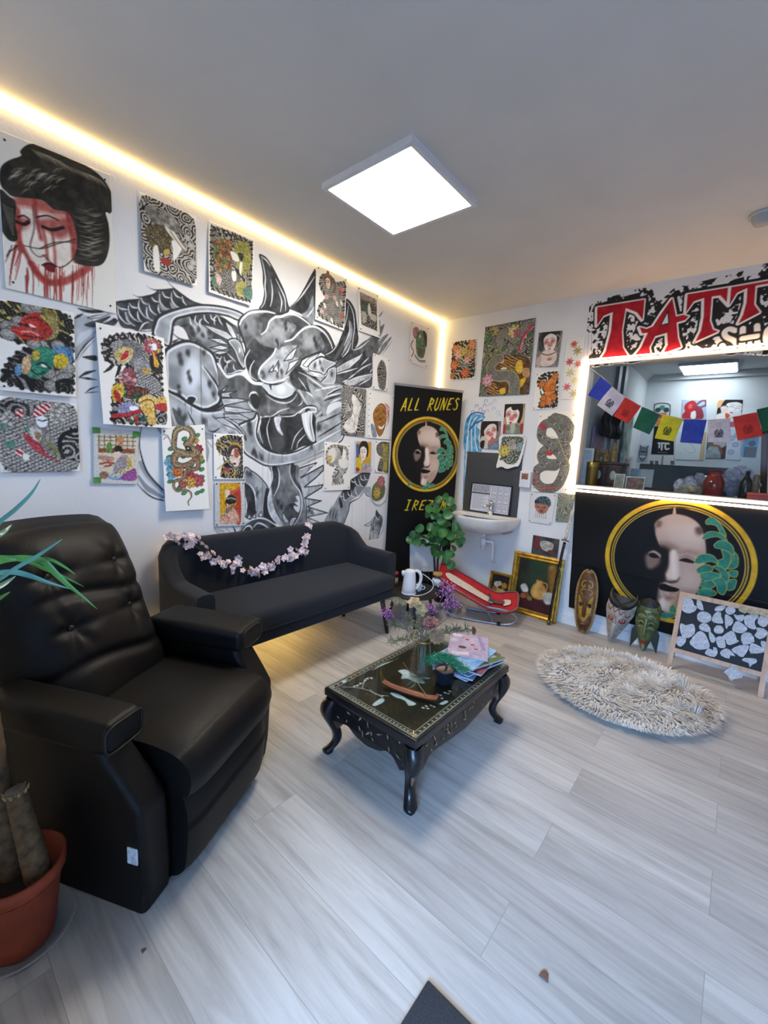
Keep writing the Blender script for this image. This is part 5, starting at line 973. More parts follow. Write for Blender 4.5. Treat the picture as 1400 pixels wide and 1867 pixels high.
def d_leaf(s):
    s.px(R1)
    for (x, y), c, r in (((1235,340), 'c8503c', .030), ((1265,400), 'b09a58', .040), ((1195,500), 'c84a4c', .035), ((1270,520), 'd0686a', .030), ((1200,600), 'c9c48a', .040), ((1240,670), 'd8cf98', .035), ((1170,730), 'c8585c', .035), ((1230,790), 'c4be94', .040)):
        for k in range(7):
            a = k*2*PI/7+.3; q = s.p([(x, y)])[0]; o = s.mm; s.mm = lambda u, v: np.array((u, v)); s.stroke([q, q+np.array((math.cos(a), math.sin(a)))*r], .013, c, .9, (1, .1)); s.mm = o
poster(RW, [(1033, 618), (1068, 612), (1050, 729), (1024, 728)], 'white strip with falling red and yellow maple leaves', d_leaf, 'dedbd4', pins='')
def d_sk(s):
    s.unit(); s.fill([(.2, .25), (.4, .1), (.7, .12), (.85, .3), (.75, .45), (.3, .4)], P_cells(['3c5a66', '5c7a84', '2c3c44'], .02, 3, '1c2428', .12)); s.fill([(.25, .35), (.75, .38), (.72, .6), (.5, .68), (.28, .55)], P_wash('9c5c48', 'c0846c', .02, 4)); s.stroke([(.35, .45), (.45, .47)], .006, '2a1a18'); s.stroke([(.55, .46), (.66, .47)], .006, '2a1a18'); s.fill([(.42, .56), (.58, .57), (.5, .61)], '7a2c2c')
    for k in range(6): s.stroke([(.3+k*.08, .6), (.28+k*.09, .82)], .003, '8a8480')
poster(RW, [(967.7, 899), (1015, 900.7), (1005.7, 957), (963.7, 951)], 'square sheet with a turbaned head study under the looping creature', d_sk, 'd3d1cf')
def d_gr(s):
    s.all(P_flow('5c6050', 'a5a894', .014, 6, .5, .05, .3))
poster(RW, [(1018, 900.7), (1050, 901), (1038, 952), (1012.5, 951)], 'small green-grey patterned print beside the katana hilt', d_gr, '8b8f7c', pins='')
def d_dk(s):
    s.all(P_wash('2e2a28', '55504a', .06, 5)); s.unit(); s.fill([(.3, .3), (.5, .2), (.8, .3), (.75, .7), (.5, .75), (.35, .6)], P_wash('8c8a80', 'c9c6ba', .03, 3)); s.fill([(.1, .1), (.25, .1), (.28, .6), (.12, .7)], '6d2a2c'); s.fill([(.6, .7), (.85, .65), (.8, .9)], '6a3430')
poster(RW, [(972.6, 975), (1020.6, 983.5), (1016.6, 1017), (969, 1008)], 'dark unframed painting hung behind the gilt frame', d_dk, '3a3633', pins='', cat='painting', name='hanging_painting')
# ------------------------------------------------------------------ lettering and wave painted on the right-hand wall
R2 = (1040, 500, 3.889)
sg = Cv(RW, (1.30, 2.0, 3.5, 2.545), .004, 'dbdbdc', 0.); sg.frame(*R2)
T1 = '190,235;525,180;512,322;470,270;392,240;365,400;372,520;418,592;205,615;250,545;288,400;300,268;235,295;188,365'
A1 = '722,172;748,300;800,288;838,298;812,325;752,342;762,450;784,515;655,562;690,500;685,415;600,440;560,520;570,577;430,605;500,520;548,415;508,420;490,375;540,388;585,370;650,270'
T2 = '830,142;1135,92;1126,218;1062,150;1002,158;988,330;1010,392;1048,405;885,478;925,400;945,300;948,168;875,192;820,268'
T3 = '1140,92;1560,20;1550,150;1500,80;1420,62;1312,82;1302,215;1342,270;1192,348;1222,290;1248,200;1254,98;1180,132;1128,216'
def splat(P, seed, thr=.45, a=1.):
    sl, m = sg.cov(P, True); x, y = sg.X[sl], sg.Y[sl]
    n = vnoise(x, y, .035, seed)*.6+vnoise(x, y, .012, seed+1)*.4; sg._put(sl, m*np.clip((n-thr)*14, 0, 1)*a, '232223')
splat(W('120,270;165,205;350,140;560,95;620,190;740,95;830,75;1140,0;1640,-90;1640,520;1020,545;870,500;780,565;300,640;130,640;160,450;115,400'), 3, .50)
splat(W('150,270;190,215;350,165;560,125;620,230;740,120;830,105;1140,40;1640,-40;1640,460;1020,500;870,430;780,530;430,620;170,620;200,450;150,400'), 9, .44)
for t in (T1, A1, T2, T3): sg.stroke(W(t), .055, '222122', 1, closed=True, smooth=False)
for t in (T1, A1, T2, T3): sg.stroke([(x-7, y+4) for x, y in W(t)], .022, 'e6e2dc', 1, closed=True, smooth=False); sg.stroke(W(t), .016, 'e6e2dc', 1, closed=True, smooth=False); sg.fill(W(t), P_wash('8c1420', 'b01c2a', .05, 4), 1, False)
sg.fill(W('640,362;690,262;697,347'), 'dbdbdc', 1, False, 1, '222122', .006)
for x in (1600, 2050):   # the two letters that run on beyond the second pair
    q = sg.p([(1480, 330)])[0]; sg.mm = lambda a, b: np.array((a, b)); c = ((2.55, 2.30) if x == 1600 else (3.02, 2.33))
    sg.ell(c, .19, .20, '222122'); sg.ell(c, .165, .18, 'e6e2dc'); sg.ell(c, .155, .17, '9c1824'); sg.ell(c, .07, .1, 'e6e2dc'); sg.ell(c, .062, .092, '222122'); sg.mm = None
def wletter(t, w=.030): sg.stroke(W(t), w+.026, '222122', 1); sg.stroke(W(t), w, 'e2ded6', 1)
for t in ('1168,400;1125,388;1092,412;1105,445;1160,472;1180,508;1150,540;1095,530;1075,505', '1222,385;1214,530', '1322,365;1330,515', '1218,455;1324,438', '1440,360;1395,400;1390,470;1440,505;1500,470;1505,400;1440,360', '1560,330;1570,480', '1560,335;1630,325;1640,380;1565,410'): wletter(t)
for t in ('150,430;150,640', '130,420;118,640', '880,480;880,570', '1000,520;1000,560'): sg.stroke(W(t), .005, '3a393a', .8)
o = sg.mesh('painted_sign', PAINT, .0008, wr, cut=.01); o['label'] = 'red lettering on black splashes painted over the internal window'; o['kind'] = 'structure'
wv = Cv(RW, (.22, .85, .72, 1.86), .004, 'dbdbdc', 0.); wv.frame(*R1)
BL = P_wash('2f7fae', '7fb4cf', .03, 4)
wv.fill(W('235,1320;240,1060;290,980;350,975;410,985;420,1010;380,1040;350,1090;380,1130;360,1200;390,1320'), BL)
for t in ('300,1000;270,1100;265,1310', '350,1000;300,1080;300,1310', '400,1010;340,1060;330,1200;350,1310', '260,1180;250,1320'): wv.stroke(W(t), .010, 'dfe8ee', .9)
for t in ('260,1040;290,980;350,960;410,975', '280,1120;330,1060;400,1030'): wv.stroke(W(t), .014, '24549c', 1)
for (x, y), c in (((345,905), '3c66b4'), ((380,935), '3c66b4'), ((420,900), '4a74bc'), ((405,960), '2f5cae'), ((470,890), '8ea6cc'), ((440,950), '7f9bc8'), ((500,930), '9fb2d0'), ((540,960), '9fb2d0'), ((510,860), '8ea6cc'), ((430,860), '5c82c2'), ((310,960), '3c72b0'), ((550,990), '9fb2d0')):
    wv.stroke([(x-16, y+12), (x-12, y-10), (x+6, y-16), (x+14, y-4), (x+6, y+4)], .007, c, .95)
wv.stroke(W('240,1320;235,1500;228,1700;222,1900'), .022, BL, .9); wv.stroke(W('250,1350;245,1500;238,1750'), .007, 'dfe8ee', .8)
o = wv.mesh('painted_wave', PAINT, .0008, wr, cut=.01); o['label'] = 'blue curling wave painted in the corner beside the tall banner'; o['kind'] = 'structure'
# ------------------------------------------------------------------ the mask emblem (printed on both banners)
CLOTH = inkmat('printed_banner_cloth', rough=.55, spec=.2)
E4 = (960, 860, 3.182)
def emblem(s, f, R):
    """Gold double ring, half-lit mask face and green petals; f turns a sighting on the large banner into the sheet's own metres."""
    o = s.mm; s.mm = f; c0 = f(857, 521)
    G1, G2 = 'b8921f', 'd0ab3c'
    qq = s.mm; s.mm = lambda a, b: np.array((a, b))
    s.ell(c0, R, R, P_wash(G1, 'd2a92a', .05, 3)); s.ell(c0, R*.93, R*.93, '0f0e0c'); s.ell(c0, R*.905, R*.905, 'b99a3c'); s.ell(c0, R*.888, R*.888, '15120c'); s.ell(c0, R*.872, R*.872, 'c2a343'); s.ell(c0, R*.857, R*.857, '0b0c0e'); s.mm = qq
    k = R/.434
    def F(t, c, a=1., soft=1., sm=True): s.fill(W(t), c, a, sm, soft*k)
    # hair and head
    F('720,330;745,270;800,225;860,208;930,215;1010,265;1050,350;1065,470;1040,560;1020,420;980,330;900,275;800,275;755,310', '17120f', 1, 3)
    face_ = '742,330;752,290;800,258;862,245;940,262;1000,305;1030,375;1042,470;1030,560;1010,650;965,735;905,790;835,812;785,806;752,770;760,690;800,560;790,470;760,400'
    F(face_, P_wash('a98e80', 'bda79a', .12, 3, .8), 1, 3)
    s.clip(W(face_))
    for (x, y), rx, ry, c, a, g in (((960, 360), .09, .08, 'd3c3b6', .8, .8), ((860, 340), .07, .06, 'c9b6a8', .7, .8), ((1000, 600), .07, .09, 'b3988c', .6, .8), ((940, 640), .05, .07, 'c4b0a4', .6, .8), ((800, 440), .07, .035, '6d564b', .7, .8), ((960, 470), .07, .025, '9a8175', .6, .8), ((800, 770), .035, .035, 'cdb9ac', .8, .7), ((1000, 345), .022, .03, '6a5046', .6, .8)):
        s.ell((x, y), rx*k, ry*k, c, a, 0, glow=g)
    s.clip()
    F('742,330;720,420;700,520;700,640;740,760;790,812;760,800;690,700;660,560;680,400;720,320', '0c0b0c', 1, 8)
    F('770,430;830,455;835,520;805,590;800,640;770,650;760,760;720,700;690,560;705,450', '120e0d', .96, 9)
    F('735,440;800,470;815,560;790,600;750,560;700,560;700,480', '1a1311', .75, 8)
    F('690,490;720,470;770,490;770,530;730,560;700,550', '9c8478', .75, 7); F('708,468;740,455;778,480;772,496;735,470', 'c7b2a4', .8, 3); F('712,478;740,470;772,494;745,500;718,492', '0e0b0b', 1, 2)
    F('832,465;870,460;882,540;884,610;868,630;820,612;808,600;828,550', 'd4c2b4', 1, 5); F('846,470;858,470;862,580;850,600', 'e3d5c8', .8, 4); F('800,625;830,632;870,628;888,612;870,640;820,645', '241a17', .85, 4); F('770,600;806,600;800,640;770,640', '1a1311', .8, 4); F('796,640;830,648;822,668;798,660', 'c9b5a6', .8, 4)
    F('884,512;925,500;975,522;960,530;915,522', '1a1312', 1, 2); F('884,498;930,482;985,510;960,508;920,496', '8a7064', .8, 3); F('880,470;940,455;1000,480;940,468', '8f776b', .6, 5)
    F('770,655;800,648;830,660;885,680;862,696;810,692;775,680', '0f0b0b', 1, 2); F('785,690;820,697;862,698;840,714;800,714', 'a58678', 1, 2); F('800,700;830,704;820,710', 'd9c0b2', .7, 3); F('770,720;850,725;830,742;780,740', '6a5046', .7, 6); F('776,735;800,728;806,770;785,800;765,780', 'd9c8ba', .85, 6); F('870,720;960,690;900,790;840,808', '8c7266', .35, 8)
    F('854,212;862,205;868,250;848,252', 'b49a86', 1, 2); F('980,330;1010,320;1030,350;1000,362', '4a3630', .7, 5); F('757,285;785,290;778,318;752,318', '5a443a', .7, 5)
    # petals
    for t in ('1040,285;1060,268;1085,266;1130,310;1158,372;1132,372;1105,318;1072,306;1044,304', '1020,382;1045,352;1085,346;1135,362;1164,402;1110,378;1070,380;1030,392', '1200,466;1226,490;1220,552;1160,562;1192,512', '1175,575;1222,574;1216,610;1178,602', '1170,632;1216,625;1202,680;1160,682', '1130,440;1185,470;1175,540;1140,570;1095,520;1140,500', '1088,422;1120,398;1160,402;1195,432;1204,482;1160,458;1120,446;1095,440', '975,517;1000,485;1040,476;1085,488;1112,532;1070,520;1030,528;990,532', '988,562;1040,536;1082,560;1055,588;1000,590', '1080,547;1130,550;1176,600;1160,640;1130,620;1120,580', '1010,592;1060,580;1120,592;1110,622;1050,632;1015,622', '1012,642;1070,630;1095,660;1045,682;1008,662', '1080,627;1130,614;1162,660;1142,712;1110,695;1100,655', '998,682;1060,678;1102,702;1070,722;1000,716', '830,792;850,768;868,800;856,834;838,830', '772,822;850,814;864,838;800,848', '604,752;630,738;648,760;640,770;610,768', '860,830;900,812;940,830;900,846'):
        s.fill(W(t), P_wash('256a5e', '378a78', .03, 5), 1, True, 1, 'a5a24a', .0042*k)
    s.mm = o
def cloth(s, a='070809', b='1a1b1e', seed=3): s.all(lambda x, y: mixc(hx(a), hx(b), np.clip(vnoise(x, y, .3, seed)*1.2-.3, 0, 1)**2))
q = [RW.px(1050, 893), np.array((3.3, 1.098)), np.array((3.3, .12)), np.array((1.405, .135))]; q[3] = RW.px(1037, 1106.7)
s = Sheet(RW, [(q[0][0], 1.098), (3.3, 1.098), (3.3, .14), (q[3][0], q[3][1])], .004, '101114', True); cloth(s)
emblem(s, lambda a, b: RW.px(960+a/3.182, 860+b/3.182), .434)
o = s.mesh('wall_banner', CLOTH, .012, None, None, lambda U, V: .004*np.sin(U*7+V*3)+.003*np.sin(V*17+U*2)*(V < .5), .001); tag(o, 'wide black banner with a large ringed mask face hung under the internal window', 'banner')
o.name = 'hanging_banner'
# roll-up banner standing across the corner
A = onF(717, 699, 1.87); B = onF(850, 714, 1.87); A.x = max(A.x, .035); B = A.lerp(B, .95)
RB = Plane((A.x, A.y, 0), (B.x-A.x, B.y-A.y, 0), (0, 0, 1)); bw = math.hypot(B.x-A.x, B.y-A.y)
s = Sheet(RB, [(0, 1.86), (bw, 1.86), (bw, .07), (0, .07)], .0038, '101114', True); cloth(s, '070808', '0f1010', 8)
cc, rr = RB.px(779, 829), .5*abs(RB.px(841, 829)[0]-RB.px(717.5, 829)[0])
c0 = RW.px(960+857/3.182, 860+521/3.182)
emblem(s, lambda a, b: (RW.px(960+a/3.182, 860+b/3.182)-c0)/.434*rr+cc, rr)
# gold brush lettering
GLY = {'A': ['0,0;.45,1;.8,0', '.12,.35;.75,.38'], 'L': ['.25,1;.1,.05;.75,.08'], 'R': ['.1,0;.25,1;.8,.85;.7,.55;.2,.5;.85,0'], 'U': ['.2,1;.1,.2;.4,0;.75,.2;.85,1'], 'N': ['.05,0;.2,1;.7,.05;.9,1'], 'E': ['.9,1;.25,.95;.1,.05;.8,.05', '.2,.5;.7,.52'], 'S': ['.85,.9;.5,1;.2,.8;.75,.45;.8,.15;.45,0;.05,.12'], 'I': ['.2,1;.75,1', '.5,1;.4,0', '.1,0;.7,0'], 'Z': ['.1,1;.9,.95;.05,.05;.85,.03'], 'M': ['.05,0;.25,1;.5,.4;.8,1;.9,0']}
def letters(s, word, a, b, h, col='c9b322'):
    """Slanted brush capitals between two sightings on the banner."""
    p, q = RB.px(*a), RB.px(*b); n = len(word); adv = (q[0]-p[0])/n; o = s.mm; s.mm = lambda x, y: np.array((x, y))
    for i, ch in enumerate(word):
        if ch == ' ': continue
        for t in GLY[ch]: s.stroke([(p[0]+adv*(i+.08+.8*x)+.22*h*(y-.3), p[1]+(q[1]-p[1])*i/n+y*h) for x, y in W(t)], .0135, col, 1, (.7, .5), smooth=False)
    s.mm = o
letters(s, 'ALL RUNES', (731, 749), (836, 747), .105); letters(s, 'IREZUMI', (737, 930), (826, 930), .088)
s.mm = None
s.fill([(747, 977), (806, 977), (806, 1042), (747, 1042)], 'd4d5d8', 1, False)    # blank white panel low on the banner
t = empty('rollup_banner', ((A.x+B.x)/2, (A.y+B.y)/2, 0), 0, 'tall black banner with gold lettering and a ringed mask face standing across the corner', 'banner')
o = s.mesh('banner_sheet', CLOTH, .0, None, None, None, .0008); o.parent = t; o.location = o.location-t.location
ALU = M('brushed_aluminium', 'a8a9ab', rough=.35, metal=.9, var=.05)
def along(a, b, c, d):   # box in the banner's own frame
    m = MB(); R_ = Matrix(((RB.u[0], RB.n[0], 0, A.x), (RB.u[1], RB.n[1], 0, A.y), (0, 0, 1, 0), (0, 0, 0, 1))); m.box(a, b, 0, R_); return m
for nm, a, b in (('top_rail', (-.005, -.01, 1.855), (bw+.005, .008, 1.875)), ('base', (0, -.06, 0), (bw, .05, .07)), ('support_pole', (bw/2-.008, -.03, .06), (bw/2+.008, -.015, 1.86))):
    o = along(a, b, 0, 0).build(nm, ALU, t, t.location)
    o.location = (0, 0, 0)
# ------------------------------------------------------------------ the room seen through the internal window
BX, BY, BH, BX1 = 1.29, 2.72, 2.42, 4.2
BWALL = M('back_room_paint', 'd3d8da', rough=.8, var=.03, scale=2.)
struct('wall_inner_rear', MB().box((BX-.1, BY, 0), (BX1+.1, BY+.1, BH)), BWALL)
b = MB(); b.box((BX-.1, .12, 0), (BX, BY, BH)); struct('wall_inner_left', b, BWALL)
struct('wall_inner_right', MB().box((BX1, .12, 0), (BX1+.1, BY, BH)), BWALL)
struct('ceiling_inner', MB().box((BX-.1, .12, BH), (BX1+.1, BY+.1, BH+.1)), M('back_ceiling', 'c3c8ca', rough=.85, var=.02))
struct('floor_inner', MB().box((BX-.1, .12, -.1), (BX1+.1, BY+.1, 0)), FLOOR)
COV = M('cove_grey', 'b9bdbd', rough=.6, var=.03)
b = MB(); b.prism([(0, 0), (.07, 0), (0, -.07)], lambda a, c: Vector((BX+a, .12, BH+c)), lambda a, c: Vector((BX+a, BY, BH+c))); b.box((BX, BY-.05, BH-.07), (BX1, BY, BH-.002)); struct('trim_1', b, COV)
DR = M('door_frame_grey', '878d90', rough=.4, var=.06); b = MB()
b.box((BX, 1.10, 0), (BX+.03, 1.22, BH-.08)); b.box((BX, 1.26, 0), (BX+.05, 1.38, BH-.08)); struct('trim_2', b, DR)
struct('trim_3', MB().box((BX+.001, .122, WZ0-.04), (3.6, .86, WZ0-.008)), wood('sill_board', '5c4a3e', '7a6656', 3., .4))
t = empty('ceiling_light', (1.91, 2.37, BH), 0, 'long white light panel on the ceiling seen through the internal window', 'ceiling light')
MB().box((-.25, -.27, -.03), (.25, .25, 0)).build('frame', MATS['panel_frame'], t); MB().box((-.235, -.255, -.036), (.235, .235, -.028)).build('diffuser', M('back_diffuser', 'ffffff', var=0, emit='eef4ff', estr=11.), t)
BWP = Plane((0, BY, 0), (1, 0, 0), (0, 0, 1)); BLP = Plane((BX, 0, 0), (0, 1, 0), (0, 0, 1))
def bp(quad, label, draw, base=PAPER, off=.004, pl=BWP, cat='drawing', name='hanging_drawing', **k): return poster(pl, quad, label, draw, base, 0., off, '', None, cat, name, .006, **k)
def d1(s):
    s.unit(); s.all('dfe4e6'); s.fill([(.1, .1), (.9, .1), (.95, .5), (.8, .75), (.2, .75), (.05, .5)], 'c6cfcb', 1, True, 1, '2f3434', .012); s.ell((.5, .25), .03, .03, '3f8a7c'); s.ell((.25, .35), .03, .03, '3a4444'); s.ell((.75, .35), .03, .03, '3a4444'); s.fill([(.25, .5), (.75, .5), (.7, .7), (.3, .7)], 'c23a34'); s.fill([(.1, .78), (.9, .78), (.8, 1), (.2, 1)], 'd8763c')
bp([(1192, 733), (1223, 733), (1222, 775), (1191, 775)], 'white horned demon drawing half hidden by the green flag', d1)
def d2(s):
    s.unit(); s.all(P_wash('9fb4cc', 'b9c8d8', .05, 3)); s.fill([(.2, .15), (.45, .04), (.62, .2), (.6, .5), (.2, .55), (.1, .35)], 'b8282c'); s.fill([(.05, .65), (.3, .45), (.45, .9), (.2, 1), (.05, .9)], 'b02a30'); s.fill([(.55, .3), (.8, .35), (.9, .8), (.6, .95), (.5, .6)], '8c3040'); s.stroke([(.6, .25), (.75, .1), (.95, .05), (.98, .25), (.75, .35)], .022, '7a4a5c'); s.fill([(.4, .6), (.55, .5), (.6, .75), (.5, .9), (.38, .8)], 'e4ded8'); s.ell((.35, .3), .02, .03, 'd85a58')
bp([(1243.5, 729), (1287.7, 728.5), (1287, 769), (1242, 769)], 'drawing of a figure with red hair above the blue flag', d2)
def d3(s):
    s.unit(); s.all('ddd8cc'); s.fill([(.05, .05), (.35, .05), (.3, .3), (.05, .35)], 'd8a878'); face(s, (.66, .32), .17, .15, -.3, 'e9e4e2', '16151a', None, -1); s.fill([(.15, .3), (.3, .2), (.45, .25), (.42, .32)], '3a3028'); s.ell((.3, .38), .04, .045, 'e3d4cc'); s.fill([(.05, .35), (.15, .3), (.2, .5), (.05, .6)], '1c1a1e'); s.fill([(.05, .55), (.4, .5), (.5, .75), (.1, .8)], 'ece4e0'); s.fill([(.38, .5), (.55, .55), (.5, .7), (.4, .68)], 'd0552c'); s.fill([(.6, .55), (.9, .45), (.95, .9), (.55, .85)], 'd6d4cc'); s.fill([(.6, .82), (.95, .84), (.9, 1), (.6, 1)], 'b83a40')
bp([(1307, 728.5), (1354, 729), (1350, 778), (1303, 778)], 'drawing of two heads leaning together, right of the red-haired figure', d3)
def itc(s):
    s.all('221e1f'); q = s.q; o = s.mm; s.unit(); w = .017
    for t in ('.34,.62;.34,.76', '.28,.60;.34,.60', '.42,.60;.60,.60', '.46,.62;.46,.84'): s.stroke(W(t), w, 'e8e6e4', smooth=False)
    s.stroke(W('.78,.63;.70,.60;.62,.66;.62,.76;.68,.82;.78,.79'), w, 'e8e6e4'); s.stroke(W('.3,.93;.7,.93'), .004, 'b0aeac', smooth=False); s.mm = o
bp([(1193, 777), (1229, 777), (1228, 829), (1187, 828)], 'black poster with three white capitals hung below the yellow flag', itc, cat='poster', name='hanging_poster')
def d5(s):
    s.unit(); s.all('b4bcc2'); s.fill([(.2, .2), (.8, .2), (.85, .6), (.65, .9), (.35, .9), (.15, .6)], '7c858b', 1, True, 1, '3c4448', .01); s.stroke([(.3, .4), (.7, .4)], .02, '3c4448'); s.stroke([(.3, .7), (.7, .7)], .02, 'd0d4d6'); s.stroke([(.2, .2), (.12, .05)], .014, '4c5458'); s.stroke([(.8, .2), (.88, .05)], .014, '4c5458')
bp([(1166, 811), (1183.5, 812), (1180, 842), (1160.5, 841)], 'small grey horned mask print beside the black poster', d5)
def d6(s):
    s.unit(); s.all('d6dde0'); s.fill([(.88, 0), (1, 0), (1, 1), (.86, 1)], 'c9b48c', 1, False); s.stroke([(.2, .5), (.4, .4), (.6, .5), (.7, .7), (.5, .75)], .006, 'b4bcc0'); s.stroke([(.3, .6), (.45, .7)], .005, 'b4bcc0')
bp([(1232, 784), (1288, 788), (1282, 840), (1229, 838)], 'faint sketch sheet with a pale wooden edge below the blue flag', d6)
def d7(s):
    s.unit(); s.all('4c4644'); s.ell((.25, .4), .06, .07, '5f6c68'); s.ell((.7, .3), .07, .09, 'b8bab6'); s.fill([(.0, .7), (.3, .5), (.6, .6), (.75, 1), (0, 1)], P_wash('8c969c', 'b4bcc0', .04, 3)); s.stroke([(.3, .5), (.65, .55), (.8, .8)], .022, '9c5c48')
bp([(1290, 788), (1326, 788), (1322, 836), (1286, 836)], 'print of dark and pale rounded shapes under the white flag', d7)
def d8(s):
    s.unit(); s.all('d0d4da')
    for c in ((.3, .3), (.6, .5), (.3, .75), (.7, .2)): s.ell(c, .03, .03, '8c92a8', .8); s.ell(c, .015, .015, 'c4c8d4', .8)
bp([(1328, 782), (1352, 782), (1349, 840), (1324, 838)], 'sheet of small violet sketches under the second red flag', d8)
for i, (x, w_, c) in enumerate(((1188, 6, '6d6a64'), (1197, 6, '7c746c'), (1226, 7, '8a7a7c'))):
    bp([(x-w_/2, 840), (x+w_/2, 840), (x+w_/2, 847), (x-w_/2, 847)], ['tiny dark card under the left of the black poster', 'tiny dark card under the middle of the black poster', 'tiny dark card under the right of the black poster'][i], lambda s, c=c: s.all(P_wash(c, '4a4844', .02, 3)), cat='card', name='hanging_card')
bp([(1206, 831), (1211, 831), (1209, 848), (1204, 848)], 'narrow red and white striped card under the black poster', lambda s: s.all(lambda x, y: mixc(hx('d8d4d0'), hx('8c3a3a'), (np.sin(x*2*PI/.02) > 0).astype(float))), cat='card', name='hanging_card')
# hanging garment and a mirror on the inner left wall
Q = BLP.px(1086, 740); R_ = BLP.px(1106, 800)
b = MB(); y0, y1, z1, z0 = Q[0], R_[0], Q[1], R_[1]
P = [[Vector((BX+.07+.025*math.sin(i*1.7)+.01*math.sin(j), y0+(y1-y0)*(i/12)+.1*(j/10)*(i/12-.3), z1+(z0-z1)*j/10)) for j in range(11)] for i in range(13)]
b.grid(P); o = b.build('hanging_robe', M('dark_robe', '241f22', rough=.8), None, (BX+.05, y0, z1)); o.modifiers.new('cloth', 'SOLIDIFY').thickness = .006; tag(o, 'dark robe hanging on the inner left wall behind the white flag', 'garment')
P = [[Vector((BX+.012+.006*math.sin(i*2.1), y0-.05+(y1-y0)*.8*(i/10), z1-.18+(z0-z1)*1.0*j/8)) for j in range(9)] for i in range(11)]
o = MB().grid(P).build('hanging_shawl', M('lilac_shawl', 'b79ab4', rough=.8), None, (BX+.03, y0, z1-.2)); o.modifiers.new('cloth', 'SOLIDIFY').thickness = .005; tag(o, 'lilac shawl hanging below the dark robe', 'garment')
Q = BLP.px(1122, 775); b = MB(); y0 = Q[0]
P = [[Vector((BX+.06+.02*math.sin(i*2.3), 1.42+.35*(i/10), 1.95-.75*j/8)) for j in range(9)] for i in range(11)]
o = MB().grid(P).build('hanging_scarf', M('green_white_scarf', 'a9b8ac', rough=.8, var=.4, scale=9.), None, (BX+.06, 1.5, 1.9)); o.modifiers.new('cloth', 'SOLIDIFY').thickness = .005; tag(o, 'pale patterned scarf hanging beyond the grey door posts', 'garment')
# things on the sill
def at_sill(px, py, Y=.3): p = onR(px, py, Y); return p
SZ = WZ0-.008
SK = lambda x: (x-EYE[0])  # noqa
def px_w(n, Y): return n*abs((onR(1200, 860, Y)-onR(1201, 860, Y)).x)
CABW = wood('dark_cabinet_wood', '2a0f0d', '4a1e18', 5., .35)
p = onR(1107, 860, .42); t = empty('cabinet', (p.x+.01, .42, SZ), 0, 'small dark red wooden cabinet with two pale oval plaques on the sill', 'cabinet'); w_ = .115
MB().rbox((-w_, -.09, 0), (w_, .09, .19), .006).build('body', CABW, t); MB().rbox((-w_-.012, -.1, .19), (w_+.012, .1, .212), .005).build('top', CABW, t); MB().rbox((-w_-.008, -.098, 0), (w_+.008, .098, .02), .004).build('base', CABW, t)
for x in (-.055, .055):
    d = MB().rbox((x-.045, -.098, .03), (x+.045, -.088, .18), .003).build('door', CABW, t); MB().ball((x, -.1, .105), .03, 14, 8, 0, (.75, .15, 1.25)).build('plaque', M('pale_plaque', 'a9b3a4', rough=.3), d)
p = onR(1071, 857, .2); t = empty('tea_tin', (p.x+.035, .2, SZ), 0, 'gold cylindrical tin at the left end of the sill', 'tin'); MB().lathe([(1e-4, 0), (.045, 0), (.046, .004), (.046, .17)], 24).build('body', M('gold_tin', '7a5a24', rough=.3, metal=.7), t); MB().lathe([(.048, .165), (.048, .2), (.044, .205), (1e-4, .205)], 24).build('lid', M('gold_lid', '9c7a34', rough=.3, metal=.7), t)
GOLDW = M('carved_gilt', '8a6c3c', rough=.4, var=.35, scale=40.)
for i, (px, hh, lb) in enumerate(((1092, .13, 'leftmost carved gilt figurine on the dark cabinet'), (1106, .11, 'middle carved gilt figurine on the dark cabinet'), (1118, .17, 'tallest carved gilt figurine, at the right of the dark cabinet'))):
    p = onR(px, 820, .42); b = MB(); R = random.Random(i)
    b.lathe([(1e-4, 0), (.032, 0), (.03, .012), (.022, hh*.3), (.027, hh*.5), (.018, hh*.68), (.011, hh*.76), (.017, hh*.86), (.013, hh*.96), (1e-4, hh)], 14)
    for k in range(7): b.ball((R.uniform(-.02, .02), R.uniform(-.012, .012), R.uniform(.02, hh*.6)), R.uniform(.009, .013), 8, 5)
    for sg in (-1, 1): b.tube([(sg*.015, 0, hh*.62), (sg*.03, -.01, hh*.5), (sg*.022, -.03, hh*.38)], [.008, .007, .005], 7)
    thing(b, 'figurine', GOLDW, (0, 0, 0), lb, 'figurine', 'carved figurines on the cabinet').location = (p.x, .42+(i-1)*.035, SZ+.2125)
def frame_photo(px0, px1, py0, label, Y, col, pic, hh=None, tilt=-.15, cat='photo frame'):
    a, c = onR(px0, 870, Y), onR(px1, 870, Y); w_ = (c.x-a.x)/2; h_ = onR(px0, py0, Y).z-SZ if hh is None else hh
    t = empty('photo_frame', ((a.x+c.x)/2, Y, SZ), 0, label, cat); R_ = Matrix.Rotation(tilt, 4, 'X'); f = .008
    b = MB()
    for q0, q1 in (((-w_, -.004, 0), (w_, .006, f)), ((-w_, -.004, h_-f), (w_, .006, h_)), ((-w_, -.004, f), (-w_+f, .006, h_-f)), ((w_-f, -.004, f), (w_, .006, h_-f))): b.box(q0, q1, 0, R_)
    b.build('frame', col, t); MB().box((-w_+f, 0, f), (w_-f, .005, h_-f), 0, R_).build('picture', pic, t); return t
SILV = M('silver_frame', 'a8a8a6', rough=.3, metal=.6)
frame_photo(1120, 1139, 863, 'small silver framed photo in front of the cabinet corner', .2, SILV, M('grey_photo', '7d7c70', var=.3, scale=30.))
frame_photo(1141, 1177, 868, 'wide silver framed photo of dark heads on the sill', .2, SILV, M('brown_photo', '5c4440', var=.6, scale=38.))
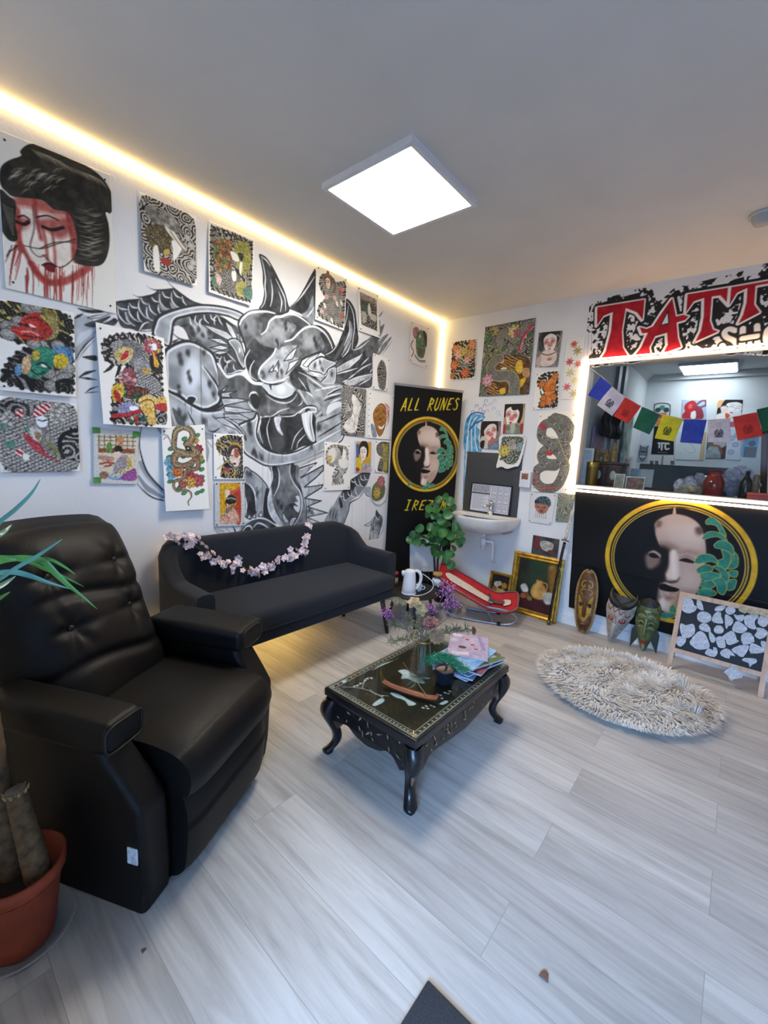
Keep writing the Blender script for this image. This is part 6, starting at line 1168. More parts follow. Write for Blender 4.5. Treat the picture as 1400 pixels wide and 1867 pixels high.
frame_photo(1131, 1147, 831, 'pale card with a brown arch beside the cabinet', .62, M('white_card', 'd0d2ce', rough=.6), M('arch_print', 'a89884', var=.35, scale=22.), cat='card')
t = frame_photo(1163, 1330, 845, 'wide dark framed print standing along the back of the sill', .82, M('black_frame', '1c1c1e', rough=.4), M('dark_print', '3c3e40', var=.25, scale=5.), tilt=-.05, cat='picture')
MB().box((-.40, -.004, .014), (-.20, .001, .17)).build('print_margin', M('light_print', 'c2c6c6', var=.1, scale=9.), t)
p = onR(1300, 890, .27); t = empty('red_vase', (p.x, .27, SZ), 0, 'red and green glazed vase on the sill', 'vase')
MB().lathe([(1e-4, 0), (.04, 0), (.052, .02), (.064, .075), (.06, .115), (.042, .15), (.034, .165), (.044, .185), (.048, .19), (.042, .19), (.03, .167), (1e-4, .16)], 28).build('body', M('red_glaze', '6d2420', rough=.12, var=.55, scale=13.), t)
def crystal(px, py, r, label, col, seed, Y=.34, sq=(1, .8, .8)):
    p = onR(px, py, Y); R = random.Random(seed); b = MB()
    for k in range(16):
        d = Vector((R.gauss(0, 1), R.gauss(0, .7), abs(R.gauss(.5, .6)))).normalized(); c = Vector((d.x*r*.5*sq[0], d.y*r*.4*sq[1], r*.35+d.z*r*.5*sq[2])); q = r*R.uniform(.22, .4); m = d.to_track_quat('Z', 'Y').to_matrix().to_4x4()
        b.lathe([(q*.8, -q), (q, 0), (q*.8, q*.7), (1e-4, q*1.25)], 6, 0, (0, 0, 0), Matrix.Translation(c)@m)
    b.ball((0, 0, r*.4), r*.5, 8, 6, 0, (sq[0], sq[1], sq[2]))
    b.sm = [False]*len(b.sm); zm = min(v[2] for v in b.v); b.v = [(v[0], v[1], v[2]-zm) for v in b.v]
    thing(b, 'crystal_cluster', M('crystal_'+col, col, rough=.3, var=.25, scale=30., spec=.6), (0, 0, 0), label, 'crystal', 'crystals on the sill').location = (p.x, Y, SZ)
crystal(1254, 870, .125, 'large pale violet crystal cluster left of the red vase', 'b9b7c4', 1, .56); crystal(1266, 872, .075, 'tan crystal cluster in front of the pale violet one', '9c9078', 2, .33); crystal(1284, 850, .1, 'white violet-tipped crystal cluster behind the red vase', 'c8c0d0', 6, .66, (.6, .6, 1.5)); crystal(1338, 870, .13, 'grey violet crystal cluster right of the red vase', 'a6a4b4', 3, .48, (.7, .7, 1.4)); crystal(1362, 820, .12, 'highest pale crystal cluster, near the leaning brown board', 'b0b2bc', 4, .66, (1.1, .8, 1.8)); crystal(1242, 888, .055, 'small grey crystal at the left front of the sill rocks', '8a8878', 5, .19)
p = onR(1359, 890, .26); t = thing(MB().lathe([(1e-4, 0), (.03, 0), (.033, .01), (.033, .12), (.02, .15), (.012, .165), (.012, .2), (1e-4, .2)], 18), 'bottle', M('black_bottle', '141314', rough=.2), (0, 0, 0), 'black bottle between the grey crystals and the wooden figure', 'bottle'); t.location = (p.x, .26, SZ)
p = onR(1377, 885, .36); b = MB().lathe([(1e-4, 0), (.03, 0), (.028, .03), (.02, .07), (.028, .1), (.018, .125), (.012, .135), (.019, .155), (.014, .175), (1e-4, .18)], 14); t = thing(b, 'figurine', M('brown_statue', '7d6650', rough=.5, var=.25, scale=40.), (0, 0, 0), 'brown wooden figure beside the black bottle', 'figurine'); t.location = (p.x, .36, SZ)
p = onR(1388, 897, .22); t = empty('box', (p.x+.03, .2, SZ), 0, 'low red box at the right end of the visible sill', 'box'); MB().rbox((-.1, -.06, 0), (.14, .06, .05), .004).build('body', M('red_card', 'a8382e', rough=.5), t); MB().rbox((-.104, -.064, .045), (.144, .064, .06), .004).build('lid', M('red_lid', 'b8483a', rough=.5), t)
p = onR(1374, 893, .79); q = onR(1394, 785, .79); t = thing(MB().tube([(p.x+.06, .79, SZ+.02), (q.x, .79, q.z+.02)], .028, 4), 'board', wood('brown_board', '4f2c1c', '6d4028', 4., .5), (p.x, .79, SZ), 'brown board leaning behind the crystals', 'board')
p = onR(1373, 815, .8); t = empty('framed_picture', (p.x-.02, .80, p.z-.05), 0, 'small bright blue picture of a dark head behind the pale crystals', 'picture'); MB().box((-.05, 0, -.04), (.05, .012, .14)).build('frame', M('white_card', 'd0d2ce'), t); MB().box((-.044, -.003, -.03), (.044, 0, .13)).build('print', M('blue_print', '7cb0dc', rough=.4), t); MB().ball((.01, -.003, .075), .022, 12, 8, 0, (1, .12, 1)).build('head', M('dark_print_head', '3a4a60', rough=.5), t); MB().rbox((-.03, -.006, -.03), (.044, -.002, .05), .004).build('shoulders', M('brown_print_body', '5c5048', rough=.5), t)
p = onR(1073, 790, .16); t = empty('framed_picture', (p.x+.01, .16, SZ), .4, 'white frame leaning by the left end of the window', 'picture'); R_ = Matrix.Rotation(-.08, 4, 'X')
b = MB(); 
for q0, q1 in (((-.05, 0, 0), (.05, .012, .014)), ((-.05, 0, .30), (.05, .012, .314)), ((-.05, 0, .014), (-.038, .012, .3)), ((.038, 0, .014), (.05, .012, .3))): b.box(q0, q1, 0, R_)
b.build('frame', M('white_card', 'd0d2ce'), t); MB().box((-.038, .004, .014), (.038, .008, .3), 0, R_).build('print', M('pale_print', 'b4bcc4', var=.1), t)
# ------------------------------------------------------------------ prayer flags
FL = Plane((0, -.05, 0), (1, 0, 0), (0, 0, 1)); FCL = inkmat('thin_cotton', rough=.8, spec=.15)
g = empty('hanging_flag_garland', FL.pt(*FL.px(1094, 685)), 0, 'garland of coloured printed cloth flags strung across the internal window', 'flags')
FLG = [('313f98', None, [(1094.8, 685), (1115.7, 704), (1096, 732), (1071.8, 720.8)]), ('b3adb8', '3a3a42', [(1115.7, 705), (1140, 724.3), (1115.7, 758.4), (1088, 738)]), ('a8302c', '7c2020', [(1140, 724.5), (1168.6, 740.3), (1145, 772.3), (1117.8, 758.4)]), ('1f4f3e', None, [(1170.7, 741.7), (1204, 755), (1184, 792.5), (1153.3, 779.3)]), ('aca52a', '3c3a20', [(1207.6, 755.6), (1245, 763.7), (1228.5, 805), (1193, 798.8)]), ('2b3c8c', None, [(1247.2, 763.7), (1288.5, 765.2), (1278.7, 809.4), (1239.3, 806.4)]), ('aaa3ac', '3a3a42', [(1290, 766), (1331, 763), (1332, 806), (1290, 806.4)]), ('a4322e', '7c2222', [(1335.7, 760), (1380, 751.7), (1391, 794.4), (1344.7, 803.4)]), ('1c4a38', None, [(1379, 746.4), (1418, 737), (1430, 778), (1390.4, 788)]), ('aca52a', '3c3a20', [(1420, 736), (1462, 722), (1478, 766), (1434, 778)])]
NM = ['blue', 'white', 'red', 'green', 'yellow']
top = []
for i, (c, e_, qd) in enumerate(FLG):
    s = Sheet(FL, qd, .004, c); s.unit(); s.all(P_wash(c, np.clip(hx(c)*1.12, 0, 1), .03, i))
    if e_:
        for k in range(7): s.stroke([(.15, .12+k*.04), (.85, .12+k*.04)], .002, e_, .25, smooth=False)
        s.fill([(.32, .4), (.68, .4), (.68, .8), (.32, .8)], np.clip(hx(c)*1.08, 0, 1), .8, False)
        for sg in (-1, 1): s.stroke([(.5+sg*.03, .74), (.5+sg*.14, .68), (.5+sg*.15, .54), (.5+sg*.07, .46)], .009, e_, .9)
        s.stroke([(.46, .52), (.44, .6), (.48, .68), (.5, .6)], .006, e_); s.stroke([(.53, .53), (.58, .6), (.53, .68), (.52, .6), (.55, .54)], .006, e_); s.stroke([(.33, .77), (.67, .77)], .006, e_, .9, smooth=False)
    o = s.mesh('flag', FCL, .0, g, None, lambda U, V, i=i: .006*np.sin(U*38+i)+.004*np.sin(V*31+i*2), .0012); o['label'] = NM[i % 5]+' cloth flag'; o.location = o.location-g.location
    p0, p1 = s.q[0], s.q[1]; top += [FL.pt(*p0), FL.pt(*p1)]
MB().tube([FL.pt(*FL.px(1072, 668))]+top+[Vector((2.95, -.05, 2.0))], .0022, 6).build('string', M('flag_string', 'b9b2a8', rough=.8), g, g.location).location = (0, 0, 0)
# ------------------------------------------------------------------ sofa
SF = M('charcoal_weave', '1f2229', rough=.9, var=.12, scale=260., bump=.25, bscale=500., spec=.2, sheen=.08)
BLKW = M('black_stained_wood', '17171a', rough=.45, var=.1)
SX, SY = .065, -1.93; SL0, SL1 = -2.585, -1.215
t = sofa = empty('sofa', (.3, SY, 0), 0, 'dark charcoal fabric sofa with sloping arms and slim legs against the left wall', 'sofa')
def sofa_shell(t):
    """Back and arms as one upholstered shell swept round three sides."""
    yl, yr, xb, xf = SL0, SL1, .075, .525; r = .07
    path = []
    for k in range(9): path.append((xf-(xf-xb-r)*k/8, yl+.0, k/8*.48, 'a'))
    pts = [(xf-(xf-xb-r)*k/8, yl) for k in range(9)]+[(xb+r-r*math.sin(a), yl+r-r*math.cos(a)) for a in np.linspace(0, PI/2, 6)[1:]]
    pts += [(xb, yl+r+(yr-yl-2*r)*k/16) for k in range(1, 17)]+[(xb+r-r*math.cos(a), yr-r+r*math.sin(a)) for a in np.linspace(0, PI/2, 6)[1:]]+[(xb+r+(xf-xb-r)*k/8, yr) for k in range(1, 9)]
    n = len(pts); cx, cy = .6, (yl+yr)/2; rows = []
    for i, (x, y) in enumerate(pts):
        a = Vector(pts[max(i-1, 0)]); b_ = Vector(pts[min(i+1, n-1)]); tg = (b_-a).normalized(); nn = Vector((tg.y, -tg.x))  # outward
        if nn.dot(Vector((x-.35, y-cy))) < 0: nn = -nn
        e = min(abs(y-yl), abs(y-yr)); d = (x-xb) if e < r else 0
        fx = max(0., (x-xb)/(xf-xb)); side = min(1., max(0., min((y-yl)/.05, (yr-y)/.13))); side = side*side*(3-2*side)
        arm = max(0., 1-fx/.42); arm = arm*arm*(3-2*arm); top = .590+.125*arm+.050*side*(fx < .15)
        lean = .05*(1-fx)
        prof = []
        w = .045
        for (o, z) in ((-.5, .31), (-.5, .34), (-.5, .5), (-.5, top-.03), (-.42, top-.008), (-.2, top), (.2, top), (.42, top-.008), (.5, top-.03), (.5, .5), (.5, .34), (.5, .3)):
            k = w*2*o; q = Vector((x, y))+nn*(k+.0+lean*(z-.3)*(.5 if fx < .1 else .25)); prof.append(Vector((q.x, q.y, z)))
        rows.append(prof)
    b = MB(); b.grid(rows, cv=True)
    for rr, fl_ in ((rows[0], False), (rows[-1], True)): b.add(rr, [tuple(range(len(rr)))[::-1] if fl_ else tuple(range(len(rr)))])
    return b
o = sofa_shell(t).build('back_and_arms', SF, t, t.location); o.location = (0, 0, 0); soft(o, 55)
o = MB().rbox((.12, SL0+.04, .345), (.60, SL1-.045, .455), .035, 4, 0, None, (0, 0, .012)).build('seat_cushion', SF, t, t.location); o.location = (0, 0, 0)
o = MB().rbox((.10, SL0+.03, .285), (.585, SL1-.03, .348), .015, 3).build('seat_base', SF, t, t.location); o.location = (0, 0, 0)
for (x, y, dx, dy) in ((.50, SL1-.07, .035, .05), (.12, SL1-.08, -.02, .045), (.50, SL0+.10, .035, -.05), (.12, SL0+.10, -.02, -.045)):
    o = MB().tube([(x, y, .30), (x+dx, y+dy, 0)], [.02, .0125], 12).build('leg', BLKW, t, t.location); o.location = (0, 0, 0)
# light strip glowing behind the sofa, low on the wall
strip('mounted_light_strip', [(.05, -2.45, .235), (.05, -1.62, .235)], .007, M('warm_led_dim', 'ffe2a8', var=0, emit='ffd27a', estr=45.), 'warm light strip low behind the sofa, glowing on the floor')
# ------------------------------------------------------------------ recliner
LEA = M('black_leather', '09090a', rough=.5, var=.12, scale=60., bump=.2, bscale=220., spec=.27)
LEAS = M('black_leather_seam', '0b0b0c', rough=.5, var=0)
RO = Vector((1.247, -3.097, 0)); RA = math.radians(27.)   # local x = forward, local y = to the far arm
rec = empty('recliner', RO, RA, 'black leather recliner armchair with a tufted back and padded arms', 'armchair')
def arm(side):
    """Side panel with a front post that leans back to the arm pad."""
    s = side; b = MB(); y0, y1 = ((-.04, .055) if s < 0 else (.50, .615))
    out = [(-.58, .02), (-.0, .0), (.012, .10), (.016, .34), (-.01, .38), (-.075, .47), (-.09, .53), (-.5, .54), (-.6, .46)]
    def lean(z): return (-.045 if s < 0 else .02)*max(0, z-.05)/.5
    b.prism(out, lambda x, z: Vector((x, y0+lean(z), z)), lambda x, z: Vector((x, y1+lean(z), z)))
    # prism wants the outline in its own plane: x forward, z up
    o = b.build('arm_panel', LEA, rec); bev(o, .018, 4); 
    for f in o.data.polygons: f.use_smooth = True
    soft(o, 35)
    pd = MB().rbox((-.47, y0-.04 if s < 0 else y0-.02, .505), (-.045, y1-.015 if s < 0 else y1+.045, .588), .022, 5, 0, Matrix.Translation((0, -.02 if s < 0 else .0, 0)), (0, 0, .010)).build('arm_pad', LEA, rec)
    pp = [(-.046, (y0+y1)/2+.060*math.copysign(abs(math.cos(a))**.45, math.cos(a))+(-.05 if s < 0 else .012), .546+.036*math.copysign(abs(math.sin(a))**.45, math.sin(a))) for a in np.linspace(0, 2*PI, 40, endpoint=False)]
    MB().tube(pp, .003, 6, closed=True).build('piping', LEAS, pd)
    return o
arm(-1); arm(1)
def quilt(nu, nv, f):
    return [[f(i/(nu-1), j/(nv-1)) for j in range(nv)] for i in range(nu)]
# seat cushion with rolled front, footrest panel under it
def seatf(u, v):   # closed profile round the cushion (u), across (v)
    prof = cr([(-.38, .30), (-.38, .40), (-.36, .452), (-.2, .455), (-.05, .452), (.045, .43), (.088, .385), (.09, .33), (.06, .295), (-.1, .285)], 6, True)
    p = prof[int(round(u*(len(prof)-1)))]; c = 1-abs(2*v-1)**6; k = 1-abs(2*v-1)**2.2
    z = p[1]+.016*k*(1 if p[1] > .38 else 0); cx, cz = -.15, .37
    return Vector((cx+(p[0]-cx)*(.94+.06*c), .045+.455*v, cz+(z-cz)*(.88+.12*c)))
rows = quilt(61, 25, seatf); b = MB().grid(rows, cu=False)
b.add([r[0] for r in rows], [tuple(range(len(rows)))[::-1]]); b.add([r[-1] for r in rows], [tuple(range(len(rows)))]); b.build('seat_cushion', LEA, rec)
def footf(u, v):
    prof = cr([(-.03, .02), (-.03, .30), (.02, .315), (.055, .29), (.072, .20), (.06, .07), (.035, .03), (.0, .015)], 6, True)
    p = prof[int(round(u*(len(prof)-1)))]; c = 1-abs(2*v-1)**8
    return Vector((-.0+(p[0])*(.8+.2*c), .058+.435*v, .16+(p[1]-.16)*(.95+.05*c)))
rows = quilt(49, 17, footf); b = MB().grid(rows)
b.add([r[0] for r in rows], [tuple(range(len(rows)))[::-1]]); b.add([r[-1] for r in rows], [tuple(range(len(rows)))]); b.build('footrest', LEA, rec)
MB().rbox((-.60, .0, .025), (-.03, .56, .29), .01).build('base', LEA, rec)
# tufted back, leaning
BUT = [(.28, .76), (.74, .76), (.28, .50), (.74, .50)]
def backf(u, v):
    """u across, v up the front face: three pillowed rows drawn in by buttons and creases."""
    d = .10*(1-abs(2*u-1)**4)*(1-abs(2*v-1)**5)**.5
    for z0 in (.30, .63): d -= .016*math.exp(-((v-z0-.025*math.sin(u*6+z0*20))/.026)**2)*(.55+.45*math.sin(PI*u))
    for (bu, bv) in BUT:
        r2 = ((u-bu)/.07)**2+((v-bv)/.06)**2; d -= .02*math.exp(-r2)
        a = math.atan2(v-bv, u-bu); rr = math.sqrt(r2); d -= .003*math.exp(-(rr-1.2)**2)*math.cos(6*a)
        d -= .007*math.exp(-((v-bv)/.018)**2)*math.exp(-((u-bu)/.16)**2)
    d += .012*math.sin(u*7+v*3)*math.sin(v*11)*.5
    y = .02+.47*u; y = .255+(y-.255)*(1.0+.13*v)
    z = .36+.60*v-.05*(abs(2*u-1)**12)*max(0, (v-.8)/.2)**2+.02*math.sin(PI*u)*v
    return Vector((-.36-.28*v+d*.95, y, z+d*.25))
nu, nv = 73, 73; rows = quilt(nu, nv, backf); b = MB().grid(rows)
rear = [[Vector((-.45-.30*(j/16)-.03*math.sin(PI*i/16), backf(i/16, j/16).y, .36+.6*(j/16)-.05*(abs(2*i/16-1)**12)*max(0, (j/16-.8)/.2)**2)) for j in range(17)] for i in range(17)]
b.grid(rear, flip=True)
def rim(a, c): b.grid([a, [(p+q)/2+((p+q)/2-Vector((-.58, .245, .68))).normalized()*.03 for p, q in zip(a, c)], c])
idx = lambda n: [int(round(k*(nu-1)/16)) for k in range(17)]
rim([rear[0][j] for j in range(17)], [rows[0][k] for k in idx(0)]); rim([rows[-1][k] for k in idx(0)], [rear[-1][j] for j in range(17)])
rim([rows[k][-1] for k in idx(0)], [rear[i][-1] for i in range(17)]); rim([rear[i][0] for i in range(17)], [rows[k][0] for k in idx(0)])
bk = b.build('backrest', LEA, rec)
for (bu, bv) in BUT: MB().ball(backf(bu, bv)+Vector((.003, 0, 0)), .012, 12, 8, 0, (.5, 1, 1)).build('button', LEAS, bk)
q = MB().rbox((-.038, -.0585, .176), (-.006, -.0535, .224), .002, 2); o = q.build('care_tag', M('white_tag', 'b9c4d0', rough=.6, var=.2, scale=60.), rec); o['label'] = 'white care tag'
# ------------------------------------------------------------------ low lacquered table
LAQ = M('black_lacquer', '141214', rough=.28, var=.25, scale=30., spec=.5)
TX0, TX1, TY0, TY1, TZ = 1.118, 1.600, -2.372, -1.600, .302
tb = empty('coffee_table', ((TX0+TX1)/2, (TY0+TY1)/2, 0), 0, 'low black lacquered table with curved legs and a glass inlaid top', 'table')
cx, cy, hx_, hy_ = (TX0+TX1)/2, (TY0+TY1)/2, (TX1-TX0)/2, (TY1-TY0)/2
def tpart(b, n, m): return b.build(n, m, tb)
# side panels carry painted sprays of leaves: pigment on a thin sheet of lacquer
LQP = inkmat('painted_lacquer', rough=.3, spec=.5)
tp = MB(); tp.rbox((-hx_, -hy_, .262), (hx_, hy_, .296), .006, 3); o = tpart(tp, 'tabletop', LAQ)
TOPP = Plane((cx, cy, 0), (1, 0, 0), (0, 1, 0))
top = Cv(TOPP, (-hx_+.006, -hy_+.006, hx_-.006, hy_-.006), .003, '14110d')
top.all(lambda x, y: mixc(hx('12100b'), hx('2e2616'), np.clip(vnoise(x, y, .12, 4), 0, 1)))
def tf(px, py): d = onF(px, py, .298); return np.array((d.x-cx, d.y-cy))
K4 = lambda a, b: tf(560+a/3.5, 1040+b/3.5)
top.mm = lambda a, b: np.array((a, b)); e1, e2 = hx_-.016, hy_-.016
for k, c, w in ((0, 'b4b0a0', .005), (.020, 'a8a494', .0035)): top.stroke([(-e1+k, -e2+k), (e1-k, -e2+k), (e1-k, e2-k), (-e1+k, e2-k)], w, c, .9, closed=True, smooth=False)
for i in range(110):
    q = i/110*4; sd = int(q); f = (q-sd)*2-1
    p = [(f*e1, -e2+.009), (e1-.009, f*e2), (f*e1, e2-.009), (-e1+.009, f*e2)][sd]; top.ell(p, .0055, .0038, 'c8c4b4', .9, i)
top.mm = K4; SH = P_wash('9fb4b4', 'd6dcd6', .012, 3)
for t in ('230,742;350,752;460,795', '350,752;375,690;420,682', '460,795;490,830;420,855', '375,690;350,720;300,735', '400,760;440,790;520,800'): top.stroke(W(t), .0035, 'c9ccc0', .9)
for t in ('415,855;470,815;490,835;440,862', '222,702;250,698;245,714;228,716', '415,640;470,600;560,570;590,556;520,588;450,620', '580,640;630,632;680,660;740,700;745,722;690,712;640,690;600,690;606,662', '530,780;580,785;640,820;695,850;650,862;620,828;560,806', '845,850;880,830;900,836;870,856'): top.fill(W(t), SH)
for t in ('640,730;670,706;690,716;660,748', '632,760;690,730'): top.stroke(W(t), .003, 'c9ccc0', .9)
R_ = random.Random(5)
for (x, y) in ((300,740), (320,735), (340,720), (370,700), (385,690), (410,688), (810,800), (830,790), (850,795), (880,780), (910,770), (900,785), (760,865), (790,860), (770,880), (810,868), (480,800), (470,830), (860,815), (830,805), (740,875)): top.ell((x, y), .006*R_.uniform(.7, 1.2), .005, 'ccd0c6', .95)
o = top.mesh('inlay', LQP, .2972, tb); o.location = o.location-tb.location
o['label'] = 'dark gilded panel with pale shell inlay'
GLS = glassmat(1.4); GLS.name = 'table_glass'
o = MB().box((-hx_+.002, -hy_+.002, .299), (hx_-.002, hy_-.002, .304)).build('glass_top', GLS, tb)
# apron: each side a bowed panel with a cusped lower edge
def apron(L):
    pts = [(-L, .262), (-L, .16)]
    low = [(-L+.045, .135), (-L+.075, .172), (-L+.11, .18), (-.12 if L > .3 else -.07, .163), (-.03, .152), (0, .147), (.03, .152), (.12 if L > .3 else .07, .163), (L-.11, .18), (L-.075, .172), (L-.045, .135)]
    return pts+[tuple(p) for p in cr(low, 4)]+[(L, .16), (L, .262)]
for nm, L, off, mk in (('x', hx_-.03, hy_-.022, 0), ('y', hy_-.03, hx_-.022, 1)):
    for sg in (-1, 1):
        th = .016
        if mk == 0: f0 = lambda a, z, sg=sg: Vector((a, sg*(off+.012*math.sin(PI*(.262-z)/.16)), z)); f1 = lambda a, z, sg=sg: Vector((a, sg*(off-th), z))
        else: f0 = lambda a, z, sg=sg: Vector((sg*(off+.012*math.sin(PI*(.262-z)/.16)), a, z)); f1 = lambda a, z, sg=sg: Vector((sg*(off-th), a, z))
        b = MB().prism(apron(L), f0, f1); o = tpart(b, 'apron', LAQ)
        # gilt leaf sprays standing a hair proud of the lacquer
        R_ = random.Random(11+mk*2+sg); g = MB()
        for k in range(26 if mk else 15):
            a = R_.uniform(-L+.05, L-.05); z = R_.uniform(.185, .245); an = R_.uniform(0, PI); ln = R_.uniform(.008, .018)
            q = [(-ln, 0), (0, .004), (ln, 0), (0, -.004)]
            pq = [(a+x*math.cos(an)-y*math.sin(an), z+x*math.sin(an)+y*math.cos(an)) for x, y in q]
            V = [f0(*p)+(Vector((0, sg*.0008, 0)) if mk == 0 else Vector((sg*.0008, 0, 0))) for p in pq]; g.add(V, [(0, 1, 2, 3)])
        g.build('gilt_leaves', M('dull_gilt', '6b6048', rough=.5, var=.5, scale=60.), o)
    b = MB()
# waist moulding between top and apron, cabriole legs
b = MB(); b.rbox((-hx_+.012, -hy_+.012, .246), (hx_-.012, hy_-.012, .264), .005); tpart(b, 'waist', LAQ)
for sx in (-1, 1):
    for sy in (-1, 1):
        d = Vector((sx, sy, 0)).normalized(); c = Vector((sx*(hx_-.045), sy*(hy_-.045), 0)); rows = []
        for (o_, z, w) in ((.020, .252, .050), (.036, .225, .052), (.042, .195, .050), (.036, .165, .045), (.020, .13, .036), (.004, .095, .030), (.0, .065, .028), (.010, .040, .030), (.026, .022, .034), (.036, .012, .036), (.036, .0, .034)):
            q = c+d*o_; rows.append([Vector((q.x+w*.72*(a if True else 0), q.y+w*.72*b2, z)) for a, b2 in ((-.7, -.7), (0, -.82), (.7, -.7), (.82, 0), (.7, .7), (0, .82), (-.7, .7), (-.82, 0))])
        rows = list(zip(*[cr([r[k] for r in rows], 3) for k in range(8)])); b = MB().grid([[Vector(p) for p in r] for r in rows], cv=True); b.add([Vector(p) for p in rows[-1]], [tuple(range(8))])
        o = tpart(b, 'leg', LAQ)
        if (sx, sy) == (1, -1):
            e = []
            for (o_, z, w) in ((.030, .25, .05), (.068, .22, .05), (.07, .16, .045), (.04, .10, .03)): e.append(c+d*(o_*.35+w*.64)+Vector((0, 0, z)))
            MB().tube(e, [.002, .006, .009, .004], 6, flat=1.).build('worn_edge', M('bare_wood_wear', '8a6c50', rough=.6), o)
# ------------------------------------------------------------------ wash corner
CER = M('white_ceramic', 'd6d4cf', rough=.12, var=.02, spec=.6); CHR = M('chrome', 'c8cacc', rough=.12, metal=1., var=0); WPL = M('white_plastic', 'd4d6da', rough=.35, var=.03)
SKX, SKA, SKB, SKZ = .66, .285, .39, .80
sk = empty('washbasin', (SKX, 0, SKZ), 0, 'white wall-hung washbasin with a chrome tap', 'sink')
def dshape(a, b, n=28, y0=-.014):
    o = []
    for k in range(n+1):
        t = PI*k/n; c, s = math.cos(t), math.sin(t); o.append((a*math.copysign(abs(c)**.62, c), y0-b*abs(s)**.75))
    return o
def ring(a, b, z, y0=-.014): return [Vector((x, y, z)) for x, y in dshape(a, b, 28, y0)]
rows = [ring(.13, .19, -.145), ring(.20, .29, -.135), ring(.25, .345, -.105), ring(.273, .372, -.065), ring(.282, .386, -.02), ring(.285, .39, -.004), ring(.280, .386, .002), ring(.265, .37, .002), ring(.24, .35, -.006, -.05), ring(.20, .31, -.05, -.07), ring(.12, .22, -.10, -.10), ring(.03, .12, -.112, -.14)]
b = MB().grid(rows); b.add(rows[-1], [tuple(range(29))]); b.add(rows[0], [tuple(range(29))[::-1]])
b.rbox((-.275, -.105, -.03), (.275, -.0135, .003), .004, 2); b.build('basin', CER, sk)
tp_ = MB().lathe([(.026, .002), (.026, .012), (.019, .016), (.018, .10), (.02, .104), (.02, .118), (1e-4, .12)], 20, 0, (.03, -.07, 0)).tube([(.03, -.075, .075), (.022, -.12, .088), (.014, -.16, .082), (.012, -.165, .066)], .0095, 10).build('tap', CHR, sk)
MB().tube([(.03, -.07, .118), (.03, -.075, .128), (.025, -.125, .140)], [.012, .009, .006], 8, flat=.5).build('lever', CHR, tp_)
w = MB().tube([(.03, -.16, -.13), (.03, -.16, -.20)], .016, 12).lathe([(.018, -.27), (.026, -.265), (.026, -.215), (.02, -.205), (.018, -.2)], 16, 0, (.03, -.16, 0)).lathe([(1e-4, -.30), (.02, -.30), (.022, -.27)], 16, 0, (.03, -.16, 0)).tube(cr([(.03, -.16, -.225), (.075, -.15, -.222), (.105, -.14, -.225), (.112, -.135, -.25), (.108, -.12, -.36), (.104, -.10, -.40), (.102, -.03, -.425), (.102, -.001, -.43)], 5), .0125, 12)
w.build('waste_pipe', WPL, sk)
MB().box((.10, -.16, -.135), (.22, -.001, -.12)).build('bracket', M('dull_bracket', '8a8680', rough=.5), sk)
q = MB().rbox((.378, -.012, .798), (.907, -.001, 1.345), .002, 1); thing(q, 'splashback', M('anthracite_panel', '3b3d40', rough=.5, var=.05), (.64, 0, .8), 'flat dark grey splashback panel behind the washbasin', 'panel')
fp = empty('framed_notice', (.655, -.036, SKZ+.006), 0, 'black framed sheet of printed forms standing behind the tap', 'notice')
Rn = Matrix.Rotation(-.06, 4, 'X'); w_, h_, f_ = .197, .265, .011
b = MB()
for q0, q1 in (((-w_, -.006, 0), (w_, .006, f_)), ((-w_, -.006, h_-f_), (w_, .006, h_)), ((-w_, -.006, f_), (-w_+f_, .006, h_-f_)), ((w_-f_, -.006, f_), (w_, .006, h_-f_))): b.box(q0, q1, 0, Rn)
b.build('frame', M('black_frame', '1c1c1e'), fp)
FN = Plane((.655, -.036, SKZ+.006), (1, 0, 0), (0, math.sin(.06), math.cos(.06)))
s = Sheet(FN, [(-w_+f_, h_-f_), (w_-f_, h_-f_), (w_-f_, f_), (-w_+f_, f_)], .003, 'c9cad2', True); s.unit()
s.fill([(.02, .03), (.46, .03), (.46, .28), (.02, .28)], P_rings('6a6a70', 'b4b4bc', .012, .05, 3), .8, False); s.stroke([(.02, .33), (.46, .33)], .014, '4a4a50', smooth=False); s.stroke([(.48, .03), (.48, .97)], .004, '6a6a70', smooth=False)
for k in range(12): s.stroke([(.04, .4+k*.045), (.4-.06*(k % 3), .4+k*.045)], .0035, '8a8a92', smooth=False)
for i in range(3):
    for j in range(3): x0, y0 = .53+i*.155, .05+j*.31; s.stroke([(x0, y0), (x0+.13, y0), (x0+.13, y0+.27), (x0, y0+.27)], .003, '5c5c64', closed=True, smooth=False); s.fill([(x0+.02, y0+.04), (x0+.11, y0+.04), (x0+.11, y0+.2), (x0+.02, y0+.2)], P_flow('8a8a92', 'c4c4cc', .011, i+j, .5, .03), .7, False)
o = s.mesh('sheet', PRINT, .001, fp); o.location = o.location-fp.location
a, c = onR(952, 858), onR(968, 890); t = empty('mounted_dispenser', ((a.x+c.x)/2, 0, c.z), 0, 'small white dispenser box with a brown picture sticker on the wall', 'dispenser'); hh = a.z-c.z; hw = (c.x-a.x)/2
MB().rbox((-hw, -.045, 0), (hw, -.001, hh), .008).build('body', WPL, t); MB().box((-hw*.6, -.0465, hh*.5), (hw*.6, -.045, hh*.85)).build('sticker', M('brown_sticker', '7a5040', var=.4, scale=60.), t)
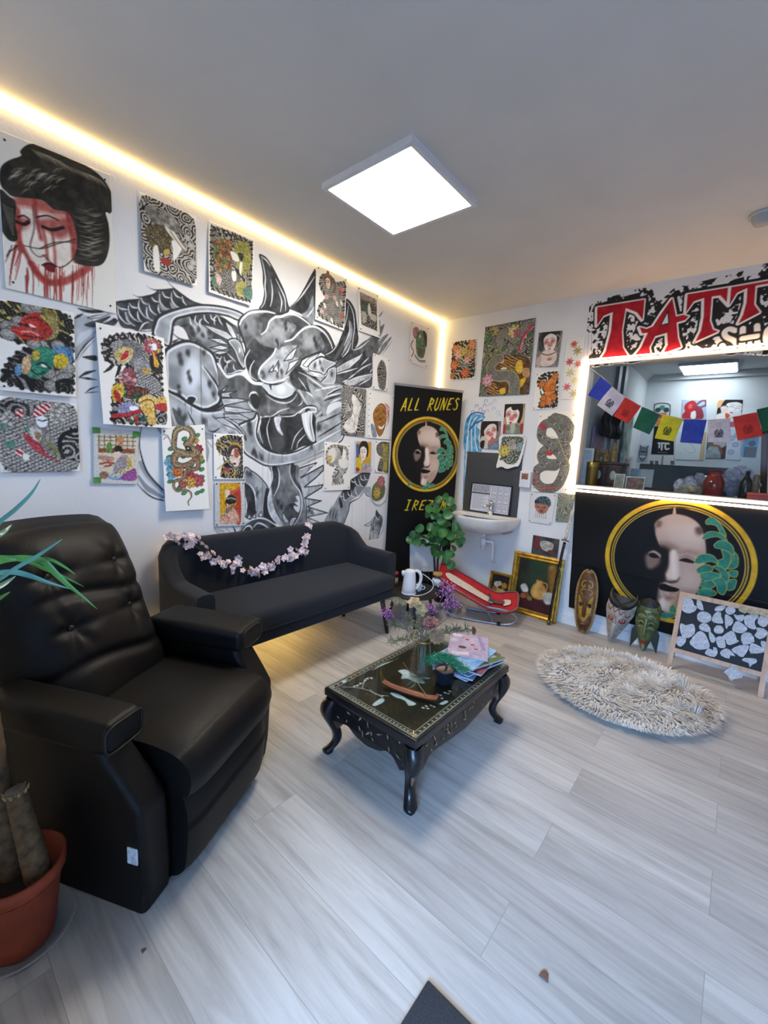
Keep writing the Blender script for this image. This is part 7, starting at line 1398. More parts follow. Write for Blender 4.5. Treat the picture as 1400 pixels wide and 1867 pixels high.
# ------------------------------------------------------------------ pictures standing on the floor
GILT = M('gilt_frame', 'a07a26', rough=.35, metal=.55, var=.3, scale=24.)
def standing(name, x0, x1, h, yb, yt, fw_, mat, label, draw, res=.004, off=.012):
    ang = math.atan2(yt-yb, h); t = empty(name, ((x0+x1)/2, yb, 0), 0, label, 'painting'); w = (x1-x0)/2; R_ = Matrix.Rotation(-ang, 4, 'X'); b = MB()
    sec = [(0, 0), (0, -.018), (.3, -.024), (.55, -.016), (.8, -.02), (1, -.008), (1, 0)]
    L = [(-w, 0), (w, 0), (w, h), (-w, h)]; rows = []
    for k, y in sec: rows.append([R_@Vector((x-math.copysign(k*fw_, x), y, z+(k*fw_ if z == 0 else -k*fw_))) for x, z in L])
    b.grid(rows, cv=True, smooth=False, flip=True); b.box((-w+.004, -.001, .004), (w-.004, .006, h-.004), 0, R_); b.build('frame', mat, t)
    pl = Plane((0, 0, 0), (1, 0, 0), tuple(R_@Vector((0, 0, 1)))); i = fw_*.96
    s = Sheet(pl, [(-w+i, h-i), (w-i, h-i), (w-i, i), (-w+i, i)], res, '1a1a18', True); s.unit(); draw(s); s.mesh('canvas', OILP, .006, t); return t
OILP = inkmat('oil_paint', rough=.4, spec=.4)
def still(s):   # plain still life in the photograph's tones
    s.all(P_wash('10150f', '1e2c22', .1, 3)); s.fill([(.3, .0), (.75, 0), (.7, .5), (.35, .55)], P_wash('16301f', '21402c', .08, 4), .8, True, 12); s.fill([(.78, .08), (1, .05), (1, .6), (.86, .5)], P_wash('7a5418', 'b0802a', .05, 5), .9, True, 8); s.fill([(0, .72), (1, .66), (1, 1), (0, 1)], P_wash('2a0e12', '4a1a20', .06, 6), 1, True, 6)
    s.fill([(.52, .36), (.66, .34), (.68, .42), (.8, .52), (.82, .66), (.7, .74), (.5, .74), (.4, .64), (.44, .5), (.53, .43)], P_wash('8a6228', 'c09448', .05, 7), 1, True, 3); s.fill([(.5, .44), (.58, .42), (.56, .68), (.48, .66)], 'd4ae66', .5, True, 8); s.ell((.6, .35), .03, .011, '3a2812'); s.stroke([(.68, .4), (.8, .42), (.8, .54)], .012, '9a7030')
    s.fill([(.72, .62), (.95, .56), (1, .74), (.82, .8)], P_wash('9a948a', 'c8c2b6', .03, 8), 1, True, 3); s.fill([(.12, .56), (.24, .5), (.34, .6), (.3, .68), (.18, .66)], P_wash('a8a498', 'd2cec2', .03, 9), 1, True, 3); s.ell((.3, .72), .028, .026, '7c3a22'); s.ell((.22, .75), .024, .022, '8c5a2a'); s.ell((.4, .77), .022, .02, '6a6a2c')
standing('gilt_framed_painting', .937, 1.352, .522, -.072, -.026, .05, GILT, 'large gilt framed dark still life standing on the floor against the wall', still)
def daisies(s):
    s.all(P_wash('0e0f0d', '1c1e1a', .05, 2))
    for c, r, p in (((.3, .3), .024, ['d8d2c0', 'e8e2d0', 'b89a4c']), ((.46, .26), .02, ['d0cab8', 'e4dfd0', 'b89a4c']), ((.75, .3), .026, ['b07a20', 'c8943a', '7a5210']), ((.34, .5), .032, ['c89a2c', 'dcb850', '8a6214']), ((.66, .52), .032, ['d0ae58', 'e4ca80', '9a7420']), ((.2, .46), .02, ['9a5a20', 'b8783a', '6a3a10'])): flower(s, c, r, p, 8)
    s.fill([(.3, .66), (.62, .66), (.56, .92), (.36, .92)], P_wash('7a3a2a', 'a05a44', .03, 4))
    for t in ('.15,.7;.3,.62', '.85,.7;.7,.62', '.8,.85;.65,.7'): s.stroke(W(t), .014, '4a5a3c')
standing('gilt_framed_painting', .770, .968, .322, -.150, -.105, .022, GILT, 'small gilt framed painting of yellow and white daisies in front of the larger one', daisies, .003)
# katana
kt = empty('katana', (1.317, -.150, 0), 0, 'long black sheathed sword with a pale hilt leaning on the wall', 'sword')
A = Vector((0, 0, .008)); B_ = Vector((1.366-1.317, -.036+.150, .93)); kp = lambda t, bow=.012: A.lerp(B_, t)+Vector((-bow*math.sin(PI*t), 0, 0))
MB().tube([kp(t) for t in np.linspace(0, .72, 14)], [.0125, .0135, .0135], 10, flat=.75).build('scabbard', M('black_scabbard', '15130f', rough=.25), kt)
d = (kp(.74)-kp(.72)).normalized(); mt = Matrix.Translation(kp(.735))@d.to_track_quat('Z', 'Y').to_matrix().to_4x4()
MB().lathe([(1e-4, -.004), (.030, -.004), (.032, 0), (.030, .004), (1e-4, .004)], 20, 0, (0, 0, 0), mt, 1, .8).build('guard', M('aged_brass', '6a5a34', rough=.35, metal=.7), kt)
MB().tube([kp(t) for t in np.linspace(.74, .995, 8)], [.0135, .0125, .0135], 10, flat=.8).build('hilt', M('pale_hilt_wrap', 'b4b0aa', rough=.7, var=.25, scale=90.), kt)
MB().tube([kp(-.005), kp(.035)], .0145, 10).build('end_cap', M('aged_brass', '6a5a34'), kt)
p0 = kp(.50)+Vector((.012, -.016, 0)); MB().tube(cr([p0, p0+Vector((.022, -.004, -.05)), p0+Vector((.012, 0, -.16)), p0+Vector((.016, .002, -.26)), p0+Vector((.0, .0, -.29))], 5), .006, 6, flat=.3).build('ribbon', M('pale_green_ribbon', 'a8ac7c', rough=.7), kt)
# ------------------------------------------------------------------ carved masks
CARV = inkmat('painted_carving', rough=.5, spec=.35)
class Relief(Sheet):
    """Carved face: a painted grid, w(v) half-width by height, pushed out by a relief function."""
    def __init__(s, W_, h, w, res=.0035, base='808080'):
        super().__init__(Plane((0, 0, 0), (1, 0, 0), (0, 0, 1)), [(-W_, h), (W_, h), (W_, 0), (-W_, 0)], res, base, True)
        u = s.a*2-1; s.u, s.v = u, s.b; s.X = u*np.vectorize(w)(s.b); s.Y = s.b*h; s.mm = lambda a, b: np.array((a*W_, b*h))
    def carve(s, name, label, depth, loc, rx, ry, cat='mask'):
        D = depth(s.u, s.v).ravel(); o = s.mesh(name, CARV, .0, None, None, lambda U, V: D, .012); o.location = (0, 0, 0)
        me = o.data; c = s.pl.pt((s.box[0]+s.box[2])/2, (s.box[1]+s.box[3])/2, 0); me.transform(Matrix.Translation(c)); o.location = loc; o.rotation_euler = (rx, ry, 0); return tag(o, label, cat)
G = lambda u, v, cu, cv, su, sv: np.exp(-((u-cu)/su)**2-((v-cv)/sv)**2)
wv_ = lambda v: .004+.083*max(0, 1-abs(2*v-1)**2.5)**.5*(.80+.28*v-.08*v*v)
m = Relief(.09, .485, wv_, .003, '6a4a28'); m.all(P_wash('4a3018', '7a5730', .04, 3))
edge = np.clip((np.maximum(abs(m.u), abs(2*m.v-1)**3)-.80)/.06, 0, 1); m.C = m.C*(1-edge[..., None])+hx('94774c')*edge[..., None]*(.85+.3*vnoise(m.X, m.Y, .008, 3))[..., None]
m.fill([(-.55, .53), (-.3, .50), (-.1, .42), (.1, .42), (.3, .5), (.55, .54), (.5, .36), (.3, .26), (.12, .2), (-.12, .2), (-.3, .26), (-.5, .36)], P_wash('8a6a20', 'b08e38', .03, 4)); m.fill([(-.55, .6), (-.42, .56), (-.2, .48), (-.3, .47), (-.55, .52)], 'a8842e'); m.fill([(.55, .6), (.42, .57), (.2, .48), (.3, .47), (.55, .52)], 'a8842e'); m.fill([(-.1, .5), (.1, .5), (.16, .3), (0, .26), (-.16, .3)], '5a3420')
for sg in (-1, 1): m.fill([(sg*.2, .47), (sg*.45, .48), (sg*.5, .43), (sg*.3, .41)], '3a2214'); m.stroke([(sg*.1, .84), (sg*.35, .82), (sg*.42, .76), (sg*.25, .73), (sg*.15, .77)], .007, 'a88a48'); m.stroke([(sg*.1, .7), (sg*.4, .69), (sg*.45, .64), (sg*.3, .62)], .007, '9a7c40')
m.fill([(-.3, .14), (.3, .14), (.2, .06), (-.2, .06)], '452818'); m.ell((0, .155), .018, .006, '8a5a44')
m.carve('oval_mask', 'tall oval carved mask with a pale rim leaning under the ringed banner', lambda u, v: .012+.030*(1-u**2)+.012*np.clip((np.abs(u)-.8)/.1, 0, 1)+.022*G(u, v, 0, .36, .16, .14)+.010*G(u, v, .35, .53, .25, .05)+.010*G(u, v, -.35, .53, .25, .05)-.012*G(u, v, .33, .44, .17, .03)-.012*G(u, v, -.33, .44, .17, .03)+.01*G(u, v, 0, .15, .3, .03), (1.562, -.085, 0), -.10, -.035)
wb = lambda v: .010+.085*min(1, v*1.5)**.85*(1-.15*max(0, v-.7))
m = Relief(.1, .36, wb, .003, '97918a'); m.all(P_wash('857f78', 'aaa49c', .02, 3))
for t, w in (([(-.8, .74), (-.6, .66), (-.45, .74), (-.25, .64), (-.05, .72), (.15, .62), (.35, .7), (.55, .6), (.75, .66)], .006), ([(-.2, .58), (0, .5), (.05, .36)], .004)): m.stroke(t, w, '6d2a26')
for sg in (-1, 1): m.ell((sg*.38, .50), .021, .019, '7a1f1c'); m.ell((sg*.38, .51), .012, .011, 'c0b4aa'); m.ell((sg*.38, .51), .006, .006, '5a1614')
m.fill([(-.2, .4), (.2, .4), (.1, .2), (0, .1), (-.1, .2)], 'aaa69e'); m.fill([(-.9, 1), (.9, 1), (.8, .84), (.3, .76), (0, .72), (-.3, .78), (-.8, .86)], P_flow('1a1816', '4a4540', .008, 3, .5, .01))
bird = m.carve('bird_mask', 'white beaked mask with dark horns and red-ringed eyes leaning on the skirting', lambda u, v: .012+.05*(1-u**2)*np.sin(np.clip(v*.9+.1, 0, 1)*PI*.75)+.03*G(u, v, 0, .3, .3, .2)+.006*G(u, v, .38, .5, .2, .08)+.006*G(u, v, -.38, .5, .2, .08), (1.758, -.098, 0), -.11, .13)
HRN = M('dark_horn', '1e1b19', rough=.45, var=.3, scale=60.)
for sg in (-1, 1): MB().tube(cr([(sg*.015, -.04, .285), (sg*.05, -.055, .305), (sg*.075, -.05, .335), (sg*.084, -.04, .37), (sg*.076, -.035, .40)], 5), [.03, .026, .018, .010, .003], 10).build('horn', HRN, bird)
wg = lambda v: .008+.066*min(1, v*1.9)**.8*(1 if v < .82 else math.sqrt(max(.02, 1-((v-.82)/.19)**2)))
m = Relief(.075, .375, wg, .003, '55603a'); m.all(P_wash('434e2e', '68724a', .025, 5))
for k, y in enumerate((.72, .66, .58, .44)):
    for sg in (-1, 1): m.stroke([(sg*.1, y), (sg*.4, y+.03), (sg*.7, y-.01)], .005, ['2c331c', '8a9468'][k % 2])
for sg in (-1, 1): m.ell((sg*.42, .52), .014, .008, '262c18'); m.stroke([(sg*.2, .54), (sg*.42, .57), (sg*.62, .53)], .004, '8f9a70')
m.stroke([(0, .62), (0, .34)], .008, '7a845c'); m.fill([(-.3, .18), (0, .21), (.3, .18), (0, .13)], '8a2a20'); m.fill([(-.14, .13), (.14, .13), (0, .0)], '8c8468'); m.fill([(-.7, 1.02), (.7, 1.02), (.75, .88), (.3, .84), (-.3, .84), (-.75, .88)], '1e1e18')
for k in range(5): m.ell((-.2+.1*k, .76), .004, .004, '9aa47c')
grn = m.carve('green_mask', 'green carved mask with dark fins and a red mouth beside the easel', lambda u, v: .012+.048*(1-u**2)*np.sin(np.clip(v*.8+.2, 0, 1)*PI*.8)+.022*G(u, v, 0, .42, .14, .16)+.008*G(u, v, 0, .17, .3, .04)-.008*G(u, v, .42, .5, .2, .04)-.008*G(u, v, -.42, .5, .2, .04), (1.966, -.085, 0), -.11, -.01)
for sg in (-1, 1): MB().prism([(sg*.05, .20), (sg*.085, .13), (sg*.082, .0), (sg*.03, .10), (sg*.035, .18)], lambda a, c: Vector((a, -.004, c)), lambda a, c: Vector((a, -.018, c))).build('fin', M('dark_fin', '20251e', rough=.5), grn)
MB().tube(cr([(-.055, -.02, .30), (-.03, -.03, .35), (0, -.03, .372), (.03, -.03, .35), (.055, -.02, .30)], 4), .010, 8).build('cap_band', M('dark_fin', '20251e'), grn)
# ------------------------------------------------------------------ chalkboard easel with paper cut-outs
PALE = wood('pale_beech', 'b08c70', 'c8a68a', 4., .5, 2)
EP = Plane((2.131, -.285, 0), (1, 0, 0), (0, .125, .49)); ez = empty('easel', (2.365, -.285, 0), 0, 'low wooden easel with a black chalkboard standing by the wall', 'easel')
ew, eh = .475, .51; loc_ = Vector((2.365, -.285, 0)); E3 = lambda a, c, d=0.: EP.pt(a, c, d)-loc_
def slab(a0, c0, a1, c1, d0, d1): return MB().prism([(a0, c0), (a1, c0), (a1, c1), (a0, c1)], lambda a, c: E3(a, c, d0), lambda a, c: E3(a, c, d1))
for x in (0, ew-.026): slab(x, 0, x+.026, eh, -.012, .012).build('leg', PALE, ez)
slab(.026, eh-.03, ew-.026, eh, -.011, .011).build('top_rail', PALE, ez); slab(.026, .115, ew-.026, .143, -.011, .011).build('bottom_rail', PALE, ez)
slab(.024, .14, ew-.024, eh-.028, -.004, .003).build('chalkboard', M('chalkboard_black', '0b0e14', rough=.6, var=.15, scale=8.), ez)
for x in (.0, ew-.02): MB().tube([E3(x+.012, eh-.03, -.02), Vector((x+2.131-loc_.x+.012, .235, .0))], .010, 4).build('rear_leg', PALE, ez)
CUT = M('tracing_paper', 'b0b4bc', rough=.6, var=.16, scale=70., bump=.3, bscale=90.)
CO = [('290,330;300,230;330,190;390,185;415,215;450,260;455,300;490,320;480,370;400,408;330,390', 'large ruffled cut-out in the top left corner of the chalkboard'), ('490,250;515,230;550,260;580,370;500,340', 'thin leaf-shaped cut-out beside the ruffled one in the top left'), ('720,350;760,315;860,308;840,350;800,380;730,380', 'narrow pointed cut-out at the middle of the top row'), ('857,350;890,322;960,320;985,370;960,410;900,425;860,390', 'round cut-out at the right of the top row middle'), ('497,430;540,385;620,392;670,430;672,500;590,530;510,500', 'rounded oval cut-out in the second row, left'), ('688,460;740,392;800,400;800,440;825,500;820,538;700,522', 'pear-shaped cut-out in the second row, centre'), ('850,430;880,425;958,490;930,560;890,570;880,602;858,590;850,510', 'jagged upright cut-out in the second row, right of centre'), ('960,420;1010,432;1090,425;1095,460;1070,510;1000,490', 'small wedge cut-out under the torn tape'), ('1095,470;1130,430;1260,420;1280,465;1240,490;1230,540;1250,600;1200,610;1110,560', 'large angular cut-out below the torn tape'), ('1265,530;1300,440;1400,440;1400,540;1340,585', 'cut-out at the upper right edge under the tape'), ('275,600;290,530;350,560;440,540;470,600;460,670;390,720;310,705', 'cat-eared cut-out at the left edge of the chalkboard'), ('520,570;560,535;620,540;665,600;660,650;570,630;530,610', 'oval cut-out above the large centre-left one'), ('708,610;740,565;800,565;835,610;820,655;770,668;720,650', 'small round cut-out in the middle of the chalkboard'), ('945,590;990,510;1050,520;1130,590;1125,630;1060,662;960,640', 'large smooth cut-out right of the middle'), ('1225,690;1260,640;1250,590;1340,600;1395,650;1360,710;1290,735', 'curved cut-out near the right edge, third row'), ('220,710;340,705;350,770;290,832;235,800', 'small cut-out low in the left corner'), ('400,770;500,645;560,640;610,690;650,790;645,850;520,872;440,830', 'largest rounded cut-out, lower left of centre'), ('645,650;670,645;730,720;720,770;680,778;650,720', 'slim drooping cut-out beside the largest one'), ('735,720;830,705;860,830;820,850;760,830', 'squarish cut-out under the small round one'), ('820,700;930,628;985,680;1000,740;1030,765;920,812;870,790;860,745;830,740', 'star-cornered cut-out right of the squarish one'), ('1055,700;1100,655;1180,660;1228,770;1080,805', 'five-sided cut-out in the lower right middle'), ('600,900;640,850;700,880;700,840;745,850;755,920;710,965;610,935', 'horned cut-out at the bottom, left of centre'), ('790,900;850,858;910,870;985,955;920,940;905,985;810,950', 'spiky cut-out at the bottom centre'), ('930,870;1040,815;1145,812;1150,860;1080,965;1000,930', 'triangular cut-out at the bottom, right of centre'), ('1165,830;1200,785;1300,830;1380,860;1370,900;1180,920', 'wide cut-out at the lower right'), ('1310,760;1390,780;1390,880;1320,830', 'upright cut-out at the lower right edge'), ('1070,1010;1100,975;1240,985;1255,1030;1200,1060;1165,1095;1150,1040', 'bent cut-out lowest on the right of the chalkboard')]
for i, (t, lb) in enumerate(CO):
    P = [EP.px(1200+x/7, 1060+y/7) for x, y in W(t)]; P = [tuple(p) for p in cr(P, 2, True)]; c = EP.pt(*np.mean(P, 0), .006)
    fr_ = lambda a, c_: EP.pt(a, c_, .004+.004*abs(math.sin(a*60+c_*40+i))); fr2 = lambda a, c_: EP.pt(a, c_, .0052+.004*abs(math.sin(a*60+c_*40+i)))
    thing(MB().prism(P, fr_, fr2), 'paper_cutout', CUT, c, lb, 'paper', 'cut-outs stuck on the chalkboard')
P = [EP.px(1200+x/7, 1060+y/7) for x, y in W('830,1155;920,1090;940,1060;975,1075;1000,1110;1080,1160;1065,1230;960,1240;930,1272;900,1230;880,1190')]; P = [tuple(p) for p in P]
fr_ = lambda a, c_: EP.pt(a, c_, .014+.012*abs(math.sin(a*90)+math.sin(c_*70))*.5); thing(MB().prism(P, fr_, lambda a, c_: fr_(a, c_)+Vector((0, -.0016, .0004))), 'paper_cutout', CUT, EP.pt(*np.mean(P, 0), .02), 'crumpled cut-out hanging off the bottom rail of the easel', 'paper', 'cut-outs stuck on the chalkboard')
P = [EP.px(1200+x/7, 1060+y/7) for x, y in W('1020,340;1080,310;1130,350;1190,345;1250,380;1300,370;1400,410;1400,460;1340,450;1270,425;1200,430;1130,395;1100,410;1030,380')]; P = [tuple(p) for p in P]
thing(MB().prism(P, lambda a, c_: EP.pt(a, c_, .0125+.003*abs(math.sin(a*120))), lambda a, c_: EP.pt(a, c_, .0138+.003*abs(math.sin(a*120)))), 'masking_tape', M('torn_tape', 'a39a7c', rough=.7, var=.2, scale=80.), EP.pt(*np.mean(P, 0), .013), 'torn beige tape across the top right of the chalkboard', 'tape')
# ------------------------------------------------------------------ rug, mat, scraps
RC, RR = Vector((1.967, -.80, 0)), .435
t = empty('rug', RC, 0, 'round shaggy greyish-beige rug on the floor', 'rug')
MB().lathe([(1e-4, .001), (RR-.02, .001), (RR-.01, .008), (RR-.03, .016), (1e-4, .018)], 48).build('backing', M('rug_backing', 'b4aca0', rough=.95), t)
def shag(N, seed):
    rs = np.random.RandomState(seed); r = RR*np.sqrt(rs.rand(N))*1.0; a = rs.rand(N)*2*PI; x, y = r*np.cos(a), r*np.sin(a)
    fa = 6*vnoise(x+3, y+3, .11, 4)+2.5*vnoise(x+3, y+3, .04, 5); out = np.clip((r/RR-.7)/.3, 0, 1); dx, dy = np.cos(fa)*(1-out)+np.cos(a)*out, np.sin(fa)*(1-out)+np.sin(a)*out
    L = .035+.03*rs.rand(N); up = .55+.35*rs.rand(N); w = .0026+.002*rs.rand(N); px_, py_ = -dy*w, dx*w; z0 = .012
    mx_, my_ = x+dx*L*.45, y+dy*L*.45; tx, ty = x+dx*L, y+dy*L; zm = z0+L*up*.75; zt = z0+L*up*.72
    V = np.stack([np.stack(q, -1) for q in ((x-px_, y-py_, z0+0*x), (x+px_, y+py_, z0+0*x), (mx_+px_*.9, my_+py_*.9, zm), (mx_-px_*.9, my_-py_*.9, zm), (tx, ty, zt))], 1).reshape(-1, 3)
    i = np.arange(N)*5; F = [(k, k+1, k+2, k+3) for k in i.tolist()]+[(k+3, k+2, k+4) for k in i.tolist()]
    c = np.clip(.5+.9*(vnoise(x+3, y+3, .05, 8)-.5)+.35*(rs.rand(N)-.5), 0, 1)[:, None]; C = hx('c8c0b4')*(1-c)+hx('f2ede4')*c; C = np.repeat(C, 5, 0); C = np.where(C <= .04045, C/12.92, ((C+.055)/1.055)**2.4)
    me = bpy.data.meshes.new('pile'); me.from_pydata(V.tolist(), [], F); at = me.color_attributes.new('pigment', 'FLOAT_COLOR', 'POINT'); at.data.foreach_set('color', np.concatenate([C, np.ones((len(C), 1))], 1).astype(np.float32).ravel())
    me.materials.append(inkmat('rug_wool', rough=.9, spec=.1)); o = bpy.data.objects.new('pile', me); COL.objects.link(o); o.parent = t; o['kind'] = 'stuff'; return o
shag(15000, 3)
thing(MB().rbox((1.917, -3.25, .0005), (2.72, -2.727, .009), .004, 2), 'door_mat', M('charcoal_mat', '34373c', rough=.95, var=.15, scale=200., bump=.4, bscale=300.), (2.3, -3.0, 0), 'dark charcoal door mat whose corner shows at the bottom of the floor', 'mat')
for (x, y), lb in (((2.13, -2.515), 'brown leaf scrap on the floor near the door mat'), ((1.343, -3.167), 'tiny brown leaf scrap on the floor beside the recliner')):
    k = 1. if x > 2 else .5; thing(MB().grid([[Vector((x+.012*k*(i-1)*(1-.25*j), y+.011*k*(j-1), .001+.004*k*((i+j) % 2))) for j in range(3)] for i in range(3)]).add([], []), 'leaf_scrap', M('dry_leaf', '6d5142', rough=.8), (x, y, 0), lb, 'leaf')
# ------------------------------------------------------------------ side table and what stands on it
GL2 = GLS
ST = Vector((.50, -.905, 0)); t = empty('side_table', ST, 0, 'low round black side table between the sofa and the tall banner', 'table'); sz = .245
MB().lathe([(1e-4, sz-.018), (.20, sz-.018), (.212, sz-.012), (.215, sz-.004), (.212, sz), (1e-4, sz)], 40).build('top', BLKW, t)
for k in range(4):
    a = PI/4+k*PI/2; MB().tube([(.13*math.cos(a), .13*math.sin(a), sz-.016), (.185*math.cos(a), .185*math.sin(a), 0)], [.014, .011], 8).build('leg', BLKW, t)
q = onF(741, 1081, sz); kx, ky = q.x+.012, q.y+.012; KV = Vector((.77, .64, 0))
t = empty('kettle', (kx, ky, sz), math.atan2(.64, .77), 'white plastic electric kettle on the low side table', 'kettle')
KW = M('kettle_white', 'd8dade', rough=.25, var=.02)
MB().lathe([(1e-4, .006), (.05, .006), (.054, .012), (.052, .05), (.047, .12), (.042, .158), (.040, .168)], 28).build('body', KW, t)
MB().lathe([(.055, 0), (.057, .008), (1e-4, .009)], 28).build('base', KW, t)
MB().lathe([(.041, .166), (.038, .178), (.025, .186), (1e-4, .188)], 28).build('lid', KW, t)
MB().tube([(-.035, 0, .145), (-.052, 0, .162), (-.058, 0, .172)], [.02, .013, .006], 8, flat=1.3).build('spout', KW, t)
MB().tube(cr([(.036, 0, .176), (.064, 0, .172), (.084, 0, .14), (.082, 0, .09), (.066, 0, .05), (.052, 0, .038)], 5), [.011, .013, .012, .011], 8).build('handle', KW, t)
MB().rbox((-.012, -.0535, .035), (.010, -.044, .135), .003, 2, 0, Matrix.Rotation(-.5, 4, 'Z')@Matrix.Rotation(-.07, 4, 'X')).build('water_gauge', M('grey_gauge', '8f8c8a', rough=.25), t)
mi = Matrix.Translation((kx, ky, sz))@Matrix.Rotation(math.atan2(.64, .77), 4, 'Z'); mi.invert()
MB().tube([mi@Vector(p) for p in cr([onF(748, 1083, sz+.005), onF(757, 1086, sz+.005), onF(772, 1084, sz+.005), onF(786, 1076, sz+.006), onF(790, 1066, sz+.03), onF(784, 1056, sz+.07), onF(770, 1046, sz+.10)], 6)], .0032, 6).build('cord', KW, t)
def jar(px, py, r, h, label, lid, fillc=None, name='jar'):
    p = onF(px, py, sz); t = empty(name, (p.x+.008, p.y+r*.6+.012, sz), 0, label, 'jar')
    MB().lathe([(1e-4, .002), (r*.95, .002), (r, .008), (r, h*.78), (r*.8, h*.9), (r*.8, h)], 24).build('glass', GL2, t)
    if fillc: MB().lathe([(1e-4, .004), (r*.92, .006), (r*.92, h*.62), (1e-4, h*.64)], 20).build('contents', M('fill_'+fillc, fillc, rough=.8, var=.3, scale=70.), t)
    if lid: MB().lathe([(r*.8, h-.004), (r*.88, h-.002), (r*.88, h+.018), (1e-4, h+.02)], 24).build('lid', lid, t)
    return t
jar(765, 1068, .042, .135, 'clear glass jar with a stepped glass lid behind the white kettle', GL2, None)
jar(790, 1068, .044, .088, 'glass jar with a cork lid and white contents', M('cork', 'a87c48', rough=.8, var=.25, scale=90.), 'c9c9cc')
jar(713, 1066, .032, .085, 'small jar with a red lid next to the sofa arm', M('red_lid_small', '8c2c34', rough=.4), '8c7a6a')
p = onF(765, 1077, sz); t = empty('mug', (p.x+.005, p.y-.02, sz), 0, 'small white mug in front of the clear glass jar', 'mug')
MB().lathe([(1e-4, .003), (.018, .003), (.022, .02), (.025, .055), (.023, .055), (.019, .01), (1e-4, .008)], 20).build('body', KW, t); MB().tube(cr([(.018, .014, .045), (.032, .026, .042), (.034, .028, .025), (.018, .014, .016)], 4), .0035, 6).build('handle', KW, t)
# ------------------------------------------------------------------ leafy plant
PL = Vector((.425, -.335, 0)); t = empty('potted_plant', PL, 0, 'green round-leaved potted plant in front of the tall banner', 'plant')
MB().lathe([(1e-4, 0), (.07, 0), (.085, .14), (.09, .145), (.09, .16), (.08, .16), (.076, .14), (1e-4, .14)], 24).build('pot', M('dark_pot', '1d1c1e', rough=.5), t)
MB().lathe([(1e-4, .138), (.074, .141), (.077, .135)], 16).build('soil', M('potting_soil', '231a14', rough=.95, bump=.5), t)
BARK = M('plant_bark', '3a2b24', rough=.8, var=.25, scale=40.); LEAF = M('round_leaf', '2c5c2e', rough=.4, var=.3, scale=14.)
def at_y(px, py, Y):   # in the plant's own upright plane, but always clear of the banner behind it
    d = ray(px, py); return Vector(EYE+d*min((Y-EYE[1])/d[1], ((RB.o-EYE)@RB.n)/(d@RB.n)*.985))-PL
R_ = random.Random(21)
for pts in (((797, 1072), (797, 1040), (799, 1015), (806, 985), (812, 955), (808, 930)), ((800, 1070), (806, 1030), (812, 1005), (822, 985)), ((794, 1060), (792, 1030), (790, 1005), (782, 985), (768, 975))):
    MB().tube([Vector((R_.uniform(-.02, .02), R_.uniform(-.02, .02), .135))]+[at_y(x, y, -.40) for x, y in cr(pts, 3)], [.011, .008, .004], 8).build('stem', BARK, t)
def rleaf(c, n, r):
    n = n.normalized(); m = Matrix.Translation(c)@n.to_track_quat('Z', 'Y').to_matrix().to_4x4()@Matrix.Rotation(R_.uniform(0, 6.28), 4, 'Z'); b = MB(); P = []
    for i in range(5):
        q = i/4; P.append([m@Vector((r*q*math.cos(a)*(1-.25*(math.cos(a) > .85)), r*q*math.sin(a), .22*r*q*q*(1+.5*math.cos(2*a))-.10*r*abs(math.sin(a))*q)) for a in np.linspace(0, 2*PI, 15)[:-1]])
    return b.grid(P, cv=True)
LP = [(765,963),(754,975),(758,986),(770,990),(784,961),(795,958),(798,971),(790,985),(808,960),(815,968),(801,984),(794,999),(783,994),(790,1006),(820,976),(828,986),(833,966),(826,1000),(818,1008),(836,990),(805,1012),(839,976),(777,981),(812,991),(748,984),(762,978),(800,975),(786,975),(822,1012),(812,1020),(806,972),(843,985),(788,920),(800,911),(812,906),(820,914),(795,931),(783,929),(810,930),(816,938),(800,943),(822,946),(806,951),(790,941),(825,925),(797,921),(778,938),(830,958),(817,955),(822,1030)]
for i, (x, y) in enumerate(LP):
    r = R_.uniform(.034, .05)*(1.1 if 770 < x < 812 and 950 < y < 1010 else .9); c = at_y(x, y, -.42); c = c.lerp(Vector(EYE)-PL, R_.uniform(0, .035)); tc = Vector((EYE[0]-PL.x, EYE[1]-PL.y, .9))
    rleaf(c, tc.normalized()+Vector((R_.uniform(-.7, .7), R_.uniform(-.7, .7), R_.uniform(-.1, .9))), r).build('leaf', LEAF, t)
# ------------------------------------------------------------------ baby bouncer
ax = Vector((.90, .43, 0)).normalized(); lt_ = Vector((-.43, .90, 0)).normalized(); BO = Vector((.905, -.535, 0))
t = empty('baby_bouncer', BO, 0, 'red baby bouncer seat on a grey tubular rocking frame', 'bouncer')
B3 = lambda a, l, z: ax*a+lt_*l+Vector((0, 0, z))
TUB = M('grey_tube', '8a8f98', rough=.3, metal=.7, var=.04)
for l in (0., .25):
    MB().tube(cr([B3(-.27, l, .05), B3(-.20, l, .025), B3(-.05, l, .010), B3(.12, l, .010), B3(.22, l, .018), B3(.272, l, .05), B3(.268, l, .09), B3(.20, l, .125), B3(.08, l, .135), B3(-.02, l, .135)], 5), .0085, 8).build('rocker_tube', TUB, t)
    MB().tube(cr([B3(-.02, l, .135), B3(.05, l, .10), B3(.09, l, .05), B3(.10, l, .016)], 5), .006, 8, flat=.6).build('strut', TUB, t)
    MB().rbox((-.014, -.014, -.004), (.014, .014, .022), .003, 2, 0, Matrix.Translation(B3(.15, l, .0035))).build('foot_block', M('black_rubber', '17181a', rough=.6), t)
    MB().tube([B3(-.27, l, .05), B3(-.27, l, .20), B3(-.25, l, .245)], .0075, 8).build('back_leg', TUB, t)
MB().tube([B3(-.25, 0, .03), B3(-.25, .25, .03)], .0075, 8).build('cross_tube', TUB, t)
RED = M('red_canvas', 'a81a22', rough=.75, var=.12, scale=20., bump=.2); 
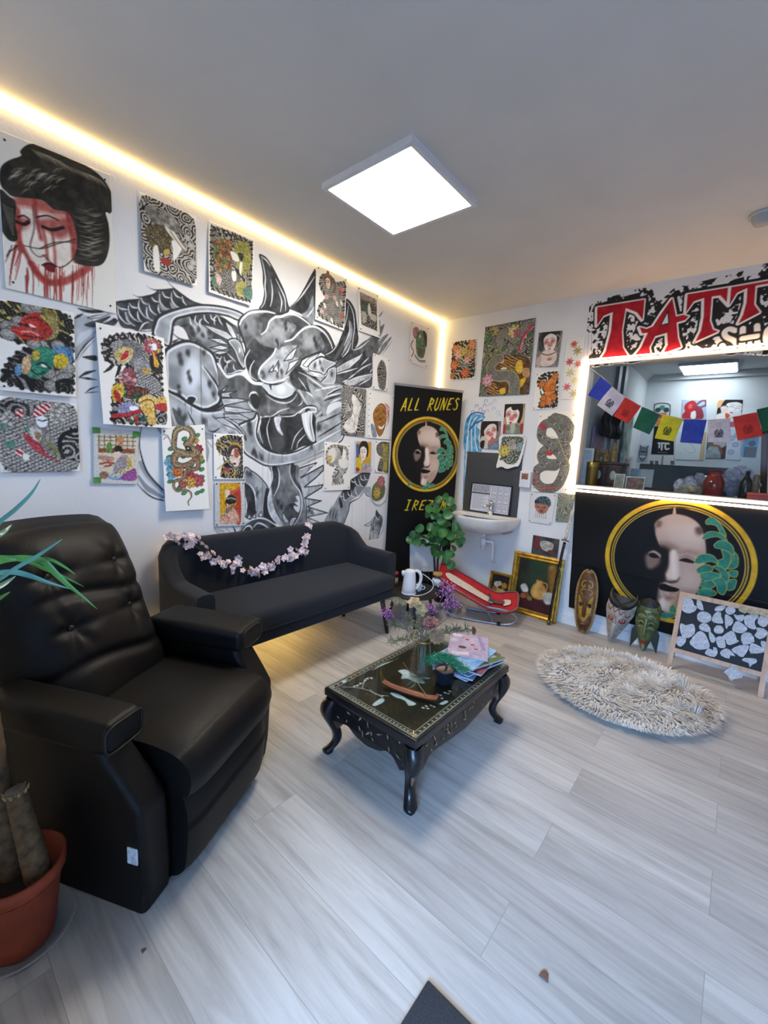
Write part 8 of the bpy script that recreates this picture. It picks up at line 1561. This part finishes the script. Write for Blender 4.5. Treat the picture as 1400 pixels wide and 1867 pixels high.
cl = cr([(-.36, .345), (-.25, .285), (-.08, .205), (.04, .150), (.12, .128), (.19, .135), (.285, .165)], 8)
def hw_(s): return .128*min(1, math.sqrt(max(0, 1-((.2-s)/.2)**2)) if s < .2 else 1)*(1-.16*math.exp(-((s-.68)/.13)**2))*min(1, .25+math.sqrt(max(0, 1-((s-.85)/.15)**2))*.75 if s > .85 else 1)
n = len(cl); rows = []
for i, (a, z) in enumerate(cl):
    s = i/(n-1); w = max(.012, hw_(s)*1.15); rows.append([B3(a, .125+w*k, z+.035*k+.025*abs(k)**2*(1-.5*abs(s-.5))) for k in np.linspace(-1, 1, 13)])
o = MB().grid(rows).build('seat', RED, t); m = o.modifiers.new('cloth', 'SOLIDIFY'); m.thickness = .014
def strip_on(s0, s1, wf, up, name, mat):
    rr = []
    for s in np.linspace(s0, s1, 22):
        i = s*(n-1); k = int(min(i, n-2)); f = i-k; a = cl[k][0]*(1-f)+cl[k+1][0]*f; z = cl[k][1]*(1-f)+cl[k+1][1]*f; w = wf(s); rr.append([B3(a, .125+w*q, z+up+.035*w*q/.147+.025*(w*q/.147)**2+.003) for q in np.linspace(-1, 1, 7)])
    o = MB().grid(rr).build(name, mat, t); o.modifiers.new('cloth', 'SOLIDIFY').thickness = .006; return o
CRM = M('cream_pad', 'cfc0ae', rough=.8, var=.06, scale=40.)
strip_on(.10, .60, lambda s: (.058-.05*(s-.1))*min(1, math.sqrt(max(.03, 1-max(0, (.2-s)/.1)**2))), .012, 'pad', CRM); strip_on(.80, .90, lambda s: .042*math.sqrt(max(.05, 1-((s-.83)/.08)**2)), .012, 'crotch_pad', CRM)
BELT = M('brown_strap', '5c4a48', rough=.7)
strip_on(.58, .82, lambda s: .018, .016, 'harness', BELT); MB().tube([B3(.06, .03, .175), B3(.075, .125, .165), B3(.06, .22, .175)], .012, 6, flat=.35).build('harness', BELT, t)
MB().tube([p+Vector((0, 0, .004)) for p in [r[0] for r in rows]+[r[-1] for r in rows[::-1]]], .005, 6, closed=True).build('piping', M('grey_piping', '6a6a6e', rough=.7), t)
# ------------------------------------------------------------------ on the coffee table
TT = .3045
q = Vector((1.362, -2.015, TT)); v = empty('glass_vase', q, 0, 'clear glass vase of dried flowers on the lacquered table', 'vase')
MB().lathe([(1e-4, .003), (.050, .003), (.056, .01), (.054, .03), (.044, .09), (.034, .14), (.034, .165), (.038, .172)], 24).lathe([(.0365, .172), (.032, .14), (.042, .09), (.0515, .03), (.05, .012), (1e-4, .009)], 24).build('glass', GL2, v)
MB().lathe([(.038, .170), (.0395, .173), (.038, .176), (.036, .173)], 24).build('gilt_rim', M('gold_lid', '9c7a34'), v)
bb = np.array([q.x, q.y, q.z]); nn = np.array([FW[0], FW[1], 0]); nn /= np.linalg.norm(nn)
def head(px, py, dep=0.): d = ray(px, py); tt = ((bb-EYE)@nn+dep)/(d@nn); return Vector(EYE+tt*d)
mouth = q+Vector((0, 0, .168)); STEM = M('dry_stem', '6d6648', rough=.8, var=.2); RS = random.Random(9)
def stem_to(h, k=0.): b = q+Vector((RS.uniform(-.018, .018), RS.uniform(-.018, .018), .014)); return cr([b, mouth+Vector((RS.uniform(-.014, .014), RS.uniform(-.014, .014), 0)), mouth.lerp(h, .55)+Vector((0, 0, .012)), h], 5)
def petals(c, up, r, nP, mat, spread=1., rings=3):
    b = MB(); up = up.normalized(); m = up.to_track_quat('Z', 'Y').to_matrix().to_4x4()
    for k in range(rings):
        for i in range(nP):
            a = 2*PI*i/nP+k*.5; rr = r*(1-.28*k); tilt = (.25+.3*k)/spread; P = []
            for u_ in np.linspace(0, 1, 5):
                w = rr*.42*math.sin(PI*(.15+.8*u_))**.8; x = rr*u_*math.cos(tilt); z = rr*u_*math.sin(tilt)-.12*rr*u_*u_+.004*k
                P.append([Matrix.Translation(c)@m@Matrix.Rotation(a, 4, 'Z')@Vector((x, w*s_, z+.15*abs(s_)*w)) for s_ in (-1, 0, 1)])
            b.grid(P)
    b.ball(c, r*.22, 8, 5); return b
def dried(px, py, dep, r, mat, label, up, nP=9, spread=1.):
    h = head(px, py, dep); t = empty('dried_flower', q, 0, label, 'flower', 'dried flowers in the glass vase')
    o = MB().tube(stem_to(h), .0017, 5).build('stem', STEM, t, q); o.location = (0, 0, 0)
    o = petals(h, Vector(up), r*1.35, nP, mat, spread).build('flower_head', mat, t, q); o.location = (0, 0, 0); soft(o); return t
TAN = M('dried_tan', '85664a', rough=.8, var=.3, scale=60.); CRE = M('dried_cream', 'a08862', rough=.8, var=.25, scale=60.); ROS = M('dried_rose', '7a5048', rough=.8, var=.3, scale=60.)
dried(725, 1098, 0., .026, CRE, 'tan dried bloom seen from behind, upper left of the vase', (-.2, .7, .6), 11); dried(755, 1099, -.02, .024, CRE, 'cream dried bloom with curled petals at the top centre of the vase', (.3, -.5, .8), 6, 1.5); dried(768, 1112, -.03, .022, CRE, 'small pale dried bloom below the cream top one', (.5, -.6, .5), 5, 1.5)
dried(838, 1112, .02, .027, TAN, 'large tan dried bloom leaning far out to the right', (.8, -.3, .2), 12); dried(785, 1137, -.04, .028, ROS, 'brownish pink dried bloom just above the vase rim', (.2, -.6, .8), 9); dried(796, 1160, -.06, .026, TAN, 'tan dried rose hanging over the right of the vase', (.6, -.6, .2), 10); dried(752, 1158, -.05, .02, CRE, 'pale dried bud at the vase rim', (-.3, -.6, .4), 6); dried(862, 1150, .0, .016, ROS, 'small dried reddish bloom low on the right', (.8, .1, .3), 7)
PNK = M('pink_gypsophila', 'a0608a', rough=.8, var=.3, scale=60.); PST = M('pink_stem', '7c5470', rough=.8)
def gyps(px, py, R0, N, label, dep=0.):
    h = head(px, py, dep); t = empty('gypsophila', q, 0, label, 'flower', 'dried flowers in the glass vase'); b = MB().tube(stem_to(h), .0014, 5); f = MB()
    for k in range(N):
        d = Vector((RS.gauss(0, 1), RS.gauss(0, 1), RS.gauss(.4, .8))).normalized()*R0*RS.uniform(.3, 1.); e_ = h+d; b.tube([h-(h-mouth).normalized()*.03*RS.random(), h+d*.5+Vector((0, 0, .004)), e_], .0006, 3, cap=False); f.ball(e_, RS.uniform(.003, .005), 6, 4)
    o = b.build('stem', PST, t, q); o.location = (0, 0, 0); o = f.build('florets', PNK, t, q); o.location = (0, 0, 0); o['kind'] = 'stuff'
gyps(812, 1078, .05, 80, 'airy pink spray rising at the upper right of the vase'); gyps(822, 1104, .052, 90, 'fuller pink spray below the upper right one', .02); gyps(706, 1120, .035, 55, 'pink spray leaning out to the far left of the vase'); gyps(786, 1112, .032, 36, 'small pink spray in the middle of the bouquet', .03)
TWG = M('grey_green_twig', '6e6c50', rough=.85, var=.25)
for i, (px, py, lb) in enumerate(((716, 1140, 'wispy grey-green twig on the left of the vase'), (712, 1172, 'thin twig drooping lowest on the left of the vase'), (740, 1126, 'fine twig in the middle left of the bouquet'), (770, 1128, 'fine twig in the centre of the bouquet'), (850, 1148, 'olive twig reaching out to the right over the magazines'))):
    h = head(px, py, RS.uniform(-.03, .03)); s_ = stem_to(h); b = MB().tube(s_, .0018, 5); 
    for k in range(80):
        p = Vector(s_[RS.randint(len(s_)//2, len(s_)-1)]); d = Vector((RS.gauss(0, 1), RS.gauss(0, 1), RS.gauss(.2, .8))).normalized()*RS.uniform(.015, .042); b.tube([p, p+d*.6+Vector((0, 0, .004)), p+d], [.0012, .0018, .0005], 4, cap=False)
    tag(b.build('dried_twig', TWG, None, q), lb, 'twig', 'dried flowers in the glass vase')
q = Vector((1.462, -1.978, TT)); t = empty('bonsai', q, 0, 'small artificial bonsai with green needles in a dark pot', 'plant')
MB().lathe([(1e-4, 0), (.032, 0), (.036, .004), (.044, .06), (.046, .064), (.042, .064), (.038, .054), (1e-4, .054)], 28).build('pot', M('blue_black_pot', '131a26', rough=.35), t); MB().lathe([(1e-4, .055), (.02, .056), (.041, .055)], 20).build('gravel', M('tan_gravel', '8f7358', rough=.9, var=.5, scale=190., bump=.8, bscale=200.), t)
w_ = Vector((-.77, -.64, 0)); bt = cr([Vector((0, 0, .05)), Vector((0, 0, .075))-w_*.006, w_*.012+Vector((0, 0, .095)), w_*.035+Vector((0, 0, .100))], 5); MB().tube(bt, [.006, .005, .003], 7).tube(cr([Vector((0, 0, .075)), -w_*.02+Vector((0, 0, .085)), -w_*.05+Vector((0, 0, .062))], 4), .003, 6).build('trunk', BARK, t)
b = MB(); R_ = random.Random(4)
for k in range(1700):
    u_ = R_.random(); c = w_*(.078-.165*u_)+Vector((R_.gauss(0, .015), R_.gauss(0, .015), .080+.040*math.sin(PI*min(1, u_*1.02+.1))-.045*max(0, u_-.6)+R_.gauss(0, .006))); d = Vector((R_.gauss(0, 1), R_.gauss(0, 1), R_.gauss(.3, 1))).normalized()*R_.uniform(.010, .018); s_ = d.orthogonal().normalized()*.0011; b.add([c-s_, c+s_, c+d], [(0, 1, 2)], 0, False)
o = b.build('needles', M('green_needles', '1a7a4c', rough=.6, var=.3, scale=90.), t); o['kind'] = 'stuff'
A, B_ = onF(698, 1248, TT+.006), onF(797, 1279, TT+.006); d = (B_-A).normalized(); sd = Vector((-d.y, d.x, 0)); t = empty('incense_holder', (A+B_)/2*1, 0, 'copper brown wooden incense holder lying on the table', 'incense holder'); t.location.z = TT; C0 = t.location
rows = []
for k in range(21):
    u_ = k/20; c = A.lerp(B_, u_)-C0; w = .013+.003*math.sin(PI*u_); z = .004+.012*(2*u_-1)**4; rows.append([c+sd*w*a+Vector((0, 0, z+h_-.006)) for a, h_ in ((-1, .008), (-.9, .011), (-.5, .007), (0, .006), (.5, .007), (.9, .011), (1, .008), (.7, .0), (-.7, .0))])
b = MB().grid(rows, cv=True); b.add(rows[0], [tuple(range(9))]); b.add(rows[-1], [tuple(range(9))[::-1]]); b.build('tray', wood('copper_wood', '6a3420', '9a5838', 8., .35), t)
thing(MB().tube([onF(735, 1208, TT+.075), onF(781, 1273, TT+.012)], .0014, 6), 'incense_stick', M('incense', '8a7448', rough=.8), onF(760, 1240, TT), 'thin incense stick rising from the wooden holder', 'incense')
# magazines: a loose pile, each turned its own way
MGP = inkmat('magazine_cover', rough=.25, spec=.5); PGS = M('page_edges', 'b4b4ba', rough=.7, var=.15, scale=200.)
def mcov(kind):
    def f(s):
        s.unit(); a, b_ = {0: ('9a8aa4', 'c4b8cc'), 1: ('5c8cc0', 'a8c8e0'), 2: ('4c5c3a', '7d8c60'), 3: ('3c4c8c', '8ca4cc'), 4: ('6a2c30', '98606a'), 5: ('2c3450', '6a7c9c'), 6: ('7c8ca8', 'b4c0d4'), 7: ('384468', '7088a8')}[kind]
        s.all(P_wash(a, b_, .04, kind, 1.2))
        if kind == 0:
            for c, r, k in (((.35, .62), .022, '5c3c30'), ((.6, .45), .013, 'a04448'), ((.7, .62), .013, '8c4c50'), ((.45, .25), .013, 'b03c40')): s.ell(c, r+.003, r*.75+.003, 'e0dce4'); s.ell(c, r, r*.75, k)
            s.fill([(.1, .85), (.5, .8), (.55, .92), (.12, .95)], 'd4ccd8', .8, False); s.stroke([(.75, .05), (.9, .6)], .02, '8878a0', .7); s.fill([(.05, .05), (.3, .05), (.3, .15), (.05, .15)], 'ded6e2', .8, False)
        elif kind == 2: s.fill([(.1, .25), (.3, .25), (.3, .7), (.1, .7)], 'd8dcd0', .85, False); s.fill([(.4, .1), (.85, .12), (.8, .3), (.42, .3)], 'c4ccb8', .7, False); s.fill([(.45, .45), (.9, .5), (.85, .85), (.4, .8)], '384828', .9)
        else:
            for k in range(6): s.fill([(.1+.13*k, .2+.1*(k % 3)), (.2+.13*k, .22+.1*(k % 3)), (.2+.12*k, .6), (.1+.12*k, .58)], [b_, 'd8dce4', a, '9c5c5c'][k % 4], .6)
    return f
MC = Vector((1.448, -1.765, 0)); z = TT
MG = [(5, -4, (.0, -.005), 'lowest magazine of the pile, dark blue cover'), (3, 12, (-.012, -.02), 'second magazine from the bottom, blue cover turned left'), (7, -12, (.018, .02), 'third magazine from the bottom, slate blue cover'), (4, 6, (.02, .03), 'dark red magazine in the middle of the pile'), (6, -2, (-.02, .0), 'pale grey-blue magazine in the middle of the pile'), (2, -16, (.022, .018), 'green garden-coloured magazine sticking out to the right'), (1, 2, (.0, .012), 'light blue magazine second from the top'), (0, 26, (-.03, .075), 'top magazine with a lilac cover and small round pictures')]
for i, (kd, an, off, lb) in enumerate(MG):
    th = .0075; cx_, cy_ = MC.x+off[0], MC.y+off[1]; a = math.radians(an); tilt = .0
    t = empty('magazine', (cx_, cy_, z), a, lb, 'magazine', 'magazines piled on the table'); w, h = .095, .130
    MB().rbox((-w, -h, 0), (w, h, th-.0008), .001, 1).build('pages', PGS, t)
    s = Sheet(Plane((0, 0, 0), (1, 0, 0), (0, 1, 0)), [(-w, h), (w, h), (w, -h), (-w, -h)], .004, 'ffffff', True); mcov(kd)(s); s.mesh('cover', MGP, th-.0004, t); z += th+.0003
# ------------------------------------------------------------------ blossom garland on the sofa back, fairy lights behind
GP = [(314, 985), (326, 983), (339, 980), (350, 990), (370, 1006), (386, 1020), (411, 1027), (440, 1032), (456, 1041), (478, 1039), (494, 1030), (510, 1019), (528, 1012), (544, 1010), (555, 999), (557, 983), (564, 963), (563, 952)]
def garl(i): x, y = GP[i]; return on(x, y, 0, .128 if 3 <= i <= 15 else .085)
path = cr([garl(i) for i in range(len(GP))], 5); o0 = path[len(path)//2]; o0 = Vector(o0); t = empty('blossom_garland', o0, 0, 'garland of pale pink artificial blossoms draped over the sofa back', 'garland')
o = MB().tube(path, .0022, 6).build('cord', M('olive_cord', '6a6a3c', rough=.8), t, o0); o.location = (0, 0, 0)
PK = M('pale_pink_petal', 'e8cccc', rough=.7, var=.14, scale=50., sss=.1); R_ = random.Random(8)
pb = petals(Vector((0, 0, 0)), Vector((0, 0, 1)), .024, 5, PK, 1.1, 2); proto = pb.build('blossom', PK, t); soft(proto); first = True
for k in range(92):
    u_ = R_.random(); i = int(u_*(len(path)-1)); p = Vector(path[i])
    if 78 < i < 84 and R_.random() < .6: continue
    c = proto if first else proto.copy()
    if not first: COL.objects.link(c); c.parent = t
    first = False; c.location = p-o0+Vector((R_.uniform(.004, .022), R_.gauss(0, .016), R_.gauss(0, .016))); c.rotation_euler = (R_.uniform(-.9, .9), R_.uniform(.3, 1.9), R_.uniform(-.7, .7)); s_ = R_.uniform(.75, 1.15); c.scale = (s_,)*3
fl0 = onL(298, 1000, .03); t = empty('fairy_lights', fl0, 0, 'string of tiny warm fairy lights hanging at the left end of the sofa', 'string lights')
fp_ = [onL(x, y, .03) for x, y in ((306, 983), (299, 1000), (298, 1025), (300, 1048), (299, 1064), (290, 1072))]
o = MB().tube(cr(fp_, 4), .0015, 5).build('wire', M('fairy_wire', '9c8a5c', rough=.6), t, fl0); o.location = (0, 0, 0)
for p in fp_[1:4]+[onL(316, 984, .04), onL(334, 981, .04)]: o = MB().ball(p, .005, 8, 5).build('bulb', M('fairy_bulb', 'ffe0b0', var=0, emit='ffc27a', estr=14.), t, fl0); o.location = (0, 0, 0)
# ------------------------------------------------------------------ yucca in its terracotta pot
YC = Vector((1.094, -3.362, 0)); t = empty('yucca', YC, 0, 'yucca with thick bare trunks and strap leaves in a terracotta pot', 'plant')
MB().lathe([(1e-4, .008), (.062, .008), (.066, .012), (.088, .19), (.096, .192), (.098, .222), (.091, .224), (.086, .195), (1e-4, .17)], 40).build('pot', M('terracotta', '8a3a22', rough=.7, var=.12, scale=14.), t); MB().lathe([(1e-4, .188), (.05, .187), (.088, .18)], 20).build('soil', M('potting_soil', '231a14'), t)
def ryb(px, py, dist): return Vector(EYE+ray(px, py)*dist)-YC
YB = M('yucca_bark', '54432f', rough=.85, var=.35, scale=50., bump=.8, bscale=90.); CUTW = M('sawn_grey', '6f6a60', rough=.9, var=.2)
def trunk(a, b_, r0, r1, nm=26):
    ps = [a.lerp(b_, k/nm) for k in range(nm+1)]; return MB().tube(ps, [(r0+(r1-r0)*k/nm)*(1+.045*(k % 2)) for k in range(nm+1)], 16)
tb0, tb1 = Vector((.040, .035, .17)), ryb(28, 1440, 1.03); o = trunk(tb0, tb1, .029, .021).build('trunk', YB, t)
d = (tb1-tb0).normalized(); MB().lathe([(1e-4, .003), (.019, .003), (.022, -.004), (.02, -.02)], 16, 0, (0, 0, 0), Matrix.Translation(tb1)@d.to_track_quat('Z', 'Y').to_matrix().to_4x4()).build('cut_end', CUTW, o)
b = MB()
for k in range(9): a = k*.7; p = tb1+d.orthogonal().normalized()*0+Matrix.Rotation(a, 3, d)@(d.orthogonal().normalized()*.021)-d*.004; b.tube([p-d*.006, p+(p-tb1).normalized()*.006+d*.006], [.004, .0008], 5)
b.build('bark_splinter', M('split_bark', 'a98f58', rough=.8), o)
ub = Vector((-.025, -.01, .17)); crown = ryb(-75, 1010, .98); trunk(ub, ub.lerp(crown, .97), .030, .022, 40).build('trunk', YB, t)
for a, c_ in ((ryb(52, 1500, 1.04), ryb(70, 1600, 1.06)), (ryb(40, 1490, 1.05), ryb(52, 1610, 1.05))): MB().tube(cr([a, a.lerp(c_, .5)+Vector((.004, -.004, 0)), c_], 4), [.0015, .0055, .001], 6, flat=.3).build('dead_leaf', M('straw_leaf', '9a7a40', rough=.8), t)
YG = M('yucca_leaf_green', '4c7a34', rough=.35, var=.25, scale=7., spec=.4); YL = M('yucca_leaf', '4f8070', rough=.32, var=.25, scale=7., spec=.5)
LT = ['-60,760;0,640;200,478;400,275;515,95', '-120,900;0,800;80,742;150,672', '-150,1240;0,1150;200,1105;400,1110;560,1150;700,1290;850,1430;1000,1550;1240,1752', '-150,1330;0,1290;200,1285;400,1335;650,1425;920,1502', '-100,1440;0,1370;200,1232;450,1090;650,960;795,860', '200,1120;400,1165;550,1232;700,1292;900,1382;1070,1470', '400,1095;580,1108;700,1145;850,1232;960,1312', '-100,1530;0,1462;100,1400;200,1332', '-60,1650;0,1612;130,1532']
WD_ = [46, 54, 74, 66, 44, 40, 34, 60, 46]
for i, (s_, w0) in enumerate(zip(LT, WD_)):
    P = cr(W(s_), 6); n_ = len(P); d0 = .93+.012*(i % 4); rows = []
    base = crown+Vector((0, 0, .0)); q3 = [ryb(x/7, 860+y/7, d0+.07*k/n_*(1 if i % 2 else -.3)) for k, (x, y) in enumerate(P)]; q3 = [base.lerp(q3[0], f) for f in (0, .35, .7)]+q3; n_ = len(q3)
    for k, p in enumerate(q3):
        tg = (q3[min(k+1, n_-1)]-q3[max(k-1, 0)]).normalized(); vw = (Vector(EYE)-YC-p).normalized(); sd = tg.cross(vw).normalized(); u_ = k/(n_-1); w = w0/7/FPX*.95*.5*min(1, .5+u_*1.6)*(1-max(0, (u_-.5)/.5)**1.6)+.0004
        rows.append([p-sd*w+vw*w*.25, p-vw*w*.15, p+sd*w+vw*w*.25])
    MB().grid(rows).build('leaf', YG if i in (2, 5, 6, 8) else YL, t)
SAU = M('clear_plastic', 'b8bcc0', rough=.2, var=0, alpha=.35)
thing(MB().lathe([(1e-4, .001), (.088, .001), (.108, .032), (.112, .033), (.109, .037), (.086, .006), (1e-4, .006)], 44), 'plant_saucer', SAU, (0, 0, 0), 'clear plastic saucer under the terracotta pot', 'saucer').location = (YC.x, YC.y, 0)
